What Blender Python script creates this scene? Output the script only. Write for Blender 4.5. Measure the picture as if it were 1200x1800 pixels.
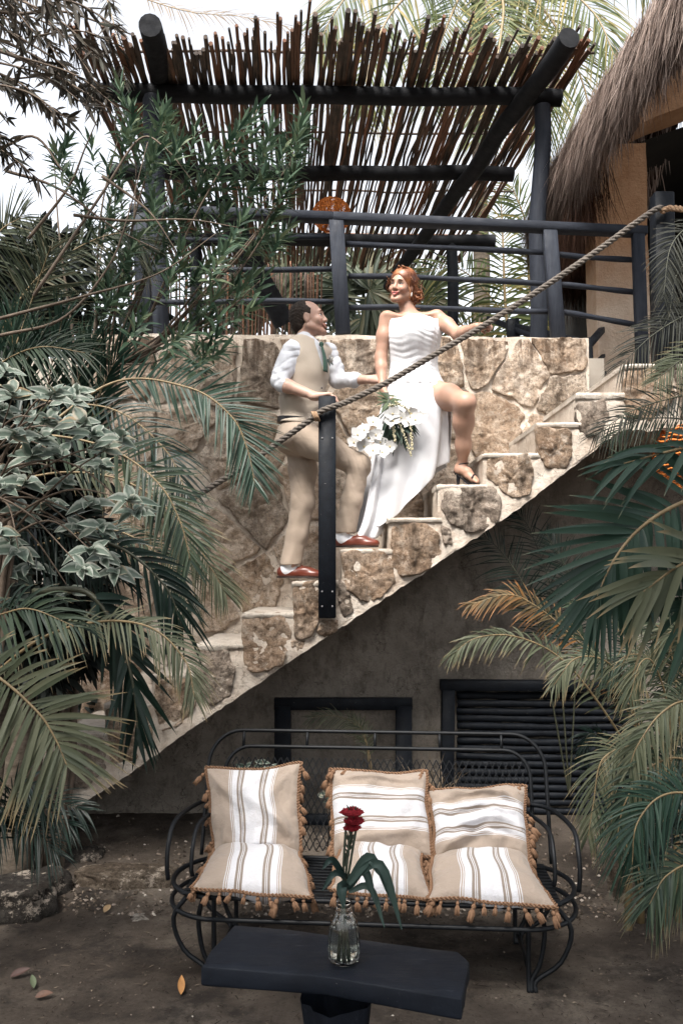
import bpy, math, random
import numpy as np
from mathutils import Vector, Matrix, noise as mnoise

for o in list(bpy.data.objects): bpy.data.objects.remove(o)
random.seed(7); RNG = np.random.default_rng(7)
SC = bpy.context.scene; COL = SC.collection

# ------------------------------------------------------------ camera
FP = 1530.0; CAMH = 1.85; TH = math.atan(100/FP)
cam = bpy.data.cameras.new('camera'); co = bpy.data.objects.new('camera', cam); COL.objects.link(co)
co.location = (0, 0, CAMH); co.rotation_euler = (math.pi/2 + TH, 0, 0)
cam.sensor_fit = 'VERTICAL'; cam.sensor_height = 36; cam.lens = FP/1800*36
cam.clip_start = .05; cam.clip_end = 3000
SC.camera = co
# ------------------------------------------------------------ light: bright overcast
w = bpy.data.worlds.new('World'); SC.world = w; w.use_nodes = True
nt = w.node_tree; nt.nodes.clear()
SUN_EL, SUN_ROT = math.radians(56), math.radians(200)
sky = nt.nodes.new('ShaderNodeTexSky'); sky.sky_type = 'NISHITA'; sky.sun_disc = False
sky.sun_elevation = SUN_EL; sky.sun_rotation = SUN_ROT; sky.dust_density = 3; sky.air_density = 1.0; sky.ozone_density = 1
hs = nt.nodes.new('ShaderNodeHueSaturation'); hs.inputs['Saturation'].default_value = .22; hs.inputs['Value'].default_value = 1.0
bg = nt.nodes.new('ShaderNodeBackground'); bg.inputs['Strength'].default_value = .135
wo = nt.nodes.new('ShaderNodeOutputWorld')
nt.links.new(sky.outputs[0], hs.inputs['Color']); nt.links.new(hs.outputs[0], bg.inputs[0]); nt.links.new(bg.outputs[0], wo.inputs[0])
sl = bpy.data.lights.new('sun', 'SUN'); sl.energy = 2.9; sl.angle = math.radians(26); sl.color = (1, .95, .88)
so = bpy.data.objects.new('sun', sl); COL.objects.link(so)
# direction to the sun: azimuth measured clockwise from +Y (sky texture convention)
sd = Vector((math.sin(SUN_ROT)*math.cos(SUN_EL), math.cos(SUN_ROT)*math.cos(SUN_EL), math.sin(SUN_EL)))
so.rotation_euler = sd.to_track_quat('Z', 'Y').to_euler(); so.location = sd*30
vs = SC.view_settings; SC.display_settings.display_device = 'sRGB'
vs.view_transform = 'Standard'; vs.look = 'None'; vs.gamma = 1; vs.use_curve_mapping = False
vs.exposure = 1.7

# ------------------------------------------------------------ helpers
def P(px, py, D):
    dx = (px-600)/FP; dz = -(py-900)/FP
    c, s = math.cos(TH), math.sin(TH)
    d = (dx, c-dz*s, s+dz*c); t = D/d[1]
    return Vector((d[0]*t, D, CAMH+d[2]*t))
def PZ(px, py, z):
    a = P(px, py, 1.0); o = Vector((0, 0, CAMH)); d = a-o
    t = (z-CAMH)/d.z
    return o+d*t
def nz(x, y, z, s=1.0): return mnoise.noise(Vector((x*s, y*s, z*s)))

def link(name, data, parent=None):
    o = bpy.data.objects.new(name, data); COL.objects.link(o)
    if parent is not None: o.parent = parent
    return o
ORG = {}
def thing(name, label, cat, loc=(0, 0, 0), group=None):
    o = link(name, None); o.location = loc; o.empty_display_size = .1
    o['label'] = label; o['category'] = cat
    if group: o['group'] = group
    ORG[o] = Vector(loc); return o
def org(p):
    while p is not None and p not in ORG: p = p.parent
    return ORG[p] if p is not None else Vector((0, 0, 0))
def tag(o, label, cat, group=None):
    o['label'] = label; o['category'] = cat
    if group: o['group'] = group
    return o

def mesh_np(name, V, F, mat=None, parent=None, smooth=True, attrs=None, uv=None):
    """V (n,3), F list of arrays (m,k) or list of tuples; world coordinates"""
    V = np.asarray(V, dtype=np.float32).reshape(-1, 3)
    V = V-np.array(org(parent), dtype=np.float32)
    me = bpy.data.meshes.new(name)
    if isinstance(F, np.ndarray): F = [F]
    if len(F) and isinstance(F[0], np.ndarray):
        loops = np.concatenate([f.reshape(-1) for f in F]).astype(np.int32)
        tot = np.concatenate([np.full(len(f), f.shape[1], np.int32) for f in F])
    else:
        loops = np.array([i for f in F for i in f], np.int32); tot = np.array([len(f) for f in F], np.int32)
    start = np.concatenate([[0], np.cumsum(tot)[:-1]]).astype(np.int32)
    me.vertices.add(len(V)); me.vertices.foreach_set('co', V.reshape(-1))
    me.loops.add(len(loops)); me.loops.foreach_set('vertex_index', loops)
    me.polygons.add(len(tot)); me.polygons.foreach_set('loop_start', start); me.polygons.foreach_set('loop_total', tot)
    me.polygons.foreach_set('use_smooth', np.full(len(tot), smooth, bool))
    if attrs:
        for k, a in attrs.items():
            a = np.asarray(a, np.float32)
            if a.ndim == 1:
                at = me.attributes.new(k, 'FLOAT', 'POINT'); at.data.foreach_set('value', a)
            else:
                at = me.attributes.new(k, 'FLOAT_COLOR', 'POINT')
                at.data.foreach_set('color', np.concatenate([a, np.ones((len(a), 1), np.float32)], 1).reshape(-1))
    if uv is not None:
        l = me.uv_layers.new(name='UVMap'); l.data.foreach_set('uv', np.asarray(uv, np.float32)[loops].reshape(-1))
    if mat is not None: me.materials.append(mat)
    me.update(); me.validate()
    return link(name, me, parent)

class MB:
    def __init__(s): s.v = []; s.f = []
    def add(s, vs, fs):
        n = len(s.v); s.v += [tuple(v) for v in vs]; s.f += [tuple(i+n for i in f) for f in fs]; return s
    def tube(s, pts, r, seg=8, cap=True, flat=1.0, up=None):
        pts = [Vector(p) for p in pts]; n = len(pts)
        if not hasattr(r, '__len__'): r = [r]*n
        vs = []; fs = []; prev = None
        for i, p in enumerate(pts):
            t = (pts[min(i+1, n-1)]-pts[max(i-1, 0)])
            t = t.normalized() if t.length > 1e-9 else Vector((0, 0, 1))
            if prev is None:
                a = Vector(up) if up is not None else (Vector((0, 0, 1)) if abs(t.z) < .9 else Vector((1, 0, 0)))
                u = (a-t*a.dot(t)).normalized()
            else: u = (prev-t*prev.dot(t)).normalized()
            prev = u; b = t.cross(u)
            for k in range(seg):
                an = 2*math.pi*k/seg
                vs.append(p+(u*math.cos(an)*flat+b*math.sin(an))*r[i])
        for i in range(n-1):
            for k in range(seg):
                k2 = (k+1) % seg
                fs.append((i*seg+k, i*seg+k2, (i+1)*seg+k2, (i+1)*seg+k))
        if cap:
            fs.append(tuple(range(seg))[::-1]); fs.append(tuple((n-1)*seg+k for k in range(seg)))
        return s.add(vs, fs)
    def beam(s, a, b, w, h, up=(0, 0, 1), bev=.004):
        """rectangular bar from a to b, width w (side), height h (up), chamfered"""
        a, b = Vector(a), Vector(b); t = (b-a).normalized(); up = Vector(up)
        u = (up-t*up.dot(t)).normalized(); sd = t.cross(u)
        prof = [(-w/2+bev, -h/2), (w/2-bev, -h/2), (w/2, -h/2+bev), (w/2, h/2-bev), (w/2-bev, h/2), (-w/2+bev, h/2), (-w/2, h/2-bev), (-w/2, -h/2+bev)]
        L = (b-a).length; st = [0, bev/L, 1-bev/L, 1]; vs = []; fs = []
        for q, tt in enumerate(st):
            sc = 1 if q in (1, 2) else None
            for x, y in prof:
                if sc is None: x *= 1-2*bev/w; y *= 1-2*bev/h
                vs.append(a+(b-a)*tt+sd*x+u*y)
        for i in range(3):
            for k in range(8): fs.append((i*8+k, i*8+(k+1) % 8, (i+1)*8+(k+1) % 8, (i+1)*8+k))
        fs.append(tuple(range(8))[::-1]); fs.append(tuple(24+k for k in range(8)))
        return s.add(vs, fs)
    def box(s, lo, hi):
        x0, y0, z0 = lo; x1, y1, z1 = hi
        return s.add([(x0, y0, z0), (x1, y0, z0), (x1, y1, z0), (x0, y1, z0), (x0, y0, z1), (x1, y0, z1), (x1, y1, z1), (x0, y1, z1)],
                     [(0, 3, 2, 1), (4, 5, 6, 7), (0, 1, 5, 4), (1, 2, 6, 5), (2, 3, 7, 6), (3, 0, 4, 7)])
    def grid(s, fn, nu, nv, flip=False):
        vs = [fn(i/nu, j/nv) for j in range(nv+1) for i in range(nu+1)]
        fs = []
        for j in range(nv):
            for i in range(nu):
                a = j*(nu+1)+i; q = (a, a+1, a+nu+2, a+nu+1)
                fs.append(q[::-1] if flip else q)
        return s.add(vs, fs)
    def lathe(s, prof, c, seg=32, mod=None):
        c = Vector(c); vs = []
        for i, (r, z) in enumerate(prof):
            for k in range(seg):
                an = 2*math.pi*k/seg; rr = r*(mod(i, k) if mod else 1)
                vs.append(c+Vector((rr*math.cos(an), rr*math.sin(an), z)))
        n = len(prof); fs = []
        for i in range(n-1):
            for k in range(seg): fs.append((i*seg+k, i*seg+(k+1) % seg, (i+1)*seg+(k+1) % seg, (i+1)*seg+k))
        return s.add(vs, fs)
    def sphere(s, c, r, seg=12, rings=8, sc=(1, 1, 1)):
        c = Vector(c); vs = []; fs = []
        for i in range(rings+1):
            ph = math.pi*i/rings
            for k in range(seg):
                an = 2*math.pi*k/seg
                vs.append(c+Vector((r*sc[0]*math.sin(ph)*math.cos(an), r*sc[1]*math.sin(ph)*math.sin(an), r*sc[2]*math.cos(ph))))
        for i in range(rings):
            for k in range(seg): fs.append((i*seg+k, (i+1)*seg+k, (i+1)*seg+(k+1) % seg, i*seg+(k+1) % seg))
        return s.add(vs, fs)
    def build(s, name, mat=None, parent=None, smooth=True, **kw):
        o = mesh_np(name, s.v, s.f, mat, parent, smooth, **kw)
        return o

def sharp(o, deg=40):
    try: o.data.set_sharp_from_angle(angle=math.radians(deg))
    except Exception: pass
    return o
def catmull(pts, n):
    pts = [Vector(p) for p in pts]; q = [pts[0]*2-pts[1]]+pts+[pts[-1]*2-pts[-2]]; out = []
    m = len(pts)-1
    for i in range(n+1):
        t = i/n*m; k = min(int(t), m-1); u = t-k
        a, b, c, d = q[k], q[k+1], q[k+2], q[k+3]
        out.append(.5*((2*b)+(c-a)*u+(2*a-5*b+4*c-d)*u*u+(-a+3*b-3*c+d)*u**3))
    return out

# ------------------------------------------------------------ materials
class NT:
    def __init__(s, name):
        s.m = bpy.data.materials.new(name); s.m.use_nodes = True; s.t = s.m.node_tree; s.n = s.t.nodes; s.n.clear()
        s.out = s.n.new('ShaderNodeOutputMaterial'); s.b = s.n.new('ShaderNodeBsdfPrincipled')
        s.L(s.b.outputs[0], s.out.inputs[0])
        s.tc = s.n.new('ShaderNodeTexCoord'); s.vec = s.tc.outputs['Object']
    def L(s, a, b): s.t.links.new(a, b)
    def noise(s, sc, det=4, rough=.6, vec=None, stretch=None):
        n = s.n.new('ShaderNodeTexNoise'); n.inputs['Scale'].default_value = sc; n.inputs['Detail'].default_value = det; n.inputs['Roughness'].default_value = rough
        v = vec or s.vec
        if stretch:
            mp = s.n.new('ShaderNodeMapping'); mp.inputs['Scale'].default_value = stretch; s.L(v, mp.inputs[0]); v = mp.outputs[0]
        s.L(v, n.inputs['Vector']); return n.outputs['Fac']
    def vor(s, sc, feature='F1', out='Distance'):
        n = s.n.new('ShaderNodeTexVoronoi'); n.feature = feature; n.inputs['Scale'].default_value = sc; s.L(s.vec, n.inputs['Vector']); return n.outputs[out]
    def ramp(s, fac, stops, interp='LINEAR'):
        r = s.n.new('ShaderNodeValToRGB'); r.color_ramp.interpolation = interp
        e = r.color_ramp.elements
        while len(e) > 1: e.remove(e[-1])
        for i, (p, c) in enumerate(stops):
            if not hasattr(c, '__len__'): c = (c, c, c)
            if i == 0: e[0].position = p; e[0].color = (*c, 1)
            else: x = e.new(p); x.color = (*c, 1)
        s.L(fac, r.inputs[0]); return r.outputs[0]
    def mix(s, fac, a, b, mode='MIX'):
        m = s.n.new('ShaderNodeMix'); m.data_type = 'RGBA'; m.blend_type = mode
        for sock, v in ((m.inputs[0], fac), (m.inputs[6], a), (m.inputs[7], b)):
            if isinstance(v, bpy.types.NodeSocket): s.L(v, sock)
            elif hasattr(v, '__len__'): sock.default_value = (*v, 1)
            else: sock.default_value = v
        return m.outputs[2]
    def math(s, op, a, b=0.0):
        m = s.n.new('ShaderNodeMath'); m.operation = op
        for sock, v in ((m.inputs[0], a), (m.inputs[1], b)):
            if isinstance(v, bpy.types.NodeSocket): s.L(v, sock)
            else: sock.default_value = v
        return m.outputs[0]
    def attr(s, name):
        a = s.n.new('ShaderNodeAttribute'); a.attribute_name = name; return a
    def rnd(s): return s.n.new('ShaderNodeObjectInfo').outputs['Random']
    def bump(s, h, strength=.5, dist=.01, prev=None):
        b = s.n.new('ShaderNodeBump'); b.inputs['Strength'].default_value = strength; b.inputs['Distance'].default_value = dist
        s.L(h, b.inputs['Height'])
        if prev is not None: s.L(prev, b.inputs['Normal'])
        s.L(b.outputs[0], s.b.inputs['Normal']); return b.outputs[0]
    def col(s, c):
        if isinstance(c, bpy.types.NodeSocket): s.L(c, s.b.inputs['Base Color'])
        else: s.b.inputs['Base Color'].default_value = (*c, 1)
    def rough(s, v, spec=.5):
        if isinstance(v, bpy.types.NodeSocket): s.L(v, s.b.inputs['Roughness'])
        else: s.b.inputs['Roughness'].default_value = v
        s.b.inputs['Specular IOR Level'].default_value = spec

def m_simple(name, c1, c2, sc=8, rough=.6, bsc=60, bstr=.3, bdist=.003, spec=.4, stretch=None, c3=None):
    t = NT(name); n = t.noise(sc, 5, .65, stretch=stretch)
    stops = [(.3, c1), (.7, c2)]
    c = t.ramp(n, stops)
    if c3 is not None:
        c = t.mix(t.ramp(t.noise(sc*5, 4, .7, stretch=stretch), [(.60, 0), (.68, 1)]), c, c3)
    t.col(c); t.rough(rough, spec)
    if bstr: t.bump(t.noise(bsc, 5, .7, stretch=stretch), bstr, bdist)
    return t.m

def m_stone(name, dark, mid, light, dirt=.5, coping=None):
    t = NT(name)
    n1 = t.noise(5, 6, .7); n2 = t.noise(38, 6, .75); n3 = t.noise(130, 4, .8)
    c = t.ramp(n1, [(.32, dark), (.48, mid), (.68, light)])
    c = t.mix(t.ramp(n2, [(.36, .95), (.52, 0)]), c, tuple(x*.28 for x in mid))
    c = t.mix(t.ramp(n3, [(.38, .7), (.5, 0)]), c, tuple(x*.35 for x in mid))
    c = t.mix(t.ramp(t.noise(22, 6, .8), [(.52, 0), (.62, .8)]), c, tuple(min(1, x*1.1) for x in light))
    c = t.mix(t.ramp(t.noise(7.5, 7, .8), [(.56, 0), (.61, .85)]), c, (.62, .53, .44))
    c = t.mix(t.math('MULTIPLY', t.rnd(), .7), c, t.mix(.5, c, dark))
    # old weather stains running down
    st = t.noise(3.2, 5, .7, stretch=(2.6, 2.6, .6))
    c = t.mix(t.math('MULTIPLY', t.ramp(st, [(.52, 0), (.66, 1)]), dirt), c, (.035, .026, .02))
    if coping is not None:
        sp = t.n.new('ShaderNodeSeparateXYZ'); t.L(t.vec, sp.inputs[0]); mr = t.n.new('ShaderNodeMapRange'); mr.inputs['From Min'].default_value = coping-.55; mr.inputs['From Max'].default_value = coping-.02; t.L(sp.outputs['Z'], mr.inputs[0])
        stn = t.ramp(t.noise(9, 5, .7, stretch=(1.6, 1.6, .25)), [(.44, 0), (.56, 1)])
        c = t.mix(t.math('MULTIPLY', t.math('MULTIPLY', mr.outputs[0], stn), .85), c, (.06, .034, .02))
    t.col(c); t.rough(.93, .15)
    b = t.bump(n2, 1.0, .035); t.bump(n3, .9, .010, b)
    return t.m
M = {}
ZTOPW = 3.60
M['wstone'] = m_stone('wall_rubble_stone', (.27, .175, .115), (.54, .405, .295), (.72, .61, .50), .4, ZTOPW)
M['wstone_grey'] = m_stone('wall_grey_stone', (.22, .165, .125), (.44, .35, .27), (.66, .57, .48), .5, ZTOPW)
M['wstone_pale'] = m_stone('wall_pale_stone', (.44, .31, .22), (.62, .49, .38), (.76, .66, .56), .2, ZTOPW)
M['stone'] = m_stone('rubble_stone', (.22, .14, .09), (.44, .315, .22), (.66, .53, .42), .6)
M['stone_grey'] = m_stone('grey_rubble_stone', (.18, .14, .11), (.37, .295, .235), (.60, .51, .43), .75)
M['stone_pale'] = m_stone('pale_rubble_stone', (.40, .28, .19), (.56, .43, .32), (.70, .60, .50), .2)
def m_mortar(name, a, b, stain, dirt):
    t = NT(name)
    c = t.ramp(t.noise(4.5, 6, .7), [(.3, a), (.7, b)])
    c = t.mix(t.ramp(t.noise(50, 5, .8), [(.56, 0), (.72, .6)]), c, tuple(x*.55 for x in a))
    c = t.mix(t.ramp(t.noise(9, 6, .75, stretch=(1, 1, .55)), [(.5, 0), (.68, dirt)]), c, stain)
    # fine shrinkage cracks
    cr = t.n.new('ShaderNodeTexVoronoi'); cr.feature = 'DISTANCE_TO_EDGE'; cr.inputs['Scale'].default_value = 4.2
    mpn = t.n.new('ShaderNodeTexNoise'); mpn.inputs['Scale'].default_value = 6; mpn.inputs['Detail'].default_value = 5; t.L(t.vec, mpn.inputs['Vector'])
    vm = t.n.new('ShaderNodeVectorMath'); vm.operation = 'MULTIPLY_ADD'; vm.inputs[1].default_value = (.5, .5, .5); t.L(mpn.outputs['Color'], vm.inputs[0]); t.L(t.vec, vm.inputs[2])
    t.L(vm.outputs[0], cr.inputs['Vector'])
    ck = t.ramp(cr.outputs['Distance'], [(0, 1), (.014, 0)])
    ck = t.math('MULTIPLY', ck, t.ramp(t.noise(2.2, 2, .5), [(.45, 0), (.55, 1)]))
    c = t.mix(t.math('MULTIPLY', ck, .7), c, tuple(x*.3 for x in stain))
    t.col(c); t.rough(.95, .1)
    b1 = t.bump(t.noise(16, 8, .8), 1.0, .035); t.bump(t.noise(120, 4, .8), .6, .006, b1)
    return t.m
M['mortar'] = m_mortar('lime_mortar', (.60, .50, .41), (.78, .70, .61), (.36, .24, .16), .55)
M['cap'] = m_mortar('tread_mortar', (.58, .50, .42), (.74, .68, .60), (.30, .22, .16), .55)
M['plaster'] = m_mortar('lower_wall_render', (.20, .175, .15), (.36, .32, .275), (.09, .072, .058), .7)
M['adobe'] = m_simple('adobe', (.36, .16, .07), (.50, .26, .13), 3, .95, 30, .8, .02, .1, c3=(.30, .14, .07))
def m_adobe():
    t = NT('adobe_column')
    sp = t.n.new('ShaderNodeSeparateXYZ'); t.L(t.vec, sp.inputs[0])
    top = t.ramp(t.noise(4, 6, .7), [(.3, (.36, .19, .10)), (.7, (.50, .30, .175))])
    low = t.ramp(t.noise(5, 6, .7), [(.3, (.50, .36, .26)), (.7, (.66, .54, .43))])
    h = t.math('ADD', sp.outputs['Z'], t.math('MULTIPLY', t.noise(3, 4, .6), .7))
    mr = t.n.new('ShaderNodeMapRange'); mr.inputs['From Min'].default_value = .75; mr.inputs['From Max'].default_value = 1.45; t.L(h, mr.inputs[0])
    t.col(t.mix(mr.outputs[0], low, top)); t.rough(.95, .1)
    t.bump(t.noise(22, 7, .75), .9, .03); return t.m
M['adobe_col'] = m_adobe()
def m_blackwood(name='black_painted_wood', base=(.0022, .0032, .0055), hi=(.006, .0085, .013), chip=.5, grain=(3, 3, 3), rough=.5):
    t = NT(name)
    c = t.ramp(t.noise(6, 5, .7, stretch=grain), [(.3, base), (.7, hi)])
    c = t.mix(t.ramp(t.noise(55, 6, .75), [(.66, 0), (.70, chip)]), c, (.30, .28, .26))
    t.col(c); t.rough(t.ramp(t.noise(12, 4, .6), [(.3, rough), (.7, rough+.25)]), .2)
    t.bump(t.noise(18, 6, .7, stretch=grain), .35, .006); return t.m
M['black'] = m_blackwood()
M['blackgrain'] = m_blackwood('black_stained_rail', (.010, .012, .018), (.024, .028, .038), .15, (1, 6, 6), .6)
M['blackpost'] = m_blackwood('black_stained_post', (.012, .014, .021), (.028, .033, .044), .2, (6, 6, .7), .6)
M['blacklog'] = m_blackwood('charred_log', (.004, .0045, .006), (.012, .013, .016), .05, (1, 4, 4), .65)
def m_stick():
    t = NT('dark_roof_stick')
    c = t.ramp(t.noise(5, 5, .7, stretch=(4, .8, 4)), [(.32, (.020, .017, .015)), (.55, (.070, .053, .043)), (.72, (.16, .100, .066))])
    c = t.mix(t.math('MULTIPLY', t.ramp(t.rnd(), [(.55, 0), (1, .8)]), 1), c, (.20, .09, .05))
    t.col(c); t.rough(.75, .3); t.bump(t.noise(40, 5, .7, stretch=(3, .6, 3)), .6, .006); return t.m
M['stick'] = m_stick()
M['stickend'] = m_simple('sawn_stick_end', (.10, .09, .085), (.20, .18, .17), 20, .8, 80, .3)
M['iron'] = m_simple('black_wrought_iron', (.002, .0028, .004), (.006, .0075, .010), 30, .5, 120, .3, .001, .3)
M['steel'] = m_simple('bolt_steel', (.12, .12, .13), (.2, .2, .2), 30, .4, 60, .1)
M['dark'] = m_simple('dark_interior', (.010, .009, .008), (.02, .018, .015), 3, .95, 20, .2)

# ------------------------------------------------------------ the ground
def m_ground():
    t = NT('sandy_ground')
    c = t.ramp(t.noise(1.1, 7, .65), [(.34, (.050, .040, .033)), (.50, (.115, .094, .077)), (.64, (.235, .198, .162))])
    c = t.mix(t.ramp(t.noise(2.6, 6, .7), [(.50, 0), (.62, .8)]), c, (.035, .030, .027))
    c = t.mix(t.ramp(t.noise(60, 5, .8), [(.54, 0), (.68, .8)]), c, (.045, .037, .031))
    c = t.mix(t.ramp(t.noise(34, 4, .7), [(.68, 0), (.74, .6)]), c, (.28, .24, .20))
    t.col(c); t.rough(.95, .12)
    b = t.bump(t.noise(9, 8, .78), 1.0, .05); t.bump(t.noise(70, 6, .85), 1.0, .010, b); return t.m
M['ground'] = m_ground()
def gz(x, y):
    z = .018*nz(x, y, 3, 1.1)+.008*nz(x, y, 9, 4.5)+.003*nz(x, y, 5, 14)
    z += .10*max(0, min(1, (y-5.0)/1.2))*(1 if y < 6.5 else 1)      # soil rises slightly towards the wall
    return z
mb = MB()
X = [-60, -25, -12, -8, -5]+[-4+i*.05 for i in range(161)]+[5, 8, 12, 25, 60]
Y = [-40, -15, -5, 0, 1.5]+[2.4+i*.05 for i in range(90)]+[7.2, 9, 12, 16, 25, 50, 200]
mb.v = [(x, y, gz(x, y)) for y in Y for x in X]; nx = len(X)
mb.f = [(j*nx+i, j*nx+i+1, (j+1)*nx+i+1, (j+1)*nx+i) for j in range(len(Y)-1) for i in range(nx-1)]
g = mb.build('ground', M['ground']); g['kind'] = 'structure'

# ------------------------------------------------------------ stone shapes
def clip(poly, n, d):
    out = []
    for i in range(len(poly)):
        a, b = poly[i], poly[(i+1) % len(poly)]
        da = a[0]*n[0]+a[1]*n[1]-d; db = b[0]*n[0]+b[1]*n[1]-d
        if da <= 0: out.append(a)
        if (da < 0 < db) or (db < 0 < da):
            t = da/(da-db); out.append((a[0]+(b[0]-a[0])*t, a[1]+(b[1]-a[1])*t))
    return out
def shrink(poly, s):
    area = sum(poly[i][0]*poly[(i+1) % len(poly)][1]-poly[(i+1) % len(poly)][0]*poly[i][1] for i in range(len(poly)))
    if area < 0: poly = poly[::-1]
    q = list(poly)
    for i in range(len(poly)):
        a, b = poly[i], poly[(i+1) % len(poly)]; dx, dy = b[0]-a[0], b[1]-a[1]; l = math.hypot(dx, dy)
        if l < 1e-6: continue
        n = (dy/l, -dx/l); q = clip(q, n, a[0]*n[0]+a[1]*n[1]-s)
        if len(q) < 3: return []
    return q
def stone(name, poly, y, proud, mat, parent, seed, rough=.012, N=48, wob=.12, rings=6, rc=.3):
    N = 48
    """a rough stone set in a wall facing -Y; poly in (x, z)"""
    cx = sum(p[0] for p in poly)/len(poly); cz = sum(p[1] for p in poly)/len(poly)
    ring = []
    n = len(poly)
    for k in range(N):
        an = 2*math.pi*k/N; d = (math.cos(an), math.sin(an)); best = 1e9
        for i in range(n):
            a, b = poly[i], poly[(i+1) % n]; ex, ez = b[0]-a[0], b[1]-a[1]
            den = d[0]*ez-d[1]*ex
            if abs(den) < 1e-9: continue
            t = ((a[0]-cx)*ez-(a[1]-cz)*ex)/den; u = ((a[0]-cx)*d[1]-(a[1]-cz)*d[0])/den
            if t > 0 and -1e-6 <= u <= 1+1e-6: best = min(best, t)
        ring.append(best if best < 1e8 else .05)
    # round the corners a bit
    for _ in range(1): ring = [ring[k]*(1-2*rc*.5)+(ring[k-1]+ring[(k+1) % N])*rc*.5 for k in range(N)]
    vs = []; fs = []
    prof = [(1.01, .02), (1.0, -.45), (.975, -.85), (.92, -1.0), (.80, -1.05), (.66, -1.08), (.52, -1.1), (.38, -1.1), (.24, -1.05), (.1, -1.05)]
    for j, (s, h) in enumerate(prof):
        for k in range(N):
            an = 2*math.pi*k/N
            r = ring[k]*s*(1+s*wob*.8*mnoise.noise(Vector((math.cos(an)*2.2+seed*3.1, math.sin(an)*2.2, seed*1.7)))+s*.07*mnoise.noise(Vector((math.cos(an)*7+seed*3.1, math.sin(an)*7, seed*1.7)))-wob*.15)
            x = cx+r*math.cos(an); z = cz+r*math.sin(an)
            dy = h*proud if h < 0 else .03
            if j >= 1:
                dy += rough*(mnoise.noise(Vector((x*7+seed, z*7, seed)))*1.5+mnoise.noise(Vector((x*20, z*20, seed)))*1.0+mnoise.noise(Vector((x*48, z*48, seed)))*.6)
            vs.append((x, y+dy, z))
    for j in range(len(prof)-1):
        for k in range(N): fs.append((j*N+k, (j+1)*N+k, (j+1)*N+(k+1) % N, j*N+(k+1) % N))
    c = len(vs); vs.append((cx, y-1.02*proud+rough*mnoise.noise(Vector((cx*9+seed, cz*9, seed))), cz))
    for k in range(N): fs.append(((len(prof)-1)*N+k, c, (len(prof)-1)*N+(k+1) % N))
    return mesh_np(name, vs, fs, mat, parent, True)
def voronoi_cells(seeds, bounds):
    x0, x1, z0, z1 = bounds; out = []
    for i, s in enumerate(seeds):
        poly = [(x0, z0), (x1, z0), (x1, z1), (x0, z1)]
        near = sorted(range(len(seeds)), key=lambda j: (seeds[j][0]-s[0])**2+(seeds[j][1]-s[1])**2)[1:14]
        for j in near:
            q = seeds[j]; nx_, nz_ = q[0]-s[0], q[1]-s[1]; mx, mz = (q[0]+s[0])/2, (q[1]+s[1])/2
            poly = clip(poly, (nx_, nz_), mx*nx_+mz*nz_)
            if len(poly) < 3: break
        if len(poly) >= 3: out.append(poly)
    return out

# ------------------------------------------------------------ staircase
DS, DW = 5.5, 6.4                       # front of the flight, face of the wall behind
nose = [(20, 1342), (103, 1288), (186, 1236), (268, 1184), (345, 1132), (428, 1077), (515, 1022), (600, 965), (683, 910), (768, 852), (848, 797), (943, 743), (1012, 691), (1095, 640), (1420, 640)]
NW = [(P(a, b, DS).x, P(a, b, DS).z) for a, b in nose]
soff = [(-140, 1560), (101, 1432), (202, 1374), (337, 1277), (579, 1112), (900, 898), (1090, 752), (1420, 752)]
SW = [(P(a, b, DS).x, P(a, b, DS).z) for a, b in soff]
def soffz(x):
    for i in range(len(SW)-1):
        if x <= SW[i+1][0]: t = (x-SW[i][0])/(SW[i+1][0]-SW[i][0]); return SW[i][1]+(SW[i+1][1]-SW[i][1])*t
    return SW[-1][1]
stairs = thing('stone_staircase', 'rough stone and mortar staircase climbing to the right below the terrace wall', 'staircase', (0, 5.9, 0))
def fy(x, z): return .016*nz(x, z, 2, 4)+.010*nz(x, z, 7, 13)+.006*nz(x, z, 4, 40)
mb = MB()
for i in range(len(NW)-1):
    x0, z0 = NW[i]; x1 = NW[i+1][0]; n = max(4, int((x1-x0)/.022))
    top = z0-.012
    mb.grid(lambda u, v, x0=x0, x1=x1, top=top: (x0+(x1-x0)*u, DS+fy(x0+(x1-x0)*u, soffz(x0+(x1-x0)*u)*(1-v)+top*v), soffz(x0+(x1-x0)*u)*(1-v)+top*v-(.012+.022*abs(nz(x0+(x1-x0)*u, v, 1, 11))+.008*nz(x0+(x1-x0)*u, v, 1, 30))*(1-v)), n, 18)
    mb.grid(lambda u, v, x0=x0, x1=x1, top=top: (x0+(x1-x0)*u, DS+v*(DW+.05-DS), top+.004*nz(u, v, i, 5)), 6, 8)
    zb = NW[i-1][1]-.05 if i else 0
    mb.grid(lambda u, v, x0=x0, top=top, zb=zb: (x0+.012*nz(u*3, v*2, i, 1)+.006*nz(u*20, v*8, i, 1), DS+(1-u)*(DW+.05-DS), zb+(top-zb)*v), 24, 6)
for i in range(len(SW)-1):     # soffit
    a, b = SW[i], SW[i+1]
    mb.grid(lambda u, v: (a[0]+(b[0]-a[0])*u, DS+v*(DW+.05-DS), a[1]+(b[1]-a[1])*u+.008*nz(u*4+i, v*3, 2, 3)*(v > .02)), 20, 10, flip=True)
sf = mb.build('stair_flight', M['mortar'], stairs)
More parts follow.
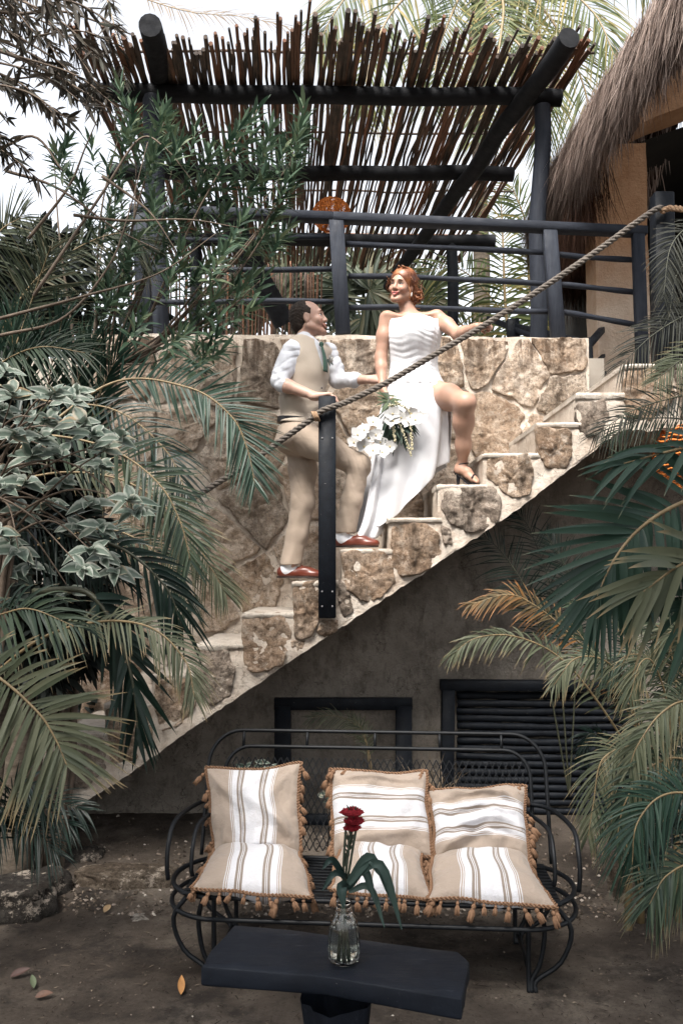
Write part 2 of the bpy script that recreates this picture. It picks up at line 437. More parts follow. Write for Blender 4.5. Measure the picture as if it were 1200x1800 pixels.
# mortar caps on every tread
for i in range(1, len(NW)-1):
    x0, z0 = NW[i]; x1 = NW[i+1][0]+.02; L = x1-x0+.012
    def capfn(u, v, x0=x0, z0=z0, L=L, i=i):
        # v wraps the section: front lip down, over the edge, along the tread
        x = x0-.007+L*u; sec = [(DS+.010, -.034), (DS-.008, -.028), (DS-.014, -.010), (DS-.004, .001), (DS+.03, .0), (DS+.3, -.001), (DW+.04, -.002)]
        k = v*6; q = min(int(k), 5); f = k-q
        y = sec[q][0]+(sec[q+1][0]-sec[q][0])*f; z = sec[q][1]+(sec[q+1][1]-sec[q][1])*f
        wob = nz(x*7, i*3.3, 1.5); w2 = nz(x*28, i, 4)
        if v < .34: z -= (.045*max(0, wob)+.010*w2)*(1-v*2)
        y += .008*wob*(v < .7)+.004*w2*(v < .6); z += .004*w2+.004*wob
        if u < .03: z -= .006
        return (x, y, z0+z)
    mb = MB(); mb.grid(capfn, 22, 18)
    mb.grid(lambda u, v, x0=x0, z0=z0: (x0-.008+.005*nz(u*9, v*3, i), DW+.04-u*(DW+.04-(DS-.016)), z0-.034+.032*v), 14, 2)
    mb.build('tread_cap', M['cap'], stairs)
front = [  # (px, py) outlines of the blocks in the flight's face
 [(777, 866), (862, 858), (876, 880), (872, 918), (835, 936), (795, 922), (778, 895)],
 [(860, 810), (928, 803), (934, 838), (928, 868), (900, 876), (880, 860), (862, 842)],
 [(944, 755), (1000, 762), (1003, 795), (992, 824), (962, 824), (948, 800)],
 [(1014, 712), (1060, 706), (1068, 738), (1046, 766), (1022, 765), (1013, 738)],
 [(692, 930), (748, 924), (768, 942), (770, 985), (740, 1008), (706, 1012), (692, 992)],
 [(606, 976), (664, 968), (688, 990), (690, 1026), (664, 1050), (636, 1058), (608, 1030)],
 [(774, 925), (790, 932), (794, 958), (780, 958)],
 [(516, 1032), (556, 1028), (560, 1090), (546, 1118), (520, 1124)],
 [(566, 1094), (592, 1092), (592, 1110), (570, 1122), (556, 1112)],
 [(596, 1022), (612, 1036), (620, 1074), (604, 1088), (595, 1060)],
 [(430, 1088), (500, 1084), (508, 1120), (498, 1166), (462, 1180), (432, 1176)],
 [(512, 1128), (540, 1128), (528, 1144), (512, 1146)],
 [(352, 1148), (400, 1150), (412, 1180), (404, 1222), (372, 1240), (352, 1212)],
 [(278, 1200), (338, 1196), (342, 1240), (318, 1272), (288, 1282), (274, 1240)],
 [(190, 1252), (262, 1246), (266, 1300), (236, 1334), (198, 1340)],
 [(108, 1302), (180, 1298), (184, 1352), (150, 1384), (110, 1390)],
 [(24, 1358), (98, 1352), (98, 1404), (60, 1424), (20, 1434)],
 [(1100, 656), (1170, 652), (1180, 700), (1140, 738), (1104, 728)],
 [(1190, 656), (1290, 660), (1290, 735), (1200, 735)],
]
for k, pl in enumerate(front):
    poly = [(P(a, b, DS).x, P(a, b, DS).z) for a, b in pl]
    pc = (sum(q[0] for q in poly)/len(poly), sum(q[1] for q in poly)/len(poly)); poly = [(pc[0]+(q[0]-pc[0])*1.13, pc[1]+(q[1]-pc[1])*1.12+.006) for q in poly]
    stone('stone_block', poly, DS+.010, .020+.012*random.random(), M['stone' if k % 3 else 'stone_grey'], stairs, k*1.37, .016, 34, .10, rc=.12)

# ------------------------------------------------------------ wall above and below the flight
WX0, WX1 = P(147, 800, DW).x, P(1034, 640, DW).x
def wtop(x): return P(600, 588, DW).z+.012*nz(x*4, 0, 3)-.03*max(0, min(1, (x+.2)/2.2))
wall = thing('stone_wall', 'tall rubble stone wall with pale mortar joints behind the couple and under the stairs', 'wall', (0, 6.55, 0))
def wy(x, z): return DW+.022*nz(x, z, 12, 2.4)+.012*nz(x, z, 17, 9)+.007*nz(x, z, 4, 30)
def flight_z(x):
    for i in range(len(NW)-1):
        if NW[i][0] <= x < NW[i+1][0]: return NW[i][1]
    return NW[0][1] if x < NW[0][0] else NW[-1][1]
mb = MB(); zl = 1.0
mb.grid(lambda u, v: (WX0+(WX1-WX0)*u, wy(WX0+(WX1-WX0)*u, zl+(wtop(0)-zl)*v), zl+(wtop(WX0+(WX1-WX0)*u)-zl)*v), 230, 105)
mb.grid(lambda u, v: (WX0+(WX1-WX0)*u, wy(WX0+(WX1-WX0)*u, wtop(0))+(.30*v), wtop(WX0+(WX1-WX0)*u)+.012*math.sin(v*math.pi)), 160, 6)
mb.grid(lambda u, v: (WX1+.006*nz(u*9, v*9, 1), DW+.3*u, zl+(wtop(WX1)-zl)*v), 8, 40)
wf = mb.build('mortar_bed', M['mortar'], wall)
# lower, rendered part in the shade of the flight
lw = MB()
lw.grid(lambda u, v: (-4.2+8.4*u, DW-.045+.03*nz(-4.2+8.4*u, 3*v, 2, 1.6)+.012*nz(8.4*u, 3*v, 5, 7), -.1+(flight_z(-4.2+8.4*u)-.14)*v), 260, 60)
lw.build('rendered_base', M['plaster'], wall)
# stones
rr = random.Random(21); seeds = []
zt = wtop(0)
x = WX0+.12
while x < WX1:
    z = zt-rr.uniform(.10, .34)
    while z > .8:
        seeds.append((x+rr.uniform(-.07, .07), z)); z -= rr.uniform(.34, .66)
    x += rr.uniform(.27, .40)
k = 0
for poly in voronoi_cells(seeds, (WX0, WX1-.02, .6, zt-.022)):
    cx = sum(p[0] for p in poly)/len(poly); cz = sum(p[1] for p in poly)/len(poly)
    if cz < flight_z(cx)-.05: continue
    k += 1
    pale = (-1.45 < cx < -.75)                       # here plaster is smeared over most stones
    if pale and rr.random() < .30: continue
    q = shrink(poly, rr.uniform(.003, .011)+(.010 if pale else 0))
    if len(q) < 3: continue
    m = M['wstone'] if rr.random() < .5 else (M['wstone_pale'] if rr.random() < .6 else M['wstone_grey'])
    if pale: m = M['wstone_pale']
    stone('wall_stone', q, DW-.006, rr.uniform(.010, .026), m, wall, k*2.1, .016, 40, .16, rc=.16)

# ------------------------------------------------------------ terrace behind the wall and landing at the right
mb = MB(); tz = P(600, 600, DW).z-.06
mb.box((-6, DW+.28, tz-.25), (WX1+.2, 11.8, tz)); mb.box((WX1+.2, 7.6, 2.6), (5, 11.8, 2.98))
o = mb.build('terrace_floor', m_simple('terrace_concrete', (.3, .26, .22), (.4, .36, .31), 4, .9), smooth=False); o['kind'] = 'structure'
# ============================================================ pergola on the terrace
perg = thing('pergola', 'black log pergola roofed with thin dark sticks above the terrace', 'pergola', (0, 8.5, tz))
def wob_path(a, b, n, amp, seed, fr=1.3):
    a, b = Vector(a), Vector(b); L = (b-a).length; out = []
    for i in range(n+1):
        t = i/n; p = a.lerp(b, t)
        p += Vector((mnoise.noise(Vector((seed, t*L*fr, 0))), mnoise.noise(Vector((seed, t*L*fr, 5))), mnoise.noise(Vector((seed, t*L*fr, 9)))))*amp
        out.append(p)
    return out
def log(name, a, b, r0, r1, mat, parent, seed, amp=.02, n=14, seg=14):
    pts = wob_path(a, b, n, amp, seed)
    rs = [(r0+(r1-r0)*i/n)*(1+.06*mnoise.noise(Vector((seed, i*.5, 2)))) for i in range(n+1)]
    o = MB().tube(pts, rs, seg).build(name, mat, parent); sharp(o, 50); return o
ZB = P(600, 166, 7.0).z
# beams running left to right
log('beam', P(150, 163, 7.0), P(986, 172, 7.0), .075, .070, M['blacklog'], perg, 1)
log('beam', (-2.3, 8.35, P(600, 302, 8.35).z), P(901, 306, 8.35), .075, .07, M['blacklog'], perg, 2)
log('beam', (-2.4, 10.2, P(600, 420, 10.2).z), P(868, 425, 10.2), .075, .08, M['blacklog'], perg, 3)
# rafters running front to back
log('rafter', P(1000, 66, 6.15), P(1000, 66, 6.15).lerp(P(640, 560, 12.0), .80), .080, .068, M['blacklog'], perg, 5, .03, 22)
log('rafter', P(264, 44, 6.15), P(330, 400, 11.2), .085, .08, M['blacklog'], perg, 6, .02, 22)
# posts
def post_tube(a, b, r, mat, seed, name='post'): return log(name, a, b, r, r*.95, mat, perg, seed, .025, 12, 14)
post_tube((P(942, 590, 7.0).x, 7.0, tz), P(951, 188, 7.0), .072, M['blackpost'], 11)
post_tube((P(283, 590, 7.0).x, 7.0, tz), P(268, 172, 7.0), .085, M['blackpost'], 12)
post_tube((P(800, 590, 10.2).x, 10.2, tz), P(793, 420, 10.2), .07, M['black'], 13)
post_tube((P(350, 560, 10.2).x, 10.2, tz), P(345, 420, 10.2), .07, M['black'], 14)
# slanting braces at the back left
log('brace', P(385, 350, 8.6), P(500, 570, 9.0), .11, .11, M['blacklog'], perg, 15)
# sticks
rs = random.Random(5); NS = 190
for i in range(NS):
    f = (i+rs.uniform(-.38, .38))/(NS-1)
    x0 = -2.05+(1.93+2.05)*f; y0 = 6.40+rs.uniform(-.28, .18)+.12*math.sin(f*9); y1 = 11.7+rs.uniform(-.3, .35)
    zr = ZB+.10
    sx = -.065
    a = Vector((x0, y0, zr+(y0-7)*.030)); b = Vector((x0+sx*(y1-y0)*rs.uniform(.8, 1.2), y1, zr+(y1-7)*.030))
    if rs.random() < .10: b.z -= .0; a.y -= .15
    r = rs.choice([.010, .012, .014, .016, .020])*rs.uniform(.9, 1.1)
    n = 26; pts = wob_path(a, b, n, .030, i*3.7, .9)
    q2 = wob_path(a, b, n, .012, i*5.1+3, 4)
    pts = [p_+(q_-a.lerp(b, j_/n)) for j_, (p_, q_) in enumerate(zip(pts, q2))]
    for q in pts: q.z = zr+(q.y-7)*.030+(q.z-(zr+(q.y-7)*.030))*.35
    st = MB().tube(pts, [r*(1.05-.25*j/n) for j in range(n+1)], 7).build('roof_stick', M['stick'], perg); sharp(st, 55)
# a few thinner sticks crossing on top
for i in range(4):
    y = 6.6+i*1.35
    MB().tube(wob_path((-2.05, y, zr+.045+(y-7)*.03), (2.0-.05*i, y+.05, zr+.045+(y-7)*.03), 20, .03, i+40), .012, 6).build('binding_stick', M['stick'], perg)

# ---- wicker lamp hanging under the roof
def wicker():
    t = NT('orange_wicker'); c = t.ramp(t.noise(30, 4, .7), [(.3, (.38, .10, .02)), (.7, (.75, .26, .055))]); t.col(c); t.rough(.7, .3); return t.m
LC = P(583, 378, 8.4)
lamp = thing('wicker_lamp', 'round orange wicker pendant lamp hanging under the pergola', 'lamp', tuple(LC))
mw = wicker(); R0, R1 = .19, .165
mb = MB()
for k in range(44):
    a0 = 2*math.pi*k/44; pts = [LC+Vector((R0*math.sin(ph)*math.cos(a0+ph*.25), R0*math.sin(ph)*math.sin(a0+ph*.25), R1*math.cos(ph))) for ph in [.22+(2.55-.22)*j/14 for j in range(15)]]
    mb.tube(pts, .0036, 4, False)
for j in range(26):
    ph = .24+(2.5-.24)*j/25
    pts = [LC+Vector(((R0+.003*math.sin(k*3.1+j))*math.sin(ph)*math.cos(k*math.pi/20), (R0+.003*math.sin(k*3.1+j))*math.sin(ph)*math.sin(k*math.pi/20), R1*math.cos(ph)+.004*math.sin(k*1.3+j))) for k in range(41)]
    mb.tube(pts, .0042, 4, False)
mb.build('wicker_shade', mw, lamp)
MB().tube([LC+Vector((0, 0, R1)), LC+Vector((0, 0, .45))], .006, 6).build('cord', M['black'], lamp)
MB().lathe([(0, .04), (.03, .035), (.045, 0), (.035, -.04), (0, -.055)], LC+Vector((0, 0, -.01)), 16).build('bulb', m_simple('frosted_bulb', (.7, .6, .45), (.8, .7, .55), 5, .3, 10, .05), lamp)

# ============================================================ terrace railing
rail = thing('terrace_railing', 'black timber railing with round rails along the top of the stone wall', 'railing', (0, 6.55, tz))
DR = 6.52
def rb(p, D=DR): return P(p[0], p[1], D)
o = MB().beam(rb((230, 369), DR-.02), rb((585, 383), DR-.02), .11, .062).build('top_rail', M['blackgrain'], rail)
o = MB().beam(rb((585, 383), DR-.02), rb((1134, 408), DR-.02), .11, .062).build('top_rail', M['blackgrain'], rail)
def rpost(a, b, w, d=.07, D=DR-.035): return MB().beam(rb(a, D), rb(b, D), w, d, up=(0, 1, 0)).build('rail_post', M['blackpost'], rail)
rpost((603, 588), (590, 376), .112)
rpost((980, 596), (964, 394), .105)
rpost((1128, 640), (1120, 408), .085)
rpost((256, 588), (246, 374), .11)
for a, b in [((225, 423), (588, 417)), ((225, 478), (590, 472)), ((225, 533), (592, 530)),
             ((608, 428), (962, 444)), ((610, 484), (968, 500)), ((612, 539), (972, 548)),
             ((978, 446), (1118, 458)), ((984, 500), (1124, 514)), ((986, 548), (1126, 572))]:
    pts = wob_path(rb(a, DR+.03), rb(b, DR+.03), 10, .022, a[0]*.37+a[1])
    MB().tube(pts, [.022+.002*math.sin(i) for i in range(11)], 10).build('rail_pole', M['blackgrain'], rail)

# ---- lower handrail of another stair going down behind the wall end
hr = thing('back_handrail', 'dark handrail of a second stair going down behind the right end of the wall', 'handrail', tuple(P(1033, 690, 6.9)))
def hb(a, b, D0, D1, w=.05, h=.05, n='handrail_bar', up=(0, 0, 1)): return MB().beam(P(*a, D0), P(*b, D1), w, h, up=up).build(n, M['black'], hr)
hb((1034, 594), (1040, 690), 6.75, 6.75, .04, .05, 'handrail_post', (0, 1, 0))
hb((905, 573), (1036, 604), 7.9, 6.76); hb((1036, 604), (1064, 572), 6.78, 7.5)
hb((1038, 645), (1068, 618), 6.78, 7.5, .03, .03); hb((1040, 672), (1070, 650), 6.78, 7.5, .03, .03)
hb((858, 560), (935, 590), 8.4, 7.6); hb((902, 600), (900, 562), 7.9, 7.9, .11, .08, 'handrail_post', (0, 1, 0))

# ============================================================ rope posts and the rope
DP = 5.44
npst = thing('rope_post', 'black square post bolted to the side of the stairs, under the man\'s hand', 'post', tuple(P(573, 1085, DP)))
o = MB().beam(P(575, 1086, DP), P(575, 698, DP), .108, .09, up=(0, 1, 0), bev=.006).build('post_body', M['black'], npst)
for py in (1040, 1066, 770):
    for dx in (-9, 9):
        MB().sphere(P(575+dx, py, DP-.048), .006, 8, 5, (1, .5, 1)).build('bolt', M['steel'], npst)
newel = thing('rope_newel', 'tall black square newel post holding the rope\'s upper end beside the hut', 'post', tuple(P(1166, 640, 5.5)))
MB().beam(P(1166, 645, 5.5), P(1162, 342, 5.5), .125, .11, up=(0, 1, 0), bev=.006).build('post_body', M['black'], newel)

def m_rope(name, c1, c2):
    t = NT(name); t.col(t.ramp(t.noise(60, 4, .7), [(.3, c1), (.7, c2)])); t.rough(.9, .2); t.bump(t.noise(300, 4, .8), .7, .002); return t.m
M['rope'] = m_rope('weathered_rope', (.060, .052, .046), (.17, .147, .127))
M['ropetan'] = m_rope('tan_rope', (.20, .12, .07), (.38, .26, .17))
def rope_obj(ctrl, name, label, rad=.0100, hel=.0108, pitch=.105, mat='rope'):
    path = catmull(ctrl, 260); L = [0]
    for i in range(1, len(path)): L.append(L[-1]+(path[i]-path[i-1]).length)
    t = thing(name, label, 'rope', tuple(path[0]))
    n = int(L[-1]/.0095); pts = []; j = 0
    for i in range(n+1):
        s = L[-1]*i/n
        while j < len(L)-2 and L[j+1] < s: j += 1
        pts.append(path[j].lerp(path[j+1], (s-L[j])/(L[j+1]-L[j])))
    up = Vector((0, 1, 0))
    for k in range(3):
        hp = []
        for i, p in enumerate(pts):
            tg = (pts[min(i+1, n)]-pts[max(i-1, 0)]).normalized(); u = (up-tg*up.dot(tg)).normalized(); b = tg.cross(u)
            an = 2*math.pi*(L[-1]*i/n/pitch+k/3); hp.append(p+(u*math.cos(an)+b*math.sin(an))*hel)
        MB().tube(hp, rad, 8).build('rope_strand', M[mat], t)
    return t
ROPE = [(250, 925, 5.5), (345, 872, 5.46), (440, 812, 5.44), (500, 770, 5.42), (545, 738, 5.38), (566, 722, 5.365), (588, 714, 5.365), (610, 706, 5.40), (680, 672, 5.43), (760, 625, 5.44), (850, 572, 5.44), (950, 508, 5.44), (1050, 440, 5.44), (1105, 400, 5.42), (1150, 369, 5.40), (1163, 366, 5.40)]
rope = rope_obj([P(*q) for q in ROPE], 'stair_rope', 'long thick twisted grey rope serving as handrail up the stairs')
mb = MB()
kc = P(553, 732, 5.37)
for i in range(3):
    mb.tube([kc+Vector((math.cos(a)*.012*(1)-.006+.012*i, math.sin(a)*.030, -math.cos(a)*.028)) for a in [2*math.pi*j/14 for j in range(15)]], .006, 6, False)
mb.build('knot', M['ropetan'], rope)
rope_obj([P(1162, 372, 5.40), P(1180, 366, 5.40), P(1230, 372, 5.2), P(1300, 380, 5.0)], 'second_rope', 'short end of thick tan rope leaving the newel post to the right', mat='ropetan')

# ============================================================ hut on the right
hut = thing('adobe_hut', 'orange adobe hut with dark doorway under a shaggy thatched roof', 'hut', tuple(P(1090, 640, 7.3)))
mb = MB()
def colfn(u, v, x0, x1, y, z0, z1, dy): 
    x = x0+(x1-x0)*u; z = z0+(z1-z0)*v
    return (x+.012*nz(z*2, u, 1), y+dy*u+.02*nz(x*3, z*3, 2)+.008*nz(x*11, z*11, 4), z)
zc0, zc1 = P(1090, 652, 7.3).z-.5, 5.5
xa, xb = P(1045, 400, 7.3).x, P(1134, 400, 7.3).x
mb.grid(lambda u, v: colfn(u, v, xa, xb, 7.3, zc0, zc1, -.05), 14, 60)
mb.grid(lambda u, v: colfn(0, v, xb, xb, 7.25+.3*u, zc0, zc1, 0), 5, 60)
mb.grid(lambda u, v: colfn(0, v, xa, xa, 7.6-.3*u, zc0, zc1, 0), 5, 60)
mb.build('corner_column', M['adobe_col'], hut)
# wall over the opening, its lower edge rising to the right
mb = MB()
def over(u, v):
    x = xb-.06+1.7*u; lo = P(1130, 222, 7.25).z+.42*min(u*1.7, 1.2)+.03*nz(u*5, 0, 3); hi = max(lo+.05, 5.2+1.0*(x-1.95))
    return (x, 7.22+.03*nz(x*3, v*3, 1)+.008*nz(x*12, v*12, 5), lo+(hi-lo)*v)
mb.grid(over, 40, 24); 
mb.grid(lambda u, v: (over(u, 0)[0], 7.22+.35*(1-v), over(u, 0)[2]), 40, 3)
mb.build('lintel_wall', M['adobe_col'], hut)
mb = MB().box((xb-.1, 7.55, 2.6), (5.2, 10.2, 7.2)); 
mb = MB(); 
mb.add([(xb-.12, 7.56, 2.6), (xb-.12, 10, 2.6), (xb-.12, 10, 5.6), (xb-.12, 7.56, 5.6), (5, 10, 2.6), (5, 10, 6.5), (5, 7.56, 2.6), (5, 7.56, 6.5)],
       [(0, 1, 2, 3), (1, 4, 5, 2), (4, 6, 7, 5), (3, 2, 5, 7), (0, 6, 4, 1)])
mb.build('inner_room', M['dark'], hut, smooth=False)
# thatched roof: eave path from the rounded back corner towards the camera
M['thatch'] = None
def m_thatch(name, a, b, c):
    t = NT(name); f = t.attr('rnd').outputs['Fac']; cc = t.ramp(f, [(0, a), (.5, b), (1, c)]); cc = t.mix(t.ramp(t.noise(3, 4, .6), [(.4, 0), (.7, .5)]), cc, a)
    t.col(cc); t.rough(.8, .25); return t.m
M['thatch'] = m_thatch('dry_palm_thatch', (.10, .070, .055), (.24, .175, .145), (.42, .335, .29))
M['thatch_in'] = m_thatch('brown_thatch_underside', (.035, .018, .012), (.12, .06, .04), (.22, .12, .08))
EP = [(3.1, 8.9), (2.45, 8.75), (2.02, 8.35), (1.90, 7.75), (1.92, 7.0), (1.95, 6.2), (2.0, 5.4), (2.1, 4.6), (2.3, 3.8)]
ep = catmull([Vector((a, b, 0)) for a, b in EP], 120)
ZE = 5.06
def roofpt(s, t):
    """s along the eave 0..1, t 0 (inner lip of the eave) .. 1 (high on the outer slope)"""
    i = s*120; k = min(int(i), 119); p = ep[k].lerp(ep[k+1], i-k); tg = (ep[k+1]-ep[k]).normalized(); n = Vector((-tg.y, tg.x, 0))*-1
    if n.x > 0 and k > 30: n = -n
    # profile: (outward, height)
    pr = [(-.22, .12), (.02, -.02), (.12, .10), (.08, .30), (-.16, .60), (-.60, 1.1), (-1.35, 1.85), (-2.2, 2.7)]
    q = t*(len(pr)-1); j = min(int(q), len(pr)-2); f = q-j
    o = pr[j][0]+(pr[j+1][0]-pr[j][0])*f; h = pr[j][1]+(pr[j+1][1]-pr[j][1])*f
    return p+n*o+Vector((0, 0, ZE+h-.25*max(0, .3-s)*2)), n
mb = MB(); mb.grid(lambda u, v: tuple(roofpt(u, v)[0]), 80, 24)
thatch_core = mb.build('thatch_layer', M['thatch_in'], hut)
def leaf_batch(base, d, nrm, L, W, droop, segs=5, fold=.15, shape='palm', curl=None, base_w=.35):
    """base, d, nrm (N,3); returns V, F, s, id"""
    N = len(base); d = d/np.linalg.norm(d, axis=1, keepdims=True)
    side = np.cross(d, nrm); side /= np.maximum(np.linalg.norm(side, axis=1, keepdims=True), 1e-9); n2 = np.cross(side, d)
    s = np.linspace(0, 1, segs+1)
    if shape == 'palm': wp = np.minimum(1, base_w+s*4)*np.clip(1-s**2.6, 0, 1)
    elif shape == 'leaf': wp = np.sin(np.pi*np.clip(s, 0, 1)**.8)**.85
    elif shape == 'strap': wp = np.minimum(1, .5+s*5)*np.clip(1-s**7, 0, 1)
    else: wp = np.minimum(1, .3+s*3)*np.clip(1-s**1.6, 0, 1)
    wp = np.maximum(wp, .03)
    L = np.broadcast_to(L, N); W = np.broadcast_to(W, N); droop = np.broadcast_to(droop, N)
    c = base[:, None]+d[:, None]*(L[:, None]*s)[..., None]
    c = c.copy(); c[:, :, 2] -= (droop*L)[:, None]*s**2
    if curl is not None: c += n2[:, None]*(curl*L)[:, None, None]*(s**2)[None, :, None]
    hw = W[:, None]*.5*wp[None]
    V = np.stack([c-side[:, None]*hw[..., None]+n2[:, None]*(fold*hw)[..., None], c, c+side[:, None]*hw[..., None]+n2[:, None]*(fold*hw)[..., None]], 2)
    V = V.reshape(N, -1, 3); k = (segs+1)*3; f = []
    for i in range(segs):
        a = i*3; f += [(a, a+1, a+4, a+3), (a+1, a+2, a+5, a+4)]
    f = np.array(f); F = (f[None]+(np.arange(N)*k)[:, None, None]).reshape(-1, 4)
    S = np.broadcast_to(np.repeat(s, 3), (N, k)).reshape(-1)
    return V.reshape(-1, 3), F, S, np.repeat(np.arange(N), k)
def straws(N, t0, t1, s0, s1, Lr, Wr, mat, name, out=.35, seed=3):
    r = np.random.default_rng(seed); B = []; Dn = []; Nn = []
    for i in range(N):
        s = r.uniform(s0, s1); t = t0+(t1-t0)*r.uniform()**1.0; p, n = roofpt(s, t)
        B.append(p+n*r.uniform(-.02, .05)); dd = n*r.uniform(.0, out)+Vector((r.normal(0, .16), r.normal(0, .16), -1)); Dn.append(dd); Nn.append(n)
    B, Dn, Nn = [np.array([tuple(q) for q in a]) for a in (B, Dn, Nn)]
    L = r.uniform(*Lr, N)
    V, F, S, I = leaf_batch(B, Dn, Nn, L, r.uniform(*Wr, N), r.uniform(0, .1, N), 3, .2, 'taper')
    o = mesh_np(name, V, F, mat, hut, True, {'rnd': r.uniform(0, 1, N)[I], 's': S}); o['kind'] = 'stuff'; return o
straws(14000, .16, 1.0, .0, 1, (.20, .40), (.008, .020), M['thatch'], 'thatch_straw', .4, 3)
straws(6000, .10, .34, .0, 1, (.22, .42), (.008, .018), M['thatch'], 'eave_fringe', .2, 4)
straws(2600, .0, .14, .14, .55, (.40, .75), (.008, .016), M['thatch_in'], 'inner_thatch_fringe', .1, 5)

# ============================================================ louvred window and empty frame against the lower wall
lv = thing('louvred_window', 'wide black shuttered window of stacked horizontal poles low on the wall', 'window', tuple(P(930, 1420, 6.3)))
DL = 6.30
ta, tb2, tcn, td = (775, 1196), (1110, 1206), (1110, 1440), (772, 1422)
MB().beam(P(773, 1204, DL), P(1112, 1206, DL), .09, .075).build('frame_head', M['black'], lv)
MB().beam(P(787, 1212, DL), P(784, 1432, DL), .09, .10, up=(0, 1, 0)).build('frame_side', M['black'], lv)
MB().beam(P(1105, 1212, DL), P(1105, 1432, DL), .09, .10, up=(0, 1, 0)).build('frame_side', M['black'], lv)
for i in range(16):
    y = 1222+i*13.4
    pts = wob_path(P(803, y, DL+.02), P(1094, y+3, DL+.02), 14, .010, i*2.3, 2.2)
    MB().tube(pts, [.026+.003*math.sin(j*1.7+i) for j in range(15)], 10).build('louvre_pole', M['black'], lv)
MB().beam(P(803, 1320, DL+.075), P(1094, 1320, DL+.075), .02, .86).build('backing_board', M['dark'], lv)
fr = thing('empty_frame', 'empty black wooden frame leaning on the wall behind the bench', 'frame', tuple(P(600, 1430, 6.2)))
def fb(a, b, w=.115, up=(0, 1, 0)): return MB().beam(P(*a), P(*b), w, .05, up=up).build('frame_bar', M['black'], fr)
fb((497, 1242, 6.28), (497, 1448, 6.1)); fb((709, 1242, 6.28), (709, 1448, 6.1))
MB().beam(P(482, 1237, 6.285), P(724, 1237, 6.285), .05, .085).build('frame_bar', M['black'], fr)
MB().beam(P(509, 1440, 6.11), P(697, 1440, 6.11), .05, .07).build('frame_bar', M['black'], fr)
# ============================================================ wrought-iron bench
BA = math.radians(4.6)
BO = Vector((.14, 4.22, 0))             # centre of the seat
def B(x, y, z): # bench coordinates: x along, y to the back
    return BO+Vector((x*math.cos(BA)+y*math.sin(BA), -x*math.sin(BA)+y*math.cos(BA), z))
bench = thing('iron_bench', 'long black wrought-iron garden bench with mesh back and curved arms', 'bench', tuple(BO))
def bar(name, pts, r=.0095, n=None, flat=1.0, seg=8):
    p = [B(*q) for q in pts]
    if n: p = catmull(p, n)
    return MB().tube(p, r, seg, flat=flat).build(name, M['iron'], bench)
HW = .86; SZ = .39
def arcbar(name, x0, z0, x1, z1, yb0, yt, rad, r=.010):
    """back hoop: from seat left up, across, down right, corners rounded"""
    pts = []
    h = z1-z0
    def yy(z): return yb0+(yt-yb0)*(z-z0)/h
    for t in range(9): z = z0+(h-rad)*t/9; pts.append((x0+.04*(1-z/z1)*0, yy(z), z))
    for t in range(9): a = math.pi-math.pi/2*t/8; pts.append((x0+rad+rad*math.cos(a), yy(z1-rad+rad*math.sin(a)), z1-rad+rad*math.sin(a)))
    for t in range(1, 10): pts.append((x0+rad+(x1-x0-2*rad)*t/10, yt, z1))
    for t in range(9): a = math.pi/2-math.pi/2*t/8; pts.append((x1-rad+rad*math.cos(a), yy(z1-rad+rad*math.sin(a)), z1-rad+rad*math.sin(a)))
    for t in range(1, 10): z = z0+(h-rad)*(1-t/9); pts.append((x1, yy(z), z))
    return bar(name, pts, r)
YB0, YT = .27, .47; ZTOP = .985
arcbar('back_hoop', -HW-.02, SZ, HW+.02, ZTOP, YB0, YT, .17)
arcbar('inner_hoop', -HW+.07, SZ, HW-.06, ZTOP-.078, YB0+.004, YT-.028, .13, .010)
for x in (-.70, -.36, 0, .34, .66): bar('hoop_spacer', [(x, YT-.026, ZTOP-.078), (x, YT, ZTOP)], .008)
# expanded-metal mesh of the back
def backy(z): return YB0+.004+(YT-.032-YB0)*(z-SZ)/(ZTOP-.078-SZ)
mb = MB(); x0m, x1m, z0m, z1m = -HW+.075, HW-.065, SZ+.03, ZTOP-.083
cw, chh = .034, .062; W_ = x1m-x0m; H_ = z1m-z0m
def seg_in(xa_, za_, xb_, zb_):
    if mnoise: mb.tube([B(xa_, backy(za_), za_), B(xb_, backy(zb_), zb_)], .0032, 4, False)
nxm, nzm = int(W_/cw), int(H_/chh)
for j in range(nzm):
    for i in range(nxm):
        xa_ = x0m+i*cw; za_ = z0m+j*chh
        cornercut = lambda X_, Z_: (Z_ > z1m-.12) and (min(X_-x0m, x1m-X_) < .12) and ((.12-min(X_-x0m, x1m-X_))**2+(Z_-(z1m-.12))**2 > .0144)
        if cornercut(xa_+cw/2, za_+chh): continue
        for (a, b_, c, d) in ((xa_, za_+chh/2, xa_+cw/2, za_+chh), (xa_+cw/2, za_+chh, xa_+cw, za_+chh/2), (xa_, za_+chh/2, xa_+cw/2, za_), (xa_+cw/2, za_, xa_+cw, za_+chh/2)):
            seg_in(a, b_, c, d)
o = mb.build('back_mesh', M['iron'], bench); o['kind'] = 'stuff'
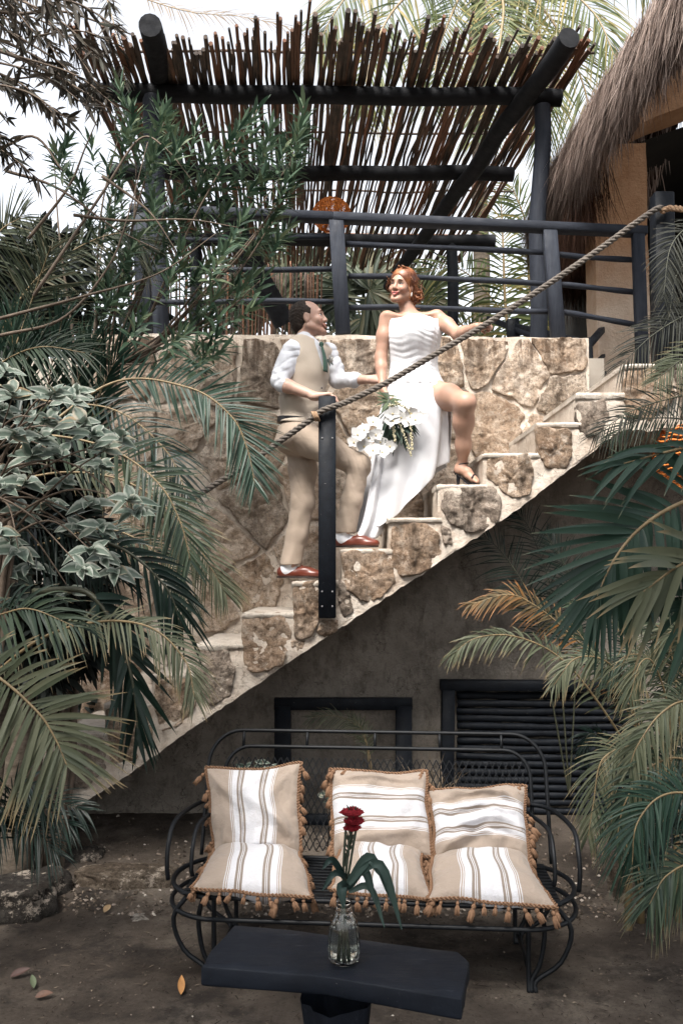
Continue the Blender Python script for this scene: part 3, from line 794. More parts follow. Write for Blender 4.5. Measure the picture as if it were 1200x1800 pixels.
# seat: frame, slats, and the two rails wrapping round the front with wide rounded ends
def stadium(name, hx, y0, y1, z, r, rad):
    pts = []
    for t in range(11): pts.append((-hx+rad+(2*hx-2*rad)*t/10, y0, z))
    n = 16; ym = (y0+y1)/2; ry = (y1-y0)/2
    for t in range(1, n): a = -math.pi/2+math.pi*t/n; pts.append((hx-rad+rad*math.cos(a), ym+ry*math.sin(a), z))
    for t in range(11): pts.append((hx-rad-(2*hx-2*rad)*t/10, y1, z))
    for t in range(1, n+1): a = math.pi/2+math.pi*t/n; pts.append((-hx+rad+rad*math.cos(a), ym+ry*math.sin(a), z))
    return bar(name, pts, r)
stadium('seat_rail', .935, -.30, .27, SZ, .0115, .24)
stadium('lower_rail', .94, -.325, .29, SZ-.085, .0110, .26)
for k in range(13):
    y = -.26+k*.042
    MB().beam(B(-.84, y, SZ+.002), B(.84, y, SZ+.002), .026, .006, bev=.001).build('seat_slat', M['iron'], bench)
for s in (-1, 1):
    # two nested arm hoops per side
    for k, (xo, yo, zo) in enumerate(((.94, -.12, .66), (.84, -.06, .63))):
        pts = [(s*(xo-.16), YB0+.08, SZ+.27), (s*(xo-.06), YB0-.02, zo), (s*(xo-.005), yo+.10, zo-.012), (s*xo, yo-.01, zo-.09), (s*xo, yo-.035, zo-.18), (s*(xo-.005), yo-.03, SZ+.02)]
        bar('arm', pts, .0112 if k == 0 else .0105, 26)
    # legs: double curved straps at each end, front and back
    for yb in (-.23, .27):
        for k, (dx, bow) in enumerate(((0, .0), (.045, .03), (.115, .085))):
            xx = .70
            pts = [(s*(xx+dx), yb, SZ-.01), (s*(xx+dx*1.1+bow*.7), yb, SZ-.12), (s*(xx+dx*.7+bow*.7), yb+.01, SZ-.26), (s*(xx+dx*.3), yb+.01, .05), (s*(xx+dx*.25), yb, .0)]
            bar('leg', pts, .0112, 16, flat=1.0)
    bar('foot_bar', [(s*.715, -.23, .04), (s*.715, .27, .04)], .010)

# ============================================================ cushions
def m_stripe(name, horizontal=False, shift=0.0):
    t = NT(name)
    uvn = t.n.new('ShaderNodeUVMap'); sp = t.n.new('ShaderNodeSeparateXYZ'); t.L(uvn.outputs[0], sp.inputs[0])
    c = sp.outputs['Y' if horizontal else 'X']
    tan, wh, tn2 = (.33, .268, .22), (.60, .60, .63), (.225, .185, .155)
    st = [(0, tan)]
    def line(p, w, col, after): st.append((p, col)); st.append((p+w, after))
    e = .22
    for b0 in (.255,):
        pass
    seq = [(.245, wh, .008), (.253, tan, .010), (.263, wh, .008), (.271, tan, .010), (.281, wh, .055), (.336, tn2, .024), (.36, wh, .008), (.368, tn2, .008), (.376, wh, .008), (.384, tn2, .024), (.408, wh, .012)]
    left = [(p, c_) for p, c_, w_ in seq]+[(.42, wh)]
    right = [(1-p-w_, c_) for p, c_, w_ in reversed(seq)]
    stops = [(0, tan)]+left+right+[(1-.245, tan)]
    # a ramp holds 32 stops
    r = t.ramp(c, stops[:32], 'CONSTANT')
    r = t.mix(t.ramp(t.noise(260, 3, .8), [(.4, 0), (.7, .25)]), r, (.30, .23, .17))
    r = t.mix(t.ramp(t.noise(5, 4, .6), [(.55, 0), (.8, .22)]), r, (.40, .33, .27))
    t.col(r); t.rough(.9, .15); t.b.inputs['Sheen Weight'].default_value = .2
    wv = t.n.new('ShaderNodeTexWave'); wv.inputs['Scale'].default_value = 90; t.L(uvn.outputs[0], wv.inputs[0])
    b = t.bump(wv.outputs['Fac'], .15, .001); t.bump(t.noise(11, 5, .65), .7, .02, b); return t.m
M['stripeV'] = m_stripe('striped_cushion_cloth'); M['stripeH'] = m_stripe('cross_striped_cushion_cloth', True)
M['tassel'] = m_simple('rust_tassel_yarn', (.17, .095, .056), (.29, .175, .11), 60, .9, 300, .5, .002, .1, stretch=(3, 3, .5))
tas_me = None
def tassel_mesh(v):
    r = random.Random(v); mb = MB()
    mb.tube([(0, 0, 0), (0, 0, -.012)], .003, 6)
    mb.sphere((0, 0, -.018), .0085, 8, 6)
    mb.tube([(0, 0, -.026), (0, 0, -.029)], .0055, 8)
    for k in range(12):
        a = 2*math.pi*k/12+r.uniform(-.2, .2); q = .008*r.uniform(.6, 1.35)
        mb.tube([(.003*math.cos(a), .003*math.sin(a), -.026), (.0085*math.cos(a), .0085*math.sin(a), -.036), (q*1.05*math.cos(a), q*1.05*math.sin(a), -.056-r.uniform(0, .006))], [.0035, .0038, .0025], 4)
    mb.sphere((0, 0, -.036), .0085, 8, 5, (1, 1, 1.2))
    o = mb.build('tassel', M['tassel']); me = o.data; bpy.data.objects.remove(o); return me
TM = [tassel_mesh(i) for i in range(3)]
def cushion(label, c, th, mat, seed, wr=.010, tassels=('all',), bulge=1.0, pinch=.05, folds=()):
    """c: four world corners (u0v0, u1v0, u1v1, u0v1)"""
    c = [Vector(q) for q in c]; n = 56
    ctr = sum(c, Vector())/4
    t = thing('cushion', label, 'cushion', tuple(ctr), 'striped tasselled cushions on the bench')
    nrm = (c[1]-c[0]).cross(c[3]-c[0]).normalized()
    def base(u, v):
        # edges bow inwards, corners stay out
        uu = u+(0.5-u)*pinch*math.sin(math.pi*v)*abs(2*u-1)**1.5; vv = v+(0.5-v)*pinch*math.sin(math.pi*u)*abs(2*v-1)**1.5
        q_ = c[0]*(1-uu)*(1-vv)+c[1]*uu*(1-vv)+c[2]*uu*vv+c[3]*(1-uu)*vv
        ex_ = (c[1]-c[0]).normalized(); ey_ = (c[3]-c[0]).normalized()
        return q_+ex_*.022*mnoise.noise(Vector((u*1.7, v*2.6, seed*3.3)))+ey_*.022*mnoise.noise(Vector((u*2.6, v*1.7, seed*5.1)))+nrm*.018*mnoise.noise(Vector((u*2.2, v*2.2, seed*7.7)))
    V = []; UV = []; F = []
    for side in (1, -1):
        off = len(V)
        for j in range(n+1):
            for i in range(n+1):
                u, v = i/n, j/n; e = (1-abs(2*u-1)**2.4)*(1-abs(2*v-1)**2.4); h = th*.5*bulge*max(e, 0)**.5
                p = base(u, v)
                edge = min(u, 1-u, v, 1-v)
                q = 0
                if side == 1:
                    for (fu, fv, fw, ang, amp) in folds:
                        dx_, dy_ = u-fu, v-fv; s_ = dx_*math.cos(ang)+dy_*math.sin(ang); d_ = -dx_*math.sin(ang)+dy_*math.cos(ang)+.25*s_*s_
                        q += amp*math.exp(-(d_/fw)**2)*math.exp(-(s_/.32)**2)
                wrk = wr*2.0*(mnoise.noise(Vector((u*3.2, v*3.2, seed+side)))+.7*mnoise.noise(Vector((u*8, v*6, seed+side*2))))*min(1, edge*10)
                # radiating puckers near the edges
                wrk += .004*math.sin(u*60+seed)*math.exp(-min(v, 1-v)*22)*min(1, u*8, (1-u)*8)+.004*math.sin(v*55+seed)*math.exp(-min(u, 1-u)*22)*min(1, v*8, (1-v)*8)
                V.append(p+nrm*(side*(h+wrk*(h > 1e-5))+q*min(1, edge*8))); UV.append((u, v))
        for j in range(n):
            for i in range(n):
                a = off+j*(n+1)+i; q = (a, a+1, a+n+2, a+n+1); F.append(q if side == 1 else q[::-1])
    mesh_np('cushion_cover', [tuple(v) for v in V], F, mat, t, True, uv=UV)
    # braided edge
    ring = [base(k/24, 0) for k in range(24)]+[base(1, k/24) for k in range(24)]+[base(1-k/24, 1) for k in range(24)]+[base(0, 1-k/24) for k in range(25)]
    mb = MB(); fine = catmull(ring, 520)
    for ph in (0, math.pi):
        pts = []
        for k, p in enumerate(fine):
            tg = (fine[min(k+1, 520)]-fine[max(k-1, 0)]).normalized(); b = nrm.cross(tg)
            a = k*.75+ph; pts.append(p+b*(-.004+.006*math.cos(a))+nrm*.005*math.sin(a))
        mb.tube(pts, .0042, 5, False)
    mb.build('braid', M['tassel'], t)
    r = random.Random(seed)
    for sidei in range(4):
        sd_ = 'sbnw'
        names = ['v0', 'u1', 'v1', 'u0']
        if 'all' not in tassels and names[sidei] not in tassels: continue
        for k in range(10):
            f = (k+.5+r.uniform(-.32, .32))/10
            if r.random() < .08: continue
            p = [base(f, 0), base(1, f), base(f, 1), base(0, f)][sidei]; outw = (p-ctr); outw = (outw-nrm*outw.dot(nrm)).normalized()
            o = link('tassel', r.choice(TM), t)
            d = (outw*r.uniform(.0, .6)+Vector((r.uniform(-.45, .45), -r.uniform(0, .5), -1))).normalized()
            if sidei == 2 and c[2].z > c[0].z+.2: d = (outw*.1+nrm*.6*(1 if nrm.y < 0 else -1)+Vector((r.uniform(-.4, .4), 0, -.8))).normalized(); p = p+nrm*(.012 if nrm.y < 0 else -.012)
            o.rotation_euler = (-d).to_track_quat('Z', 'Y').to_euler(); o.rotation_euler.rotate_axis('Z', r.uniform(0, 6))
            o.location = p+outw*.004-ORG[t]; s_ = r.uniform(.85, 1.4); o.scale = (s_, s_*r.uniform(.8, 1.1), s_*r.uniform(.85, 1.2))
    return t
def lean(pb, pt, D0, D1):  # helper not in world use
    return P(*pb, D0), P(*pt, D1)
# back cushions: corners bottom-left, bottom-right, top-right, top-left
cushion('tall tan cushion with white vertical stripes leaning at the left end of the bench', [P(374, 1512, 4.32), P(528, 1508, 4.28), P(528, 1345, 4.50), P(362, 1350, 4.54)], .15, M['stripeV'], 1, .012, ('u1', 'u0'), 1, .05,
        [(.15, .25, .05, 1.2, .03), (.85, .3, .06, -.8, .03), (.12, .8, .05, 2.2, .02), (.86, .82, .05, .9, .022), (.5, .1, .05, .1, .02)])
cushion('tan cushion with white horizontal stripes leaning at the middle of the bench back', [P(588, 1505, 4.26), P(758, 1505, 4.23), P(748, 1358, 4.46), P(578, 1352, 4.49)], .16, M['stripeH'], 2, .009, ('u1', 'u0', 'v1'), 1, .04,
        [(.3, .88, .04, .1, .022), (.7, .84, .04, -.15, -.02), (.5, .2, .05, .15, .02)])
cushion('slumped creased tan cushion with cross stripes leaning at the right end of the bench', [P(770, 1520, 4.19), P(930, 1515, 4.16), P(922, 1380, 4.40), P(752, 1388, 4.43)], .16, M['stripeH'], 3, .013, ('u1', 'u0', 'v1'), 1, .04,
        [(.62, .84, .04, -.25, .045), (.3, .80, .04, .2, -.02), (.4, .62, .035, .12, -.03), (.5, .46, .04, .05, .035), (.35, .25, .05, .35, .045), (.65, .32, .04, -.2, -.03), (.7, .58, .03, .1, .02)])
# seat cushions: front-left, front-right, back-right, back-left
def seatc(fl, frt, br, bl): return [P(*fl), P(*frt), P(*br), P(*bl)]
cushion('striped seat cushion lying at the left end, its front left corner bunched with tassels', seatc((336, 1562, 3.96), (552, 1576, 3.90), (524, 1496, 4.32), (378, 1494, 4.34)), .17, M['stripeV'], 4, .006, ('v0', 'u0', 'u1'), 1, .05)
cushion('striped seat cushion lying in the middle of the bench behind the red flower', seatc((578, 1566, 3.92), (764, 1584, 3.89), (742, 1496, 4.26), (600, 1492, 4.28)), .18, M['stripeV'], 5, .006, ('v0', 'u1'), 1, .05)
cushion('striped seat cushion lying at the right end of the bench', seatc((752, 1582, 3.88), (978, 1592, 3.82), (922, 1502, 4.22), (762, 1504, 4.24)), .17, M['stripeV'], 6, .006, ('v0', 'u0', 'u1'), 1, .05)

# ============================================================ low black table
tab = thing('low_table', 'low navy-black slab table with a trunk-like foot in front of the bench', 'table', tuple(PZ(600, 1740, 0)))
TZ = .52
cs = [PZ(354, 1699, TZ), PZ(572, 1716, TZ), PZ(811, 1757, TZ), PZ(824, 1690, TZ), PZ(806, 1674, TZ), PZ(700, 1660, TZ), PZ(520, 1635, TZ), PZ(412, 1626, TZ), PZ(370, 1672, TZ)]
out = []
for i in range(len(cs)):
    a, b = cs[i], cs[(i+1) % len(cs)]
    for k in range(6): out.append(a.lerp(b, k/6))
cen = sum(cs, Vector())/len(cs); m_ = len(out); mb = MB(); vs = []
for q, (ins, z) in enumerate(((.012, -.064), (.003, -.061), (.0, -.055), (.0, -.006), (.002, -.002), (.006, 0), (.08, .001), (.17, 0))):
    for k, p in enumerate(out):
        d = (cen-p); L = d.length; ww = .004*nz(k*.35, q*.2, 1)+.002*nz(k*1.1, q, 2)
        p2 = p+d*((ins+ww*(q < 6))/L) if q < 6 else p+d*(ins*4.2 if ins < .1 else .8)
        vs.append((p2.x, p2.y, TZ+z+(.002*nz(p2.x*9, p2.y*9, 1) if q > 4 else 0)))
fs = [(q*m_+k, q*m_+(k+1) % m_, (q+1)*m_+(k+1) % m_, (q+1)*m_+k) for q in range(7) for k in range(m_)]
vs.append((cen.x, cen.y, TZ)); fs += [(7*m_+k, 7*m_+(k+1) % m_, len(vs)-1) for k in range(m_)]
fs.append(tuple(range(m_))[::-1])
def m_table():
    t = NT('navy_black_table_paint')
    c = t.ramp(t.noise(5, 5, .7), [(.3, (.0035, .005, .009)), (.7, (.009, .0125, .020))])
    c = t.mix(t.ramp(t.noise(9, 8, .8, stretch=(1, 3, 1)), [(.63, 0), (.72, .35)]), c, (.12, .13, .15))
    sp = t.n.new('ShaderNodeSeparateXYZ'); t.L(t.vec, sp.inputs[0])
    c = t.mix(t.ramp(t.noise(45, 6, .8), [(.69, 0), (.73, .8)]), c, (.42, .38, .34))
    c = t.mix(t.ramp(t.noise(16, 7, .8, stretch=(.5, 4, 1)), [(.62, 0), (.68, .5)]), c, (.09, .095, .11)); t.col(c); t.rough(t.ramp(t.noise(8, 5, .6), [(.3, .5), (.7, .75)]), .22); t.bump(t.noise(14, 6, .7, stretch=(.6, 3, 1)), .5, .006); return t.m
M['table'] = m_table()
sharp(mesh_np('table_top', [tuple(v) for v in vs], fs, M['table'], tab, True), 60)
fc = PZ(590, 1716, TZ); fc.z = 0; mb = MB()
mb.lathe([(.165, -.01), (.16, .05), (.13, .14), (.10, .24), (.095, .34), (.11, .45)], fc, 22, lambda i, k: 1+.10*math.sin(k*1.3)+.05*math.sin(k*2.9+i))
mb.build('trunk_foot', M['table'], tab)

# ---- vase with red flower
vb = PZ(604, 1692, TZ)
M['glass'] = None
t = NT('clear_pressed_glass'); t.b.inputs['Transmission Weight'].default_value = 1; t.b.inputs['Roughness'].default_value = .03; t.b.inputs['IOR'].default_value = 1.45; t.col((.97, .98, .97)); M['glass'] = t.m
t = NT('vase_water'); t.b.inputs['Transmission Weight'].default_value = 1; t.b.inputs['Roughness'].default_value = .0; t.b.inputs['IOR'].default_value = 1.33; t.col((.90, .93, .86)); M['water'] = t.m
vase = thing('glass_vase', 'clear pressed-glass bottle vase with diamond facets standing on the low table', 'vase', tuple(vb))
S_ = 24
def vmod(i, k):
    return 1+(.045 if (2 < i < 13 and (i+k) % 2 == 0) else 0)
pro = [(.001, .004), (.036, .002), (.046, .008), (.051, .020), (.053, .034), (.054, .048), (.054, .062), (.053, .076), (.052, .090), (.050, .104), (.048, .118), (.046, .130), (.042, .144), (.034, .158), (.027, .170), (.024, .184), (.024, .196), (.027, .204), (.026, .206), (.021, .200), (.020, .184), (.023, .168), (.030, .156), (.038, .142), (.043, .12), (.047, .09), (.048, .05), (.045, .022), (.030, .014), (.001, .013)]
o = MB().lathe(pro, vb, S_, vmod).build('vase_glass', M['glass'], vase); sharp(o, 12)
MB().lathe([(.001, .0145), (.030, .015), (.0445, .023), (.0475, .05), (.0465, .09), (.0425, .119), (.041, .125), (.001, .125)], vb, S_).build('water', M['water'], vase)
fl = thing('red_flower', 'dark red crested flower stem with drooping grey-green leaves in the glass vase', 'flower', tuple(vb+Vector((0, 0, .02))))
M['stem'] = m_simple('dark_stem', (.02, .03, .02), (.05, .06, .04), 30, .6, 80, .2)
M['red'] = m_simple('crimson_petal', (.13, .006, .012), (.27, .018, .026), 50, .75, 200, .6, .004, .2)
top = P(619, 1428, vb.y)
for dx in (-.012, 0, .012):
    MB().tube(catmull([vb+Vector((dx, 0, .02)), vb+Vector((dx*.3, 0, .2)), vb+Vector((.012+dx, -.005, .34)), top+Vector((dx*1.6, 0, -.02))], 14), .0042, 6).build('stem', M['stem'], fl)
# dark seed spikes under the crest
r = np.random.default_rng(4); Nn = 60
hgt = r.uniform(0, 1, Nn); bs = np.array([tuple((vb+Vector((.012, 0, .30))).lerp(top, float(h))) for h in hgt]); an = r.uniform(0, 6.28, Nn)
dd = np.stack([np.cos(an)*.5, np.sin(an)*.5, np.full(Nn, .8)], 1)
V, F_, S, I = leaf_batch(bs, dd, np.tile([0, -1, .2], (Nn, 1)), r.uniform(.015, .04, Nn), .007, 0.0, 3, .3, 'leaf')
mesh_np('calyx', V, F_, M['stem'], fl)
for k, (ox, oz, sx, sz) in enumerate([(-.002, .0, .034, .012), (.006, -.030, .028, .013), (.0, -.052, .022, .011)]):
    mb = MB(); cc = top+Vector((ox, 0, oz)); vs = []; fs = []; ns, nr_ = 48, 10
    for i in range(nr_+1):
        ph = math.pi*i/nr_
        for q in range(ns):
            a = 2*math.pi*q/ns; f = 1+.13*math.sin(q*2.1+i*1.7+k)+.12*mnoise.noise(Vector((q*.5, i*.9, k*3)))
            vs.append(cc+Vector((sx*f*math.sin(ph)*math.cos(a), sx*.8*f*math.sin(ph)*math.sin(a), sz*f*math.cos(ph))))
    fs = [(i*ns+q, (i+1)*ns+q, (i+1)*ns+(q+1) % ns, i*ns+(q+1) % ns) for i in range(nr_) for q in range(ns)]
    mb.add(vs, fs)
    Nn = 240; u = r.normal(size=(Nn, 3)); u /= np.linalg.norm(u, axis=1, keepdims=True); u[:, 2] = np.abs(u[:, 2])*.8-.1
    bs = np.array(tuple(cc))+u*np.array([sx, sx*.8, sz])*.9
    V, F_, S, I = leaf_batch(bs, u, np.tile([.3, -1, .5], (Nn, 1)), r.uniform(.006, .016, Nn), .005, 0.0, 2, .3, 'leaf')
    mb.add(V.tolist(), F_.tolist()); mb.build('crest', M['red'], fl)
def m_leaf(name, c1, c2, c3=None, tip=None, rough=.45, trans=.25, tip0=.8, spec=.22, sc=2):
    rough = rough+.08
    """leaf colour varies per leaf ('rnd'), with dry tips along 's'"""
    t = NT(name); a = t.attr('rnd').outputs['Fac']; s = t.attr('s').outputs['Fac']
    c = t.ramp(a, [(0, c1), (.75, c2)]+([(1, c3)] if c3 else []))
    c = t.mix(t.ramp(t.noise(sc, 3, .5), [(.35, 0), (.7, .5)]), c, c1)
    if tip: c = t.mix(t.ramp(s, [(tip0, 0), (1, 1)]), c, tip)
    c = t.mix(t.math('MULTIPLY', t.ramp(t.noise(40, 3, .6), [(.6, 0), (.75, 1)]), .3), c, tuple(x*.5 for x in c1))
    t.col(c); t.rough(rough, spec)
    tr = t.n.new('ShaderNodeBsdfTranslucent'); t.L(c, tr.inputs[0]); mx = t.n.new('ShaderNodeMixShader'); mx.inputs[0].default_value = trans
    t.L(t.b.outputs[0], mx.inputs[1]); t.L(tr.outputs[0], mx.inputs[2]); t.L(mx.outputs[0], t.out.inputs[0]); return t.m
M['flleaf'] = m_leaf('grey_green_flower_leaf', (.018, .036, .032), (.05, .08, .068), rough=.4, trans=.15)
lb = P(612, 1560, vb.y)
for k, (p1, p2, w_) in enumerate([((585, 1512), (566, 1528), .030), ((588, 1535), (566, 1566), .028), ((600, 1560), (604, 1596), .046), ((640, 1530), (660, 1590), .040), ((655, 1512), (690, 1590), .036), ((668, 1520), (706, 1634), .040), ((650, 1560), (676, 1632), .030), ((648, 1508), (668, 1540), .05)]):
    a = lb+Vector((0, -.01*k+.02, .03*(k % 2))); b = P(*p1, vb.y-.04-.02*(k % 3)); c = P(*p2, vb.y-.06-.02*(k % 3)); path = catmull([a, b, c], 10); mb = MB(); vs = []
    for i, p in enumerate(path):
        tg = (path[min(i+1, 10)]-path[max(i-1, 0)]).normalized(); sd_ = tg.cross(Vector((0, -1, .3))).normalized(); s_ = i/10; hw = w_*.38*max(.06, math.sin(math.pi*min(1, .12+s_*.86))**.8)
        up = sd_.cross(tg)
        for q in (-1, -.5, 0, .5, 1): vs.append(p+sd_*hw*q+up*hw*.5*abs(q))
    fs = [(i*5+q, i*5+q+1, (i+1)*5+q+1, (i+1)*5+q) for i in range(10) for q in range(4)]
    o = mesh_np('leaf', [tuple(v) for v in vs], fs, M['flleaf'], fl, True, {'rnd': np.full(55, k/8), 's': np.repeat(np.linspace(0, 1, 11), 5)})

# ============================================================ rocks, gravel, litter on the ground
M['rock'] = m_stone('ground_rock', (.06, .045, .032), (.13, .10, .075), (.22, .18, .14), .5)
M['rockdark'] = m_stone('dark_ground_rock', (.022, .020, .018), (.05, .043, .037), (.09, .08, .07), .5)
def rock(label, c, dims, rot, seed, mat, name='rock', group=None):
    c = Vector(c); V = []; n = 22; F = []
    ca, sa = math.cos(rot), math.sin(rot)
    for i in range(n+1):
        ph = math.pi*i/n
        for k in range(n*2):
            a = math.pi*k/n; d = Vector((math.sin(ph)*math.cos(a), math.sin(ph)*math.sin(a), math.cos(ph)))
            q = Vector([math.copysign(abs(x)**.55, x) for x in d]); q *= 1+.22*mnoise.noise(d*1.6+Vector((seed, 0, 0)))+.10*mnoise.noise(d*4+Vector((seed, 3, 0)))+.05*mnoise.noise(d*10+Vector((seed, 3, 0)))
            x, y, z = q.x*dims[0], q.y*dims[1], q.z*dims[2]
            V.append((c.x+x*ca-y*sa, c.y+x*sa+y*ca, c.z+z))
    F = [(i*2*n+k, (i+1)*2*n+k, (i+1)*2*n+(k+1) % (2*n), i*2*n+(k+1) % (2*n)) for i in range(n) for k in range(2*n)]
    o = mesh_np(name, V, F, mat, None, True); me = o.data
    me.transform(Matrix.Translation(-c)); o.location = c; tag(o, label, 'rock', group); return o
g0 = PZ(218, 1545, .03)
rock('long flat sandy stone slab lying left of the bench', g0, (.29, .12, .065), -.05, 1, M['rock'], 'stone_slab')
rock('large dark boulder at the far left edge of the ground', PZ(20, 1590, .04), (.22, .20, .13), .3, 2, M['rockdark'])
rock('dark jagged rock between the boulder and the flat slab', PZ(82, 1560, .03), (.13, .12, .09), .8, 3, M['rockdark'])
rock('small dark rock behind the flat slab at its left end', PZ(150, 1510, .03), (.11, .10, .06), .2, 4, M['rockdark'])
rock('upright grey rock under the palms right of the bench', PZ(1122, 1560, .06), (.13, .15, .19), .4, 5, M['rock'])
rock('taller dark rock at the right edge under the palms', PZ(1185, 1575, .06), (.15, .17, .19), 1.0, 6, M['rockdark'])
rock('pale flat stone patch sunk in the sand left of the table', PZ(232, 1622, -.012), (.10, .08, .022), .5, 8, m_stone('pale_sunken_stone', (.26, .23, .20), (.36, .33, .29), (.46, .42, .38), .1), 'sunken_stone')
# gravel along the wall
r = np.random.default_rng(11); N = 5200
gx = r.uniform(-2.6, 3.0, N); gy_ = 4.75+np.abs(r.normal(0, .62, N)); gs = r.uniform(.004, .017, N)**1.0
gy_[:1500] = r.uniform(3.1, 4.9, 1500); gs[:1500] = r.uniform(.002, .007, 1500)
tet = np.array([(1, 0, -.5), (-.4, .9, -.5), (-.6, -.8, -.4), (.1, .1, .9), (.7, .5, .3), (-.7, .2, .3)])
F0 = np.array([(0, 4, 2), (0, 1, 4), (1, 5, 4), (4, 5, 3), (4, 3, 2), (5, 2, 3), (1, 2, 5), (0, 2, 1)])
an = r.uniform(0, 6.28, N); ca, sa = np.cos(an), np.sin(an)
T = tet[None]*gs[:, None, None]*r.uniform(.6, 1.3, (N, 6, 1))
Vx = T[..., 0]*ca[:, None]-T[..., 1]*sa[:, None]+gx[:, None]; Vy = T[..., 0]*sa[:, None]+T[..., 1]*ca[:, None]+gy_[:, None]
gzz = np.array([gz(a, b) for a, b in zip(gx, gy_)]); Vz = T[..., 2]*.6+gzz[:, None]+.004
def m_var(name, stops, rough=.9):
    t = NT(name); t.col(t.ramp(t.attr('rnd').outputs['Fac'], stops)); t.rough(rough, .2); return t.m
o = mesh_np('gravel', np.stack([Vx, Vy, Vz], -1).reshape(-1, 3), (F0[None]+(np.arange(N)*6)[:, None, None]).reshape(-1, 3), m_var('mixed_gravel', [(0, (.03, .024, .018)), (.6, (.11, .085, .065)), (.92, (.22, .18, .15)), (1, (.42, .38, .33))]), None, False, {'rnd': np.repeat(r.uniform(0, 1, N), 6)})
tag(o, 'loose brown gravel scattered over the soil, thickest behind the bench', 'gravel'); o['kind'] = 'stuff'
# scattered twigs / crumbs everywhere
N = 3200; gx = r.uniform(-2.4, 2.6, N); gy_ = r.uniform(3.2, 5.4, N); gzz = np.array([gz(a, b) for a, b in zip(gx, gy_)])
an = r.uniform(0, 6.28, N)
V, F_, S, I = leaf_batch(np.stack([gx, gy_, gzz+.006], 1), np.stack([np.cos(an), np.sin(an), r.uniform(-.02, .12, N)], 1), np.tile([0, 0, 1.], (N, 1)), r.uniform(.008, .05, N)*r.uniform(.3, 1.3, N), r.uniform(.002, .007, N), r.uniform(-.1, .1, N), 3, .6, 'leaf')
o = mesh_np('leaf_litter', V, F_, m_var('dry_litter', [(0, (.014, .011, .009)), (.8, (.05, .036, .028)), (1, (.24, .19, .14))]), None, True, {'rnd': r.uniform(0, 1, N)[I]})
tag(o, 'tiny dark twigs and leaf crumbs strewn over the sand', 'litter'); o['kind'] = 'stuff'
def fallen(label, px, py, L, W_, rot, c, seed):
    p = PZ(px, py, .0); p.z = gz(p.x, p.y)+.012
    d = np.array([[math.cos(rot), math.sin(rot), .12]])
    V, F_, S, I = leaf_batch(np.array([[0., 0, 0]]), d, np.array([[.2, -.5, 1.]]), L, W_, .10, 8, .7, 'leaf', curl=np.array([.25]))
    o = mesh_np('fallen_leaf', V, F_, m_simple('fallen_leaf_'+label.split()[0], c, tuple(x*1.4 for x in c), 40, .6, 80, .4), None, True); o.location = p; tag(o, label, 'leaf')
    return o
fallen('orange curled dead leaf on the sand left of the table foot', 318, 1755, .12, .032, 1.75, (.30, .15, .055), 1)
fallen('ochre dry leaf beside the pale sunken stone', 183, 1612, .07, .035, 1.4, (.26, .18, .10), 2)
fallen('green fallen leaf at the lower left of the sand', 60, 1742, .09, .028, 2.0, (.07, .085, .05), 3)
fallen('brown dead leaf under the green one at the lower left', 62, 1757, .08, .035, .1, (.08, .042, .028), 4)
fallen('dark brown curled leaf near the left edge of the sand', 18, 1722, .09, .035, .6, (.05, .025, .02), 5)
NRG = np.random.default_rng(33); G = {}
def leaves_at(name, par, B_, D_, N_, L_, W_l, dr, mat, segs=4, fold=.2, shape='leaf', stuff=True, rnd=None, curl=None):
    V, F, S, I = leaf_batch(np.asarray(B_, float), np.asarray(D_, float), np.asarray(N_, float), np.asarray(L_, float), np.asarray(W_l, float), np.asarray(dr, float), segs, fold, shape, curl=curl)
    R_ = NRG.uniform(0, 1, len(B_)) if rnd is None else rnd
    o = mesh_np(name, V, F, G[mat] if isinstance(mat, str) else mat, par, True, {'rnd': R_[I], 's': S})
    if stuff: o['kind'] = 'stuff'
    return o
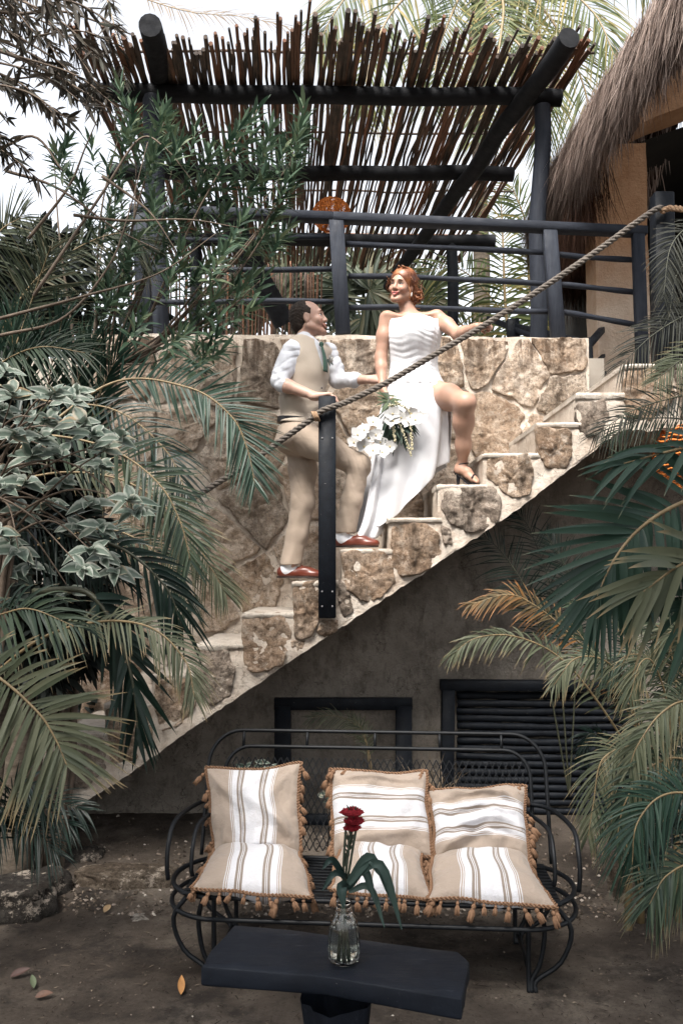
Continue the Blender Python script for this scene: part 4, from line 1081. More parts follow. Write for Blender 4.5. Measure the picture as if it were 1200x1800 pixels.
# ============================================================ implicit-surface modeller for the figures
class Field:
    def __init__(s, lo, hi, h):
        s.lo = np.array(lo, float); s.h = h; s.n = np.ceil((np.array(hi)-s.lo)/h).astype(int)+1
        s.G = np.full(s.n, 1.0, np.float32)
    def box(s, lo, hi, m):
        a = np.clip(np.floor((np.array(lo)-m-s.lo)/s.h).astype(int), 0, s.n); b = np.clip(np.ceil((np.array(hi)+m-s.lo)/s.h).astype(int)+1, 0, s.n)
        sl = tuple(slice(i, j) for i, j in zip(a, b))
        X = [(s.lo[k]+s.h*np.arange(a[k], b[k])).astype(np.float32) for k in range(3)]
        return sl, X[0][:, None, None], X[1][None, :, None], X[2][None, None, :]
    def comb(s, sl, d, k, op):
        g = s.G[sl]
        if g.size == 0: return
        if op == 'add':
            hh = np.maximum(k-np.abs(g-d), 0)/k; s.G[sl] = np.minimum(g, d)-hh*hh*k*.25
        elif op == 'sub':
            d = -d; hh = np.maximum(k-np.abs(g-d), 0)/k; s.G[sl] = np.maximum(g, d)+hh*hh*k*.25
    def cap(s, a, b, ra, rb, k=.02, op='add', sq=None):
        """tapered capsule; sq=(axis vector, factor) flattens the section along that axis"""
        a = np.array(a, float); b = np.array(b, float); R = max(ra, rb)
        sl, X, Y, Z = s.box(np.minimum(a, b)-R, np.maximum(a, b)+R, k+.012)
        ab = b-a; L2 = float(ab@ab)+1e-12
        px, py, pz = X-a[0], Y-a[1], Z-a[2]
        t = np.clip((px*ab[0]+py*ab[1]+pz*ab[2])/L2, 0, 1)
        dx, dy, dz = px-t*ab[0], py-t*ab[1], pz-t*ab[2]
        if sq is not None:
            n = np.array(sq[0], float); n /= np.linalg.norm(n); c = (dx*n[0]+dy*n[1]+dz*n[2])*(sq[1]-1)
            dx, dy, dz = dx+c*n[0], dy+c*n[1], dz+c*n[2]
        d = np.sqrt(dx*dx+dy*dy+dz*dz)-(ra+(rb-ra)*t); s.comb(sl, d.astype(np.float32), k, op)
    def chain(s, pts, rs, k=.02, **kw):
        for i in range(len(pts)-1): s.cap(pts[i], pts[i+1], rs[i], rs[i+1], k, **kw)
    def ell(s, c, r, M3=None, k=.02, op='add'):
        c = np.array(c, float); r = np.array(r, float); R = r.max()
        sl, X, Y, Z = s.box(c-R, c+R, k+.012); x, y, z = X-c[0], Y-c[1], Z-c[2]
        if M3 is not None: x, y, z = [x*M3[i][0]+y*M3[i][1]+z*M3[i][2] for i in range(3)]   # rows: local axes in world
        k0 = np.sqrt((x/r[0])**2+(y/r[1])**2+(z/r[2])**2); k1 = np.sqrt((x/r[0]**2)**2+(y/r[1]**2)**2+(z/r[2]**2)**2)+1e-9
        s.comb(sl, (k0*(k0-1)/k1).astype(np.float32), k, op)
    def half(s, p, n, k=.004):
        """remove everything on the +n side of the plane"""
        n = np.array(n, float); n /= np.linalg.norm(n); sl, X, Y, Z = s.box(s.lo, s.lo+s.n*s.h, 0)
        d = (X-p[0])*n[0]+(Y-p[1])*n[1]+(Z-p[2])*n[2]; s.comb(sl, -d.astype(np.float32), k, 'sub')
    def mesh(s, smooth=2):
        G = s.G.copy(); G[0] = G[-1] = 1; G[:, 0] = G[:, -1] = 1; G[:, :, 0] = G[:, :, -1] = 1
        I = G < 0; n = s.n
        c = np.zeros(n-1, np.uint8)
        offs = [(i, j, k) for i in (0, 1) for j in (0, 1) for k in (0, 1)]
        for o in offs: c += I[o[0]:n[0]-1+o[0], o[1]:n[1]-1+o[1], o[2]:n[2]-1+o[2]]
        act = np.argwhere((c > 0) & (c < 8)); idx = -np.ones(n-1, np.int32); idx[tuple(act.T)] = np.arange(len(act))
        cor = {o: G[act[:, 0]+o[0], act[:, 1]+o[1], act[:, 2]+o[2]] for o in offs}
        acc = np.zeros((len(act), 3)); cnt = np.zeros(len(act))
        for o in offs:
            for ax in range(3):
                if o[ax]: continue
                q = list(o); q[ax] = 1; q = tuple(q); g0, g1 = cor[o], cor[q]; m = (g0 < 0) != (g1 < 0)
                t = g0[m]/(g0[m]-g1[m]); p = np.tile(np.array(o, float), (m.sum(), 1)); p[:, ax] = t; acc[m] += p; cnt[m] += 1
        V = (act+acc/cnt[:, None])*s.h+s.lo; Fs = []
        for ax in range(3):
            u, v = (ax+1) % 3, (ax+2) % 3
            sa = [slice(None)]*3; sb = [slice(None)]*3; sa[ax] = slice(0, -1); sb[ax] = slice(1, None)
            A, B_ = I[tuple(sa)], I[tuple(sb)]; e = np.argwhere(A != B_)
            ok = (e[:, u] > 0) & (e[:, v] > 0) & (e[:, u] < n[u]-1) & (e[:, v] < n[v]-1); e = e[ok]; ins = A[tuple(e.T)]
            def id_(du, dv):
                q = e.copy(); q[:, u] -= du; q[:, v] -= dv; return idx[tuple(q.T)]
            f = np.stack([id_(0, 0), id_(1, 0), id_(1, 1), id_(0, 1)], 1); f[~ins] = f[~ins][:, ::-1]; Fs.append(f)
        F = np.concatenate(Fs); F = F[(F >= 0).all(1)]
        for _ in range(smooth):
            S = np.zeros_like(V); C_ = np.zeros(len(V))
            for a, b in ((0, 1), (1, 2), (2, 3), (3, 0)):
                np.add.at(S, F[:, a], V[F[:, b]]); np.add.at(C_, F[:, a], 1); np.add.at(S, F[:, b], V[F[:, a]]); np.add.at(C_, F[:, b], 1)
            V = V*.5+S/C_[:, None]*.5
        return V, F
def normals(V, F):
    N = np.cross(V[F[:, 2]]-V[F[:, 0]], V[F[:, 3]]-V[F[:, 1]]); S = np.zeros_like(V)
    for i in range(4): np.add.at(S, F[:, i], N)
    return S/np.maximum(np.linalg.norm(S, axis=1, keepdims=True), 1e-9)
def vn(V, sc, seed=0):
    """cheap smooth pseudo-noise"""
    r = np.random.default_rng(seed); o = np.zeros(len(V))
    for k in range(6):
        d = r.normal(size=3); d /= np.linalg.norm(d); o += np.sin(V@d*sc*(.7+.25*k)+r.uniform(0, 6))
    return o/3
def A3(v): return np.array(tuple(v), float)
class HeadFrame:
    def __init__(s, c, fwd, up=(0, 0, 1), sc=1.0):
        f = Vector(fwd).normalized(); u = Vector(up); u = (u-f*u.dot(f)).normalized(); r = f.cross(u)
        s.c = A3(c); s.M = np.array([tuple(r), tuple(f), tuple(u)]); s.sc = sc     # rows = local axes
    def __call__(s, x, y, z): return s.c+s.sc*(x*s.M[0]+y*s.M[1]+z*s.M[2])
    def inv(s, V): return ((V-s.c)@s.M.T)/s.sc
def head(f, H, male=False):
    sc = H.sc; E = lambda c, r, k=.02, op='add': f.ell(H(*c), np.array(r)*sc, H.M, k*sc, op)
    def Cp(a, b, ra, rb, k=.012, op='add'): f.cap(H(*a), H(*b), ra*sc, rb*sc, k*sc, op)
    E((0, -.022, .038), (.074, .094, .083)); E((0, .022, -.012), (.060, .066, .095), .03)
    j = .058 if male else .050
    for s_ in (-1, 1):
        Cp((s_*j, -.008, -.058), (s_*.016, .066, -.100), .022, .020, .025); E((s_*.036, .060, -.030), (.026, .026, .024), .02)
    E((0, .074, -.104), (.022, .018, .017), .02)
    Cp((-.030, .080, .024), (.030, .080, .024), .013 if male else .010, .013 if male else .010, .02)
    for s_ in (-1, 1):
        E((s_*.030, .096, .002), (.019, .015, .012), .014, 'sub')
        E((s_*.030, .0755, .0080), (.017, .0115, .0055), .004); E((s_*.030, .0745, -.0065), (.016, .0105, .0045), .004)
    Cp((0, .084, .012), (0, .101, -.028), .0080, .0110, .014)
    E((0, .101, -.033), (.0120, .011, .010), .010)
    for s_ in (-1, 1): E((s_*.0125, .092, -.037), (.008, .010, .007), .008); E((s_*.074, -.006, -.006), (.010, .019, .033), .008); E((s_*.084, .002, -.002), (.006, .010, .019), .006, 'sub')
    # mouth: smile
    for s_ in (-1, 1):
        Cp((0, .0965, -.061), (s_*.024, .082, -.055), .0068, .0045, .006); Cp((0, .0945, -.076), (s_*.022, .081, -.061), .0085, .0045, .006)
    E((0, .102, -.0675), (.021, .012, .0045), .004, 'sub')
    E((0, .088, -.088), (.016, .006, .005), .01, 'sub')
def hand(f, w, d, n, lat, curls, sc=1.0, thumb=None, k=.006):
    """w wrist, d direction of the palm, n out of the back of the hand, lat towards the thumb"""
    w, d, n, lat = [A3(q) for q in (w, d, n, lat)]; d /= np.linalg.norm(d); n -= d*(n@d); n /= np.linalg.norm(n); l = np.cross(d, n); l = l if l@lat > 0 else -l
    f.cap(w-d*.02, w+d*.02*sc, .025*sc, .026*sc, .02, sq=(n, 1.25)); tips = []
    for i, (off, ln) in enumerate(((.029, .072), (.010, .082), (-.010, .076), (-.028, .060))):
        kn = w+d*(.088-.006*abs(i-1.2))*sc+l*off*sc; f.cap(w+d*.015*sc+l*off*.6*sc, kn, .015*sc, .0115*sc, .016)
        p = kn; dd = d+l*off*1.2; dd /= np.linalg.norm(dd); c = curls[i] if hasattr(curls[i], '__len__') else (curls[i],)*3; r = .0098*sc
        for q, fr_ in enumerate((.45, .31, .24)):
            a = math.radians(c[q]); nn = np.cross(l, dd); nn = nn if nn@n > 0 else nn
            ax = l; s_ = np.sign(np.cross(ax, dd)@(-n)) or 1
            dn = dd*math.cos(a)+s_*np.cross(ax, dd)*math.sin(a) if q == 0 else dd*math.cos(a)+sg*np.cross(ax, dd)*math.sin(a)
            if q == 0: sg = s_
            dd = dn/np.linalg.norm(dn); p2 = p+dd*ln*fr_*sc; f.cap(p, p2, r, r*.90, k); p = p2; r *= .90
        tips.append(p)
    tb = w+d*.022*sc+l*.020*sc; td = A3(thumb) if thumb is not None else d*.75+l*.75-n*.25; td /= np.linalg.norm(td)
    f.cap(tb, tb+td*.042*sc, .0145*sc, .0115*sc, .012); t2 = td*.9+d*.35-l*.15; t2 /= np.linalg.norm(t2); f.cap(tb+td*.042*sc, tb+td*.042*sc+t2*.030*sc, .0112*sc, .0090*sc, .006)
    return tips

def m_skin(name, base, warm):
    t = NT(name); a = t.attr('tone'); c = t.mix(t.ramp(t.noise(14, 4, .6), [(.35, 0), (.7, .5)]), base, warm)
    c = t.mix(t.attr('amt').outputs['Fac'], c, a.outputs['Color'])
    c = t.mix(t.math('MULTIPLY', t.ramp(t.noise(160, 3, .7), [(.55, 0), (.7, 1)]), .12), c, tuple(x*.6 for x in base))
    t.col(c); t.rough(.48, .4); t.b.inputs['Subsurface Weight'].default_value = .12; t.b.inputs['Subsurface Radius'].default_value = (.02, .008, .004); t.b.inputs['Subsurface Scale'].default_value = .3
    t.bump(t.noise(120, 4, .6), .12, .002); return t.m
def m_cloth(name, c1, c2, weave=380, fold=.25, rough=.85, sheen=.1):
    t = NT(name); c = t.mix(t.ramp(t.noise(7, 3, .5), [(.3, 0), (.75, .8)]), c1, c2); t.col(c); t.rough(rough, .25); t.b.inputs['Sheen Weight'].default_value = sheen
    b = t.bump(t.noise(weave, 2, .5), .12, .0008); t.bump(t.noise(16, 5, .6), fold, .010, b); return t.m
M['skinM'] = m_skin('mans_skin', (.42, .275, .215), (.45, .26, .20)); M['skinW'] = m_skin('womans_tanned_skin', (.36, .215, .155), (.41, .235, .17))
M['shirt'] = m_cloth('white_cotton_shirt', (.60, .61, .65), (.54, .56, .61)); M['vest'] = m_cloth('beige_waistcoat', (.43, .365, .295), (.49, .42, .35), rough=.7)
M['vestback'] = m_cloth('beige_satin_back', (.50, .39, .29), (.60, .49, .38), rough=.4); M['trouser'] = m_cloth('khaki_trousers', (.34, .27, .21), (.39, .31, .25), fold=.7)
M['tie'] = m_cloth('green_tie', (.03, .065, .05), (.05, .09, .07)); M['leather'] = m_simple('brown_leather', (.085, .018, .010), (.15, .035, .02), 14, .32, 200, .2, .001, .5)
M['sole'] = m_simple('dark_sole', (.02, .012, .01), (.04, .025, .02), 14, .6, 60, .2); M['belt'] = m_simple('black_leather_belt', (.006, .006, .008), (.015, .015, .018), 14, .35, 100, .2)
M['hairM'] = m_simple('dark_brown_short_hair', (.012, .008, .006), (.035, .022, .015), 40, .6, 300, .9, .004, .3, stretch=(2, 2, .6))
M['eyew'] = m_simple('eye_white', (.75, .72, .70), (.8, .78, .76), 10, .15, 10, 0); M['iris'] = m_simple('dark_iris', (.03, .02, .015), (.06, .04, .03), 10, .1, 10, 0)
M['brow'] = m_simple('brow_hair', (.05, .022, .012), (.10, .045, .022), 60, .8, 200, .5); M['teeth'] = m_simple('teeth', (.75, .72, .66), (.82, .79, .74), 10, .2, 10, 0)
M['gown'] = m_cloth('white_satin_gown', (.60, .60, .62), (.56, .56, .59), fold=.15, rough=.5, sheen=.2)

def face_bits(H, par, lashes=False, look=(0, 0)):
    for s_ in (-1, 1):
        mb = MB(); mb.sphere(H(s_*.0300, .0730, .0010), .0118*H.sc, 14, 10); o = mb.build('eyeball', M['eyew'], par)
        mb = MB(); c = H(s_*.0300+look[0]*.004, .0730+.0072, .0010+look[1]*.004); mb.sphere(c, .0060*H.sc, 12, 8); mb.build('iris', M['iris'], par)
        # upper lid / lash line
        pts = [H(s_*(.030+x), .0730+.0128-abs(x)*abs(x)*25, .0010+.0050-x*x*32) for x in np.linspace(-.0125, .0125, 9)]
        MB().tube(pts, [.0008]+[.0017 if lashes else .0010]*7+[.0008], 6).build('eyelid', M['iris'] if lashes else M['brow'], par)
        pts = [H(s_*(.030+x), .094-.35*max(0, x)-abs(x)*.12, .0225+.004*math.cos(x*70)-.10*max(0, x)) for x in np.linspace(-.017, .020, 9)]
        MB().tube(pts, [.0012, .0026, .0032, .0032, .0030, .0028, .0024, .0018, .0008], 6).build('eyebrow', M['brow'], par)
    pts = [H(x, .0915-x*x*26, -.0672+x*x*11) for x in np.linspace(-.0165, .0165, 9)]
    MB().tube(pts, [.0012]+[.0030]*7+[.0012], 6, flat=1.0).build('teeth', M['teeth'], par)
def face_tone(V, H, stubble, lip, lipc, blush=None):
    L = H.inv(V); tone = np.zeros((len(V), 3)); amt = np.zeros(len(V))
    def put(w_, col):
        nonlocal tone, amt
        w_ = np.clip(w_, 0, 1); m = w_ > amt; tone[m] = col; amt = np.maximum(amt, w_)
    x, y, z = L.T; inh = (np.abs(x) < .1) & (np.abs(y) < .14) & (np.abs(z) < .14)
    if blush is not None: put(inh*.30*np.exp(-(((np.abs(x)-.040)/.018)**2+((z+.035)/.018)**2))*(y > .03), blush)
    if stubble is not None:
        w_ = .48*np.clip((-.048-z)/.02, 0, 1)*np.clip((y+.03)/.03, 0, 1)*np.clip((z+.125)/.02, 0, 1); w_ = np.maximum(w_, .42*np.exp(-((z+.052)/.006)**2)*(np.abs(x) < .028)*(y > .07)); put(inh*w_, stubble)
    lz = -.0675+x*x*11; put(inh*lip*np.exp(-(((z-lz)/.0105)**4))*(np.abs(x) < .0255)*(y > .076), lipc)
    put(inh*.35*np.exp(-(((np.abs(x)-.03)/.016)**2+((z-.006)/.010)**2))*(y > .06), (.22, .10, .07))
    return tone, amt

# ============================================================ the groom
DM = 5.76
man = thing('person', 'man in beige waistcoat, rolled white sleeves and khaki trousers stepping up the stairs', 'person', tuple(P(545, 1022, DM)))
J = lambda x, y, D=DM: A3(P(x, y, D))
tf = np.array([.84, -.54, 0]); tl = np.array([.54, .84, 0]); tu = np.array([0, 0, 1.])     # torso forward, left, up (left = away)
Mt = np.array([tl, tf, tu])
lean = lambda d: np.array(d)
HM = HeadFrame(J(543, 561, DM+.02), (.95, -.14, .20), (-.22, 0, 1), 1.07)
sR, sL = J(511, 616, DM-.13), J(577, 617, DM+.16)
eR, wR = J(489, 673, DM-.17), J(556, 697, 5.50)
eL, wL = J(594, 668, DM+.16), J(652, 667, DM+.02)
hipR, hipL = J(528, 768, DM-.08), J(533, 768, DM+.10)
kR, aR = J(633, 818, DM-.10), J(604, 938, DM-.08)       # raised near leg
kL, aL = J(532, 885, DM+.08), J(511, 996, DM+.05)       # straight far leg
def man_body(f, o=0.0, parts='all'):
    if parts in ('all', 'torso'):
        f.ell(J(540, 650), (.175+o, .115+o, .20+o), Mt, .05); f.ell(J(529, 706), (.152+o, .128+o, .16+o), Mt, .06); f.ell(J(538, 612), (.16+o, .085+o, .075+o), Mt, .05)
        f.cap(sR+np.array([.03, .02, -.02]), sL+np.array([-.03, -.02, -.02]), .058+o, .058+o, .04)
        f.ell(J(526, 752), (.150+o, .122+o, .10+o), Mt, .05)
lo = np.minimum.reduce([eR, aL, kL, J(480, 1030)])-.14; hi = np.maximum.reduce([kR, J(700, 520, DM+.3)])+.10; lo[1] = DM-.42; hi[1] = DM+.42; hi[2] = J(540, 515)[2]+.03
f = Field(lo, hi, .0042); man_body(f, -.016)
head(f, HM, True); f.chain([HM(0, -.028, -.06), J(534, 606, DM)], [.056, .062], .03)
for (a, b, c) in ((sR, eR, wR), (sL, eL, wL)):
    f.chain([a, b], [.046, .040], .03); f.chain([b, b+(c-b)*.25, c], [.040, .043, .027], .025)
tips = hand(f, wR, (.80, .05, .10), (-.1, .1, 1), (-.2, 1, .1), [(38, 40, 25), (34, 40, 25), (36, 42, 25), (42, 44, 25)], 1.05, thumb=(.75, .65, -.2))
hand(f, wL, (1, -.08, .0), (0, -.8, .6), (0, .2, 1), [(22, 28, 18)]*4, 1.0)
for (h_, k_, a_) in ((hipR, kR, aR), (hipL, kL, aL)):
    f.chain([h_, k_], [.082, .056], .05); f.chain([k_, k_+(a_-k_)*.3, a_], [.056, .054, .036], .03)
def shoe_pts(a, z, D0): return a
footR = (J(606, 950, DM-.08), J(640, 956, DM-.10)); footL = (J(509, 1008, DM+.05), J(545, 1014, DM+.03))
for a_, (h_, t_) in ((aR, footR), (aL, footL)): f.chain([a_, h_+tu*.01], [.032, .022], .02); f.chain([h_+tu*.01, t_], [.022, .014], .02)
V, F = f.mesh(2); tone, amt = face_tone(V, HM, (.20, .085, .05), .55, (.42, .14, .11), (.58, .22, .16))
body = mesh_np('body', V, F, M['skinM'], man, True, {'tone': tone, 'amt': amt}); face_bits(HM, man)
# hair: a close cap with receding temples
f = Field(HM(0, 0, 0)-.17, HM(0, 0, 0)+.17, .0035)
f.ell(HM(0, -.024, .036), np.array((.0805, .099, .089))*HM.sc, HM.M, .01); f.ell(HM(0, -.055, -.02), np.array((.068, .062, .075))*HM.sc, HM.M, .03)
f.ell(HM(0, .100, .010), np.array((.100, .088, .125))*HM.sc, HM.M, .012, 'sub')
for s_ in (-1, 1): f.ell(HM(s_*.045, .068, .088), np.array((.040, .062, .05))*HM.sc, HM.M, .01, 'sub'); f.ell(HM(s_*.085, .012, -.028), np.array((.03, .030, .045))*HM.sc, HM.M, .008, 'sub')
f.ell(HM(0, .01, -.115), np.array((.12, .12, .055))*HM.sc, HM.M, .01, 'sub')
V, F = f.mesh(1); N = normals(V, F); V += N*(.0016*vn(V, 220, 3)+.001*vn(V, 420, 4))[:, None]; mesh_np('hair', V, F, M['hairM'], man)
# shirt
f = Field(lo, hi, .005); man_body(f, .002); f.half(J(526, 742), (0, 0, -1))
f.chain([sR, sR+(eR-sR)*.6, eR+(sR-eR)*.04], [.062, .056, .056], .035); f.cap(eR+(sR-eR)*.12, eR+(wR-eR)*.10, .060, .056, .02)
f.chain([sL, sL+(eL-sL)*.6, eL], [.062, .058, .056], .035); f.chain([eL, eL+(wL-eL)*.42], [.056, .050], .03); f.cap(eL+(wL-eL)*.36, eL+(wL-eL)*.52, .054, .054, .01)
f.cap(J(537, 603, DM), J(535, 597, DM), .064, .062, .02)
f.ell(HM(0, 0, -.075), (.075, .085, .026), HM.M, .004, 'sub')
V, F = f.mesh(2); N = normals(V, F)
def near(V, a, b, r):
    ab = b-a; t = np.clip((V-a)@ab/(ab@ab), 0, 1); d = np.linalg.norm(V-a-t[:, None]*ab, axis=1); return np.clip(1-d/r, 0, 1)*3, t
w1, t1 = near(V, sR, eR, .16); w2, t2 = near(V, eL, wL, .16)
fold = .0034*np.minimum(w1, 1)*np.sin(t1*17+vn(V, 17, 2)*4)+.002*np.minimum(w2, 1)*np.sin(t2*26+vn(V, 20, 3)*4)+.0030*vn(V, 34, 5)+.0015*vn(V, 70, 9)-.004*np.abs(np.sin((V[:, 2]*1.1-V[:, 0]*.8)*30+vn(V, 14, 13)*3))**6
V += N*fold[:, None]; mesh_np('shirt', V, F, M['shirt'], man)
# collar
for s_ in (-1, 1):
    a0 = J(533, 603, DM); pts = [a0+tf*.058*math.cos(a)+tl*.062*math.sin(a)*s_+tu*(.012-.030*(1-a/2.6)**1.0) for a in np.linspace(.25, 2.6, 9)]
    V = []; 
    for i, p in enumerate(pts): V += [p+tu*.018, p+(p-a0)*.22-tu*.012*(1 if i > 2 else 1.9)]
    o = mesh_np('collar', V, [(2*i, 2*i+1, 2*i+3, 2*i+2) for i in range(8)], M['shirt'], man); sm = o.modifiers.new('s', 'SOLIDIFY'); sm.thickness = .004
# waistcoat
f = Field(lo, hi, .0045); man_body(f, .011); f.ell(J(526, 745), (.158, .133, .055), Mt, .03); f.half(J(526, 748)+tf*0, (-.10, 0, -1))
f.ell(sR+np.array([-.02, -.05, 0]), (.075, .085, .085), Mt, .01, 'sub'); f.ell(sL+np.array([.03, .05, -.01]), (.075, .085, .085), Mt, .01, 'sub')
f.ell(J(537, 598), (.088, .090, .050), np.array([tl, tf, tu]), .01, 'sub')
# V neck
for q in np.linspace(0, 1, 12): f.ell(J(540, 603)+tf*.125-tu*.17*q, (.060*(1-q)+.006, .05, .022), Mt, .004, 'sub')
V, F = f.mesh(2); N = normals(V, F); V += N*(.0028*vn(V, 22, 8)+.0022*np.sin(V[:, 2]*70+vn(V, 9, 2)*3)*np.clip((J(0, 690)[2]-V[:, 2])*12, 0, 1))[:, None]
mesh_np('waistcoat', V, F, M['vest'], man)
# tie, buttons, belt
cc = lambda t, off: J(540, 612)+tf*(.098+off+.035*math.sin(min(1, t*1.2)*1.6))-tu*(.19*t-.01)
Vt = []; 
for i in range(13):
    t = i/12; wd = .010+.016*min(1, t*1.3); p = cc(t, .012); Vt += [p-tl*wd, p+tf*.006, p+tl*wd]
o = mesh_np('tie', Vt, [(3*i+q, 3*i+q+1, 3*i+q+4, 3*i+q+3) for i in range(12) for q in (0, 1)], M['tie'], man); o.modifiers.new('s', 'SOLIDIFY').thickness = .005
kn = MB().sphere(cc(0, .016), .016, 12, 8, (1, .8, 1.1)).build('tie_knot', M['tie'], man)
for i in range(4):
    p = J(536, 668+18*i)+tf*(.125+.012*math.sin(i)); MB().sphere(p, .006, 8, 6).build('button', M['belt'], man)
bc = J(525, 741)
bv = [bc+tf*(.134+o_)*math.cos(a)+tl*(.157+o_)*math.sin(a)+tu*(z_-.012*math.cos(a)) for a in np.linspace(0, 2*math.pi, 49) for (o_, z_) in ((-.01, -.020), (.002, -.020), (.002, .018), (-.01, .018))]
mesh_np('belt', np.array(bv), [(4*i+q, 4*i+4+q, 4*i+4+(q+1) % 4, 4*i+(q+1) % 4) for i in range(48) for q in range(4)], M['belt'], man, False)
# trousers
f = Field(lo, hi, .005); f.ell(J(525, 757), (.160, .136, .075), Mt, .03); f.ell(J(520, 778), (.155, .135, .09), Mt, .04); f.half(bc+tu*.010, (.06, 0, 1))
up = hipR+np.array([-.02, 0, .01]); f.chain([up, hipR+(kR-hipR)*.5, kR+np.array([-.005, 0, 0])], [.112, .096, .074], .035); f.chain([kR+np.array([-.005, 0, 0]), kR+(aR-kR)*.5, aR+np.array([.012, 0, .02])], [.074, .066, .068], .03)
f.chain([hipL+np.array([-.02, 0, 0]), hipL+(kL-hipL)*.5, kL], [.112, .095, .075], .035); f.chain([kL, kL+(aL-kL)*.5, aL+np.array([.0, 0, .015])], [.075, .070, .072], .03)
f.half(aR+np.array([.01, 0, .035]), (0.08, 0, -1)) if False else None
for a_, tilt in ((aR+np.array([.012, 0, .012]), .06), (aL+np.array([0, 0, .025]), .05)):
    d = (np.array([tilt, 0, -1.0])); f.ell(a_+d*.10, (.13, .13, .10), None, .004, 'sub')
V, F = f.mesh(2); N = normals(V, F)
a1, t1 = near(V, hipR, kR, .2); a2, t2 = near(V, kR, aR, .13); a3_, t3 = near(V, kL, aL, .13); a4, t4 = near(V, hipL, kL, .2)
fold = .0045*np.minimum(a1, 1)*np.sin(t1*11+V[:, 2]*20+vn(V, 11, 1)*2.6)*np.exp(-t1*1.2)+.0022*np.minimum(a2, 1)*np.sin((V[:, 2]*.6+V[:, 0]*2.6)*26+vn(V, 12, 2)*3)+.0022*np.minimum(a3_, 1)*np.sin((V[:, 2]*.4-V[:, 0]*2.4)*30+vn(V, 12, 3)*3)+.003*np.minimum(a4, 1)*np.sin((V[:, 2]-V[:, 0]*1.3)*30+vn(V, 12, 4)*2.5)*(1-t4*.5)+.0025*vn(V, 26, 6)
fold -= .0035*np.abs(np.sin((V[:, 2]*1.0+V[:, 0]*1.6)*24+vn(V, 10, 12)*3))**6*np.clip(1.2-np.abs(V[:, 2]-kR[2])*4, 0, 1)
V += N*fold[:, None]; mesh_np('trousers', V, F, M['trouser'], man)
for (h_, t_) in (footR, footL):       # socks and loafers
    d = np.array([t_[0]-h_[0], t_[1]-h_[1], 0]); d /= np.linalg.norm(d); s_ = np.cross(d, tu); zt_ = (PZ if False else None)
    fz = (P(0, 962, 5.5).z+.004) if h_ is footR[0] else (P(0, 1018, 5.5).z+.004)
    hc = np.array([h_[0], h_[1], fz]); Mh = np.array([s_, d, tu]); a_ = aR if h_ is footR[0] else aL
    f = Field(hc-.32, hc+.36, .0045); f.chain([hc+tu*.055-d*.02, a_+tu*.05], [.045, .043], .02); f.cap(hc+tu*.045-d*.02, hc+d*.13+tu*.04, .040, .030, .02); V, F = f.mesh(1); mesh_np('sock', V, F, m_cloth('white_sock', (.78, .79, .82), (.70, .71, .76)) if 'sockm' not in M else M['sockm'], man); M['sockm'] = bpy.data.materials['white_sock']
    f = Field(hc-.32, hc+.38, .0042)
    f.ell(hc-d*.035+tu*.040, (.040, .052, .044), Mh, .02); f.ell(hc+d*.060+tu*.032, (.043, .10, .040), Mh, .03); f.ell(hc+d*.150+tu*.026, (.046, .078, .033), Mh, .03); f.ell(hc+d*.10+tu*.055, (.038, .055, .022), Mh, .02)
    f.ell(hc-d*.005+tu*.095, (.036, .068, .048), Mh, .006, 'sub'); f.half(hc+tu*.010, (0, 0, -1))
    V, F = f.mesh(2); sh = mesh_np('loafer', V, F, M['leather'], man)
    Vs = []; n_ = 32
    for zz in (0.0, .013):
        for q in range(n_):
            a = 2*math.pi*q/n_; yy = .155*math.sin(a)+.066; xx = (.047-.010*(yy < .04))*math.cos(a)
            Vs.append(hc+d*yy+s_*xx+tu*zz)
    mesh_np('sole', Vs, [(q, (q+1) % n_, n_+(q+1) % n_, n_+q) for q in range(n_)]+[tuple(range(n_, 2*n_)), tuple(range(n_))[::-1]], M['sole'], sh, False)
    MB().tube([hc+d*.085+s_*x+tu*(.082-14*x*x) for x in np.linspace(-.036, .036, 9)], .006, 6).build('penny_strap', M['leather'], sh)

# ============================================================ the bride
DWm = 5.84
wom = thing('person', 'red-haired woman in a strapless white gown holding the stair rope and a bouquet', 'person', tuple(P(740, 905, DWm)))
K = lambda x, y, D=DWm: A3(P(x, y, D))
wf_ = np.array([.18, -.98, 0]); wf_ /= np.linalg.norm(wf_); wl = np.array([.98, .18, 0]); Mw = np.array([wl, wf_, tu])
HW_ = HeadFrame(K(706, 504, DWm-.03), (-.52, -.86, -.02), (.16, -.06, 1), .98)
sR, sL = K(679, 559, DWm-.02), K(768, 557, DWm+.0)
eR, wR = K(669, 630, DWm-.02), K(672, 682, DWm-.10)
eL, wL = K(806, 589, DWm-.15), K(838, 574, 5.47)
hL, kL_, aL_ = K(762, 690, DWm-.02), K(818, 708, DWm-.32), K(812, 815, DWm-.10)
hR_, kR_, aR_ = K(708, 700, DWm+.02), K(712, 790, DWm+.02), K(716, 855, DWm+.03)
lo = np.array([K(640, 0)[0], DWm-.50, K(0, 950)[2]]); hi = np.array([K(900, 0)[0], DWm+.30, K(0, 455)[2]])
f = Field(lo, hi, .0042)
f.ell(K(725, 588), (.150, .098, .115), Mw, .05); f.ell(K(725, 640), (.132, .092, .13), Mw, .05); f.ell(K(730, 694), (.185, .125, .13), Mw, .06)
f.cap(sR+np.array([.03, 0, -.012]), sL+np.array([-.03, 0, -.012]), .046, .046, .04)
for s_ in (-1, 1): f.ell(K(727+s_*20, 588)+wf_*.070, (.062, .058, .060), Mw, .03)
head(f, HW_); f.chain([HW_(0, -.028, -.06), K(716, 546, DWm+.0), K(723, 560, DWm)], [.046, .045, .058], .03)
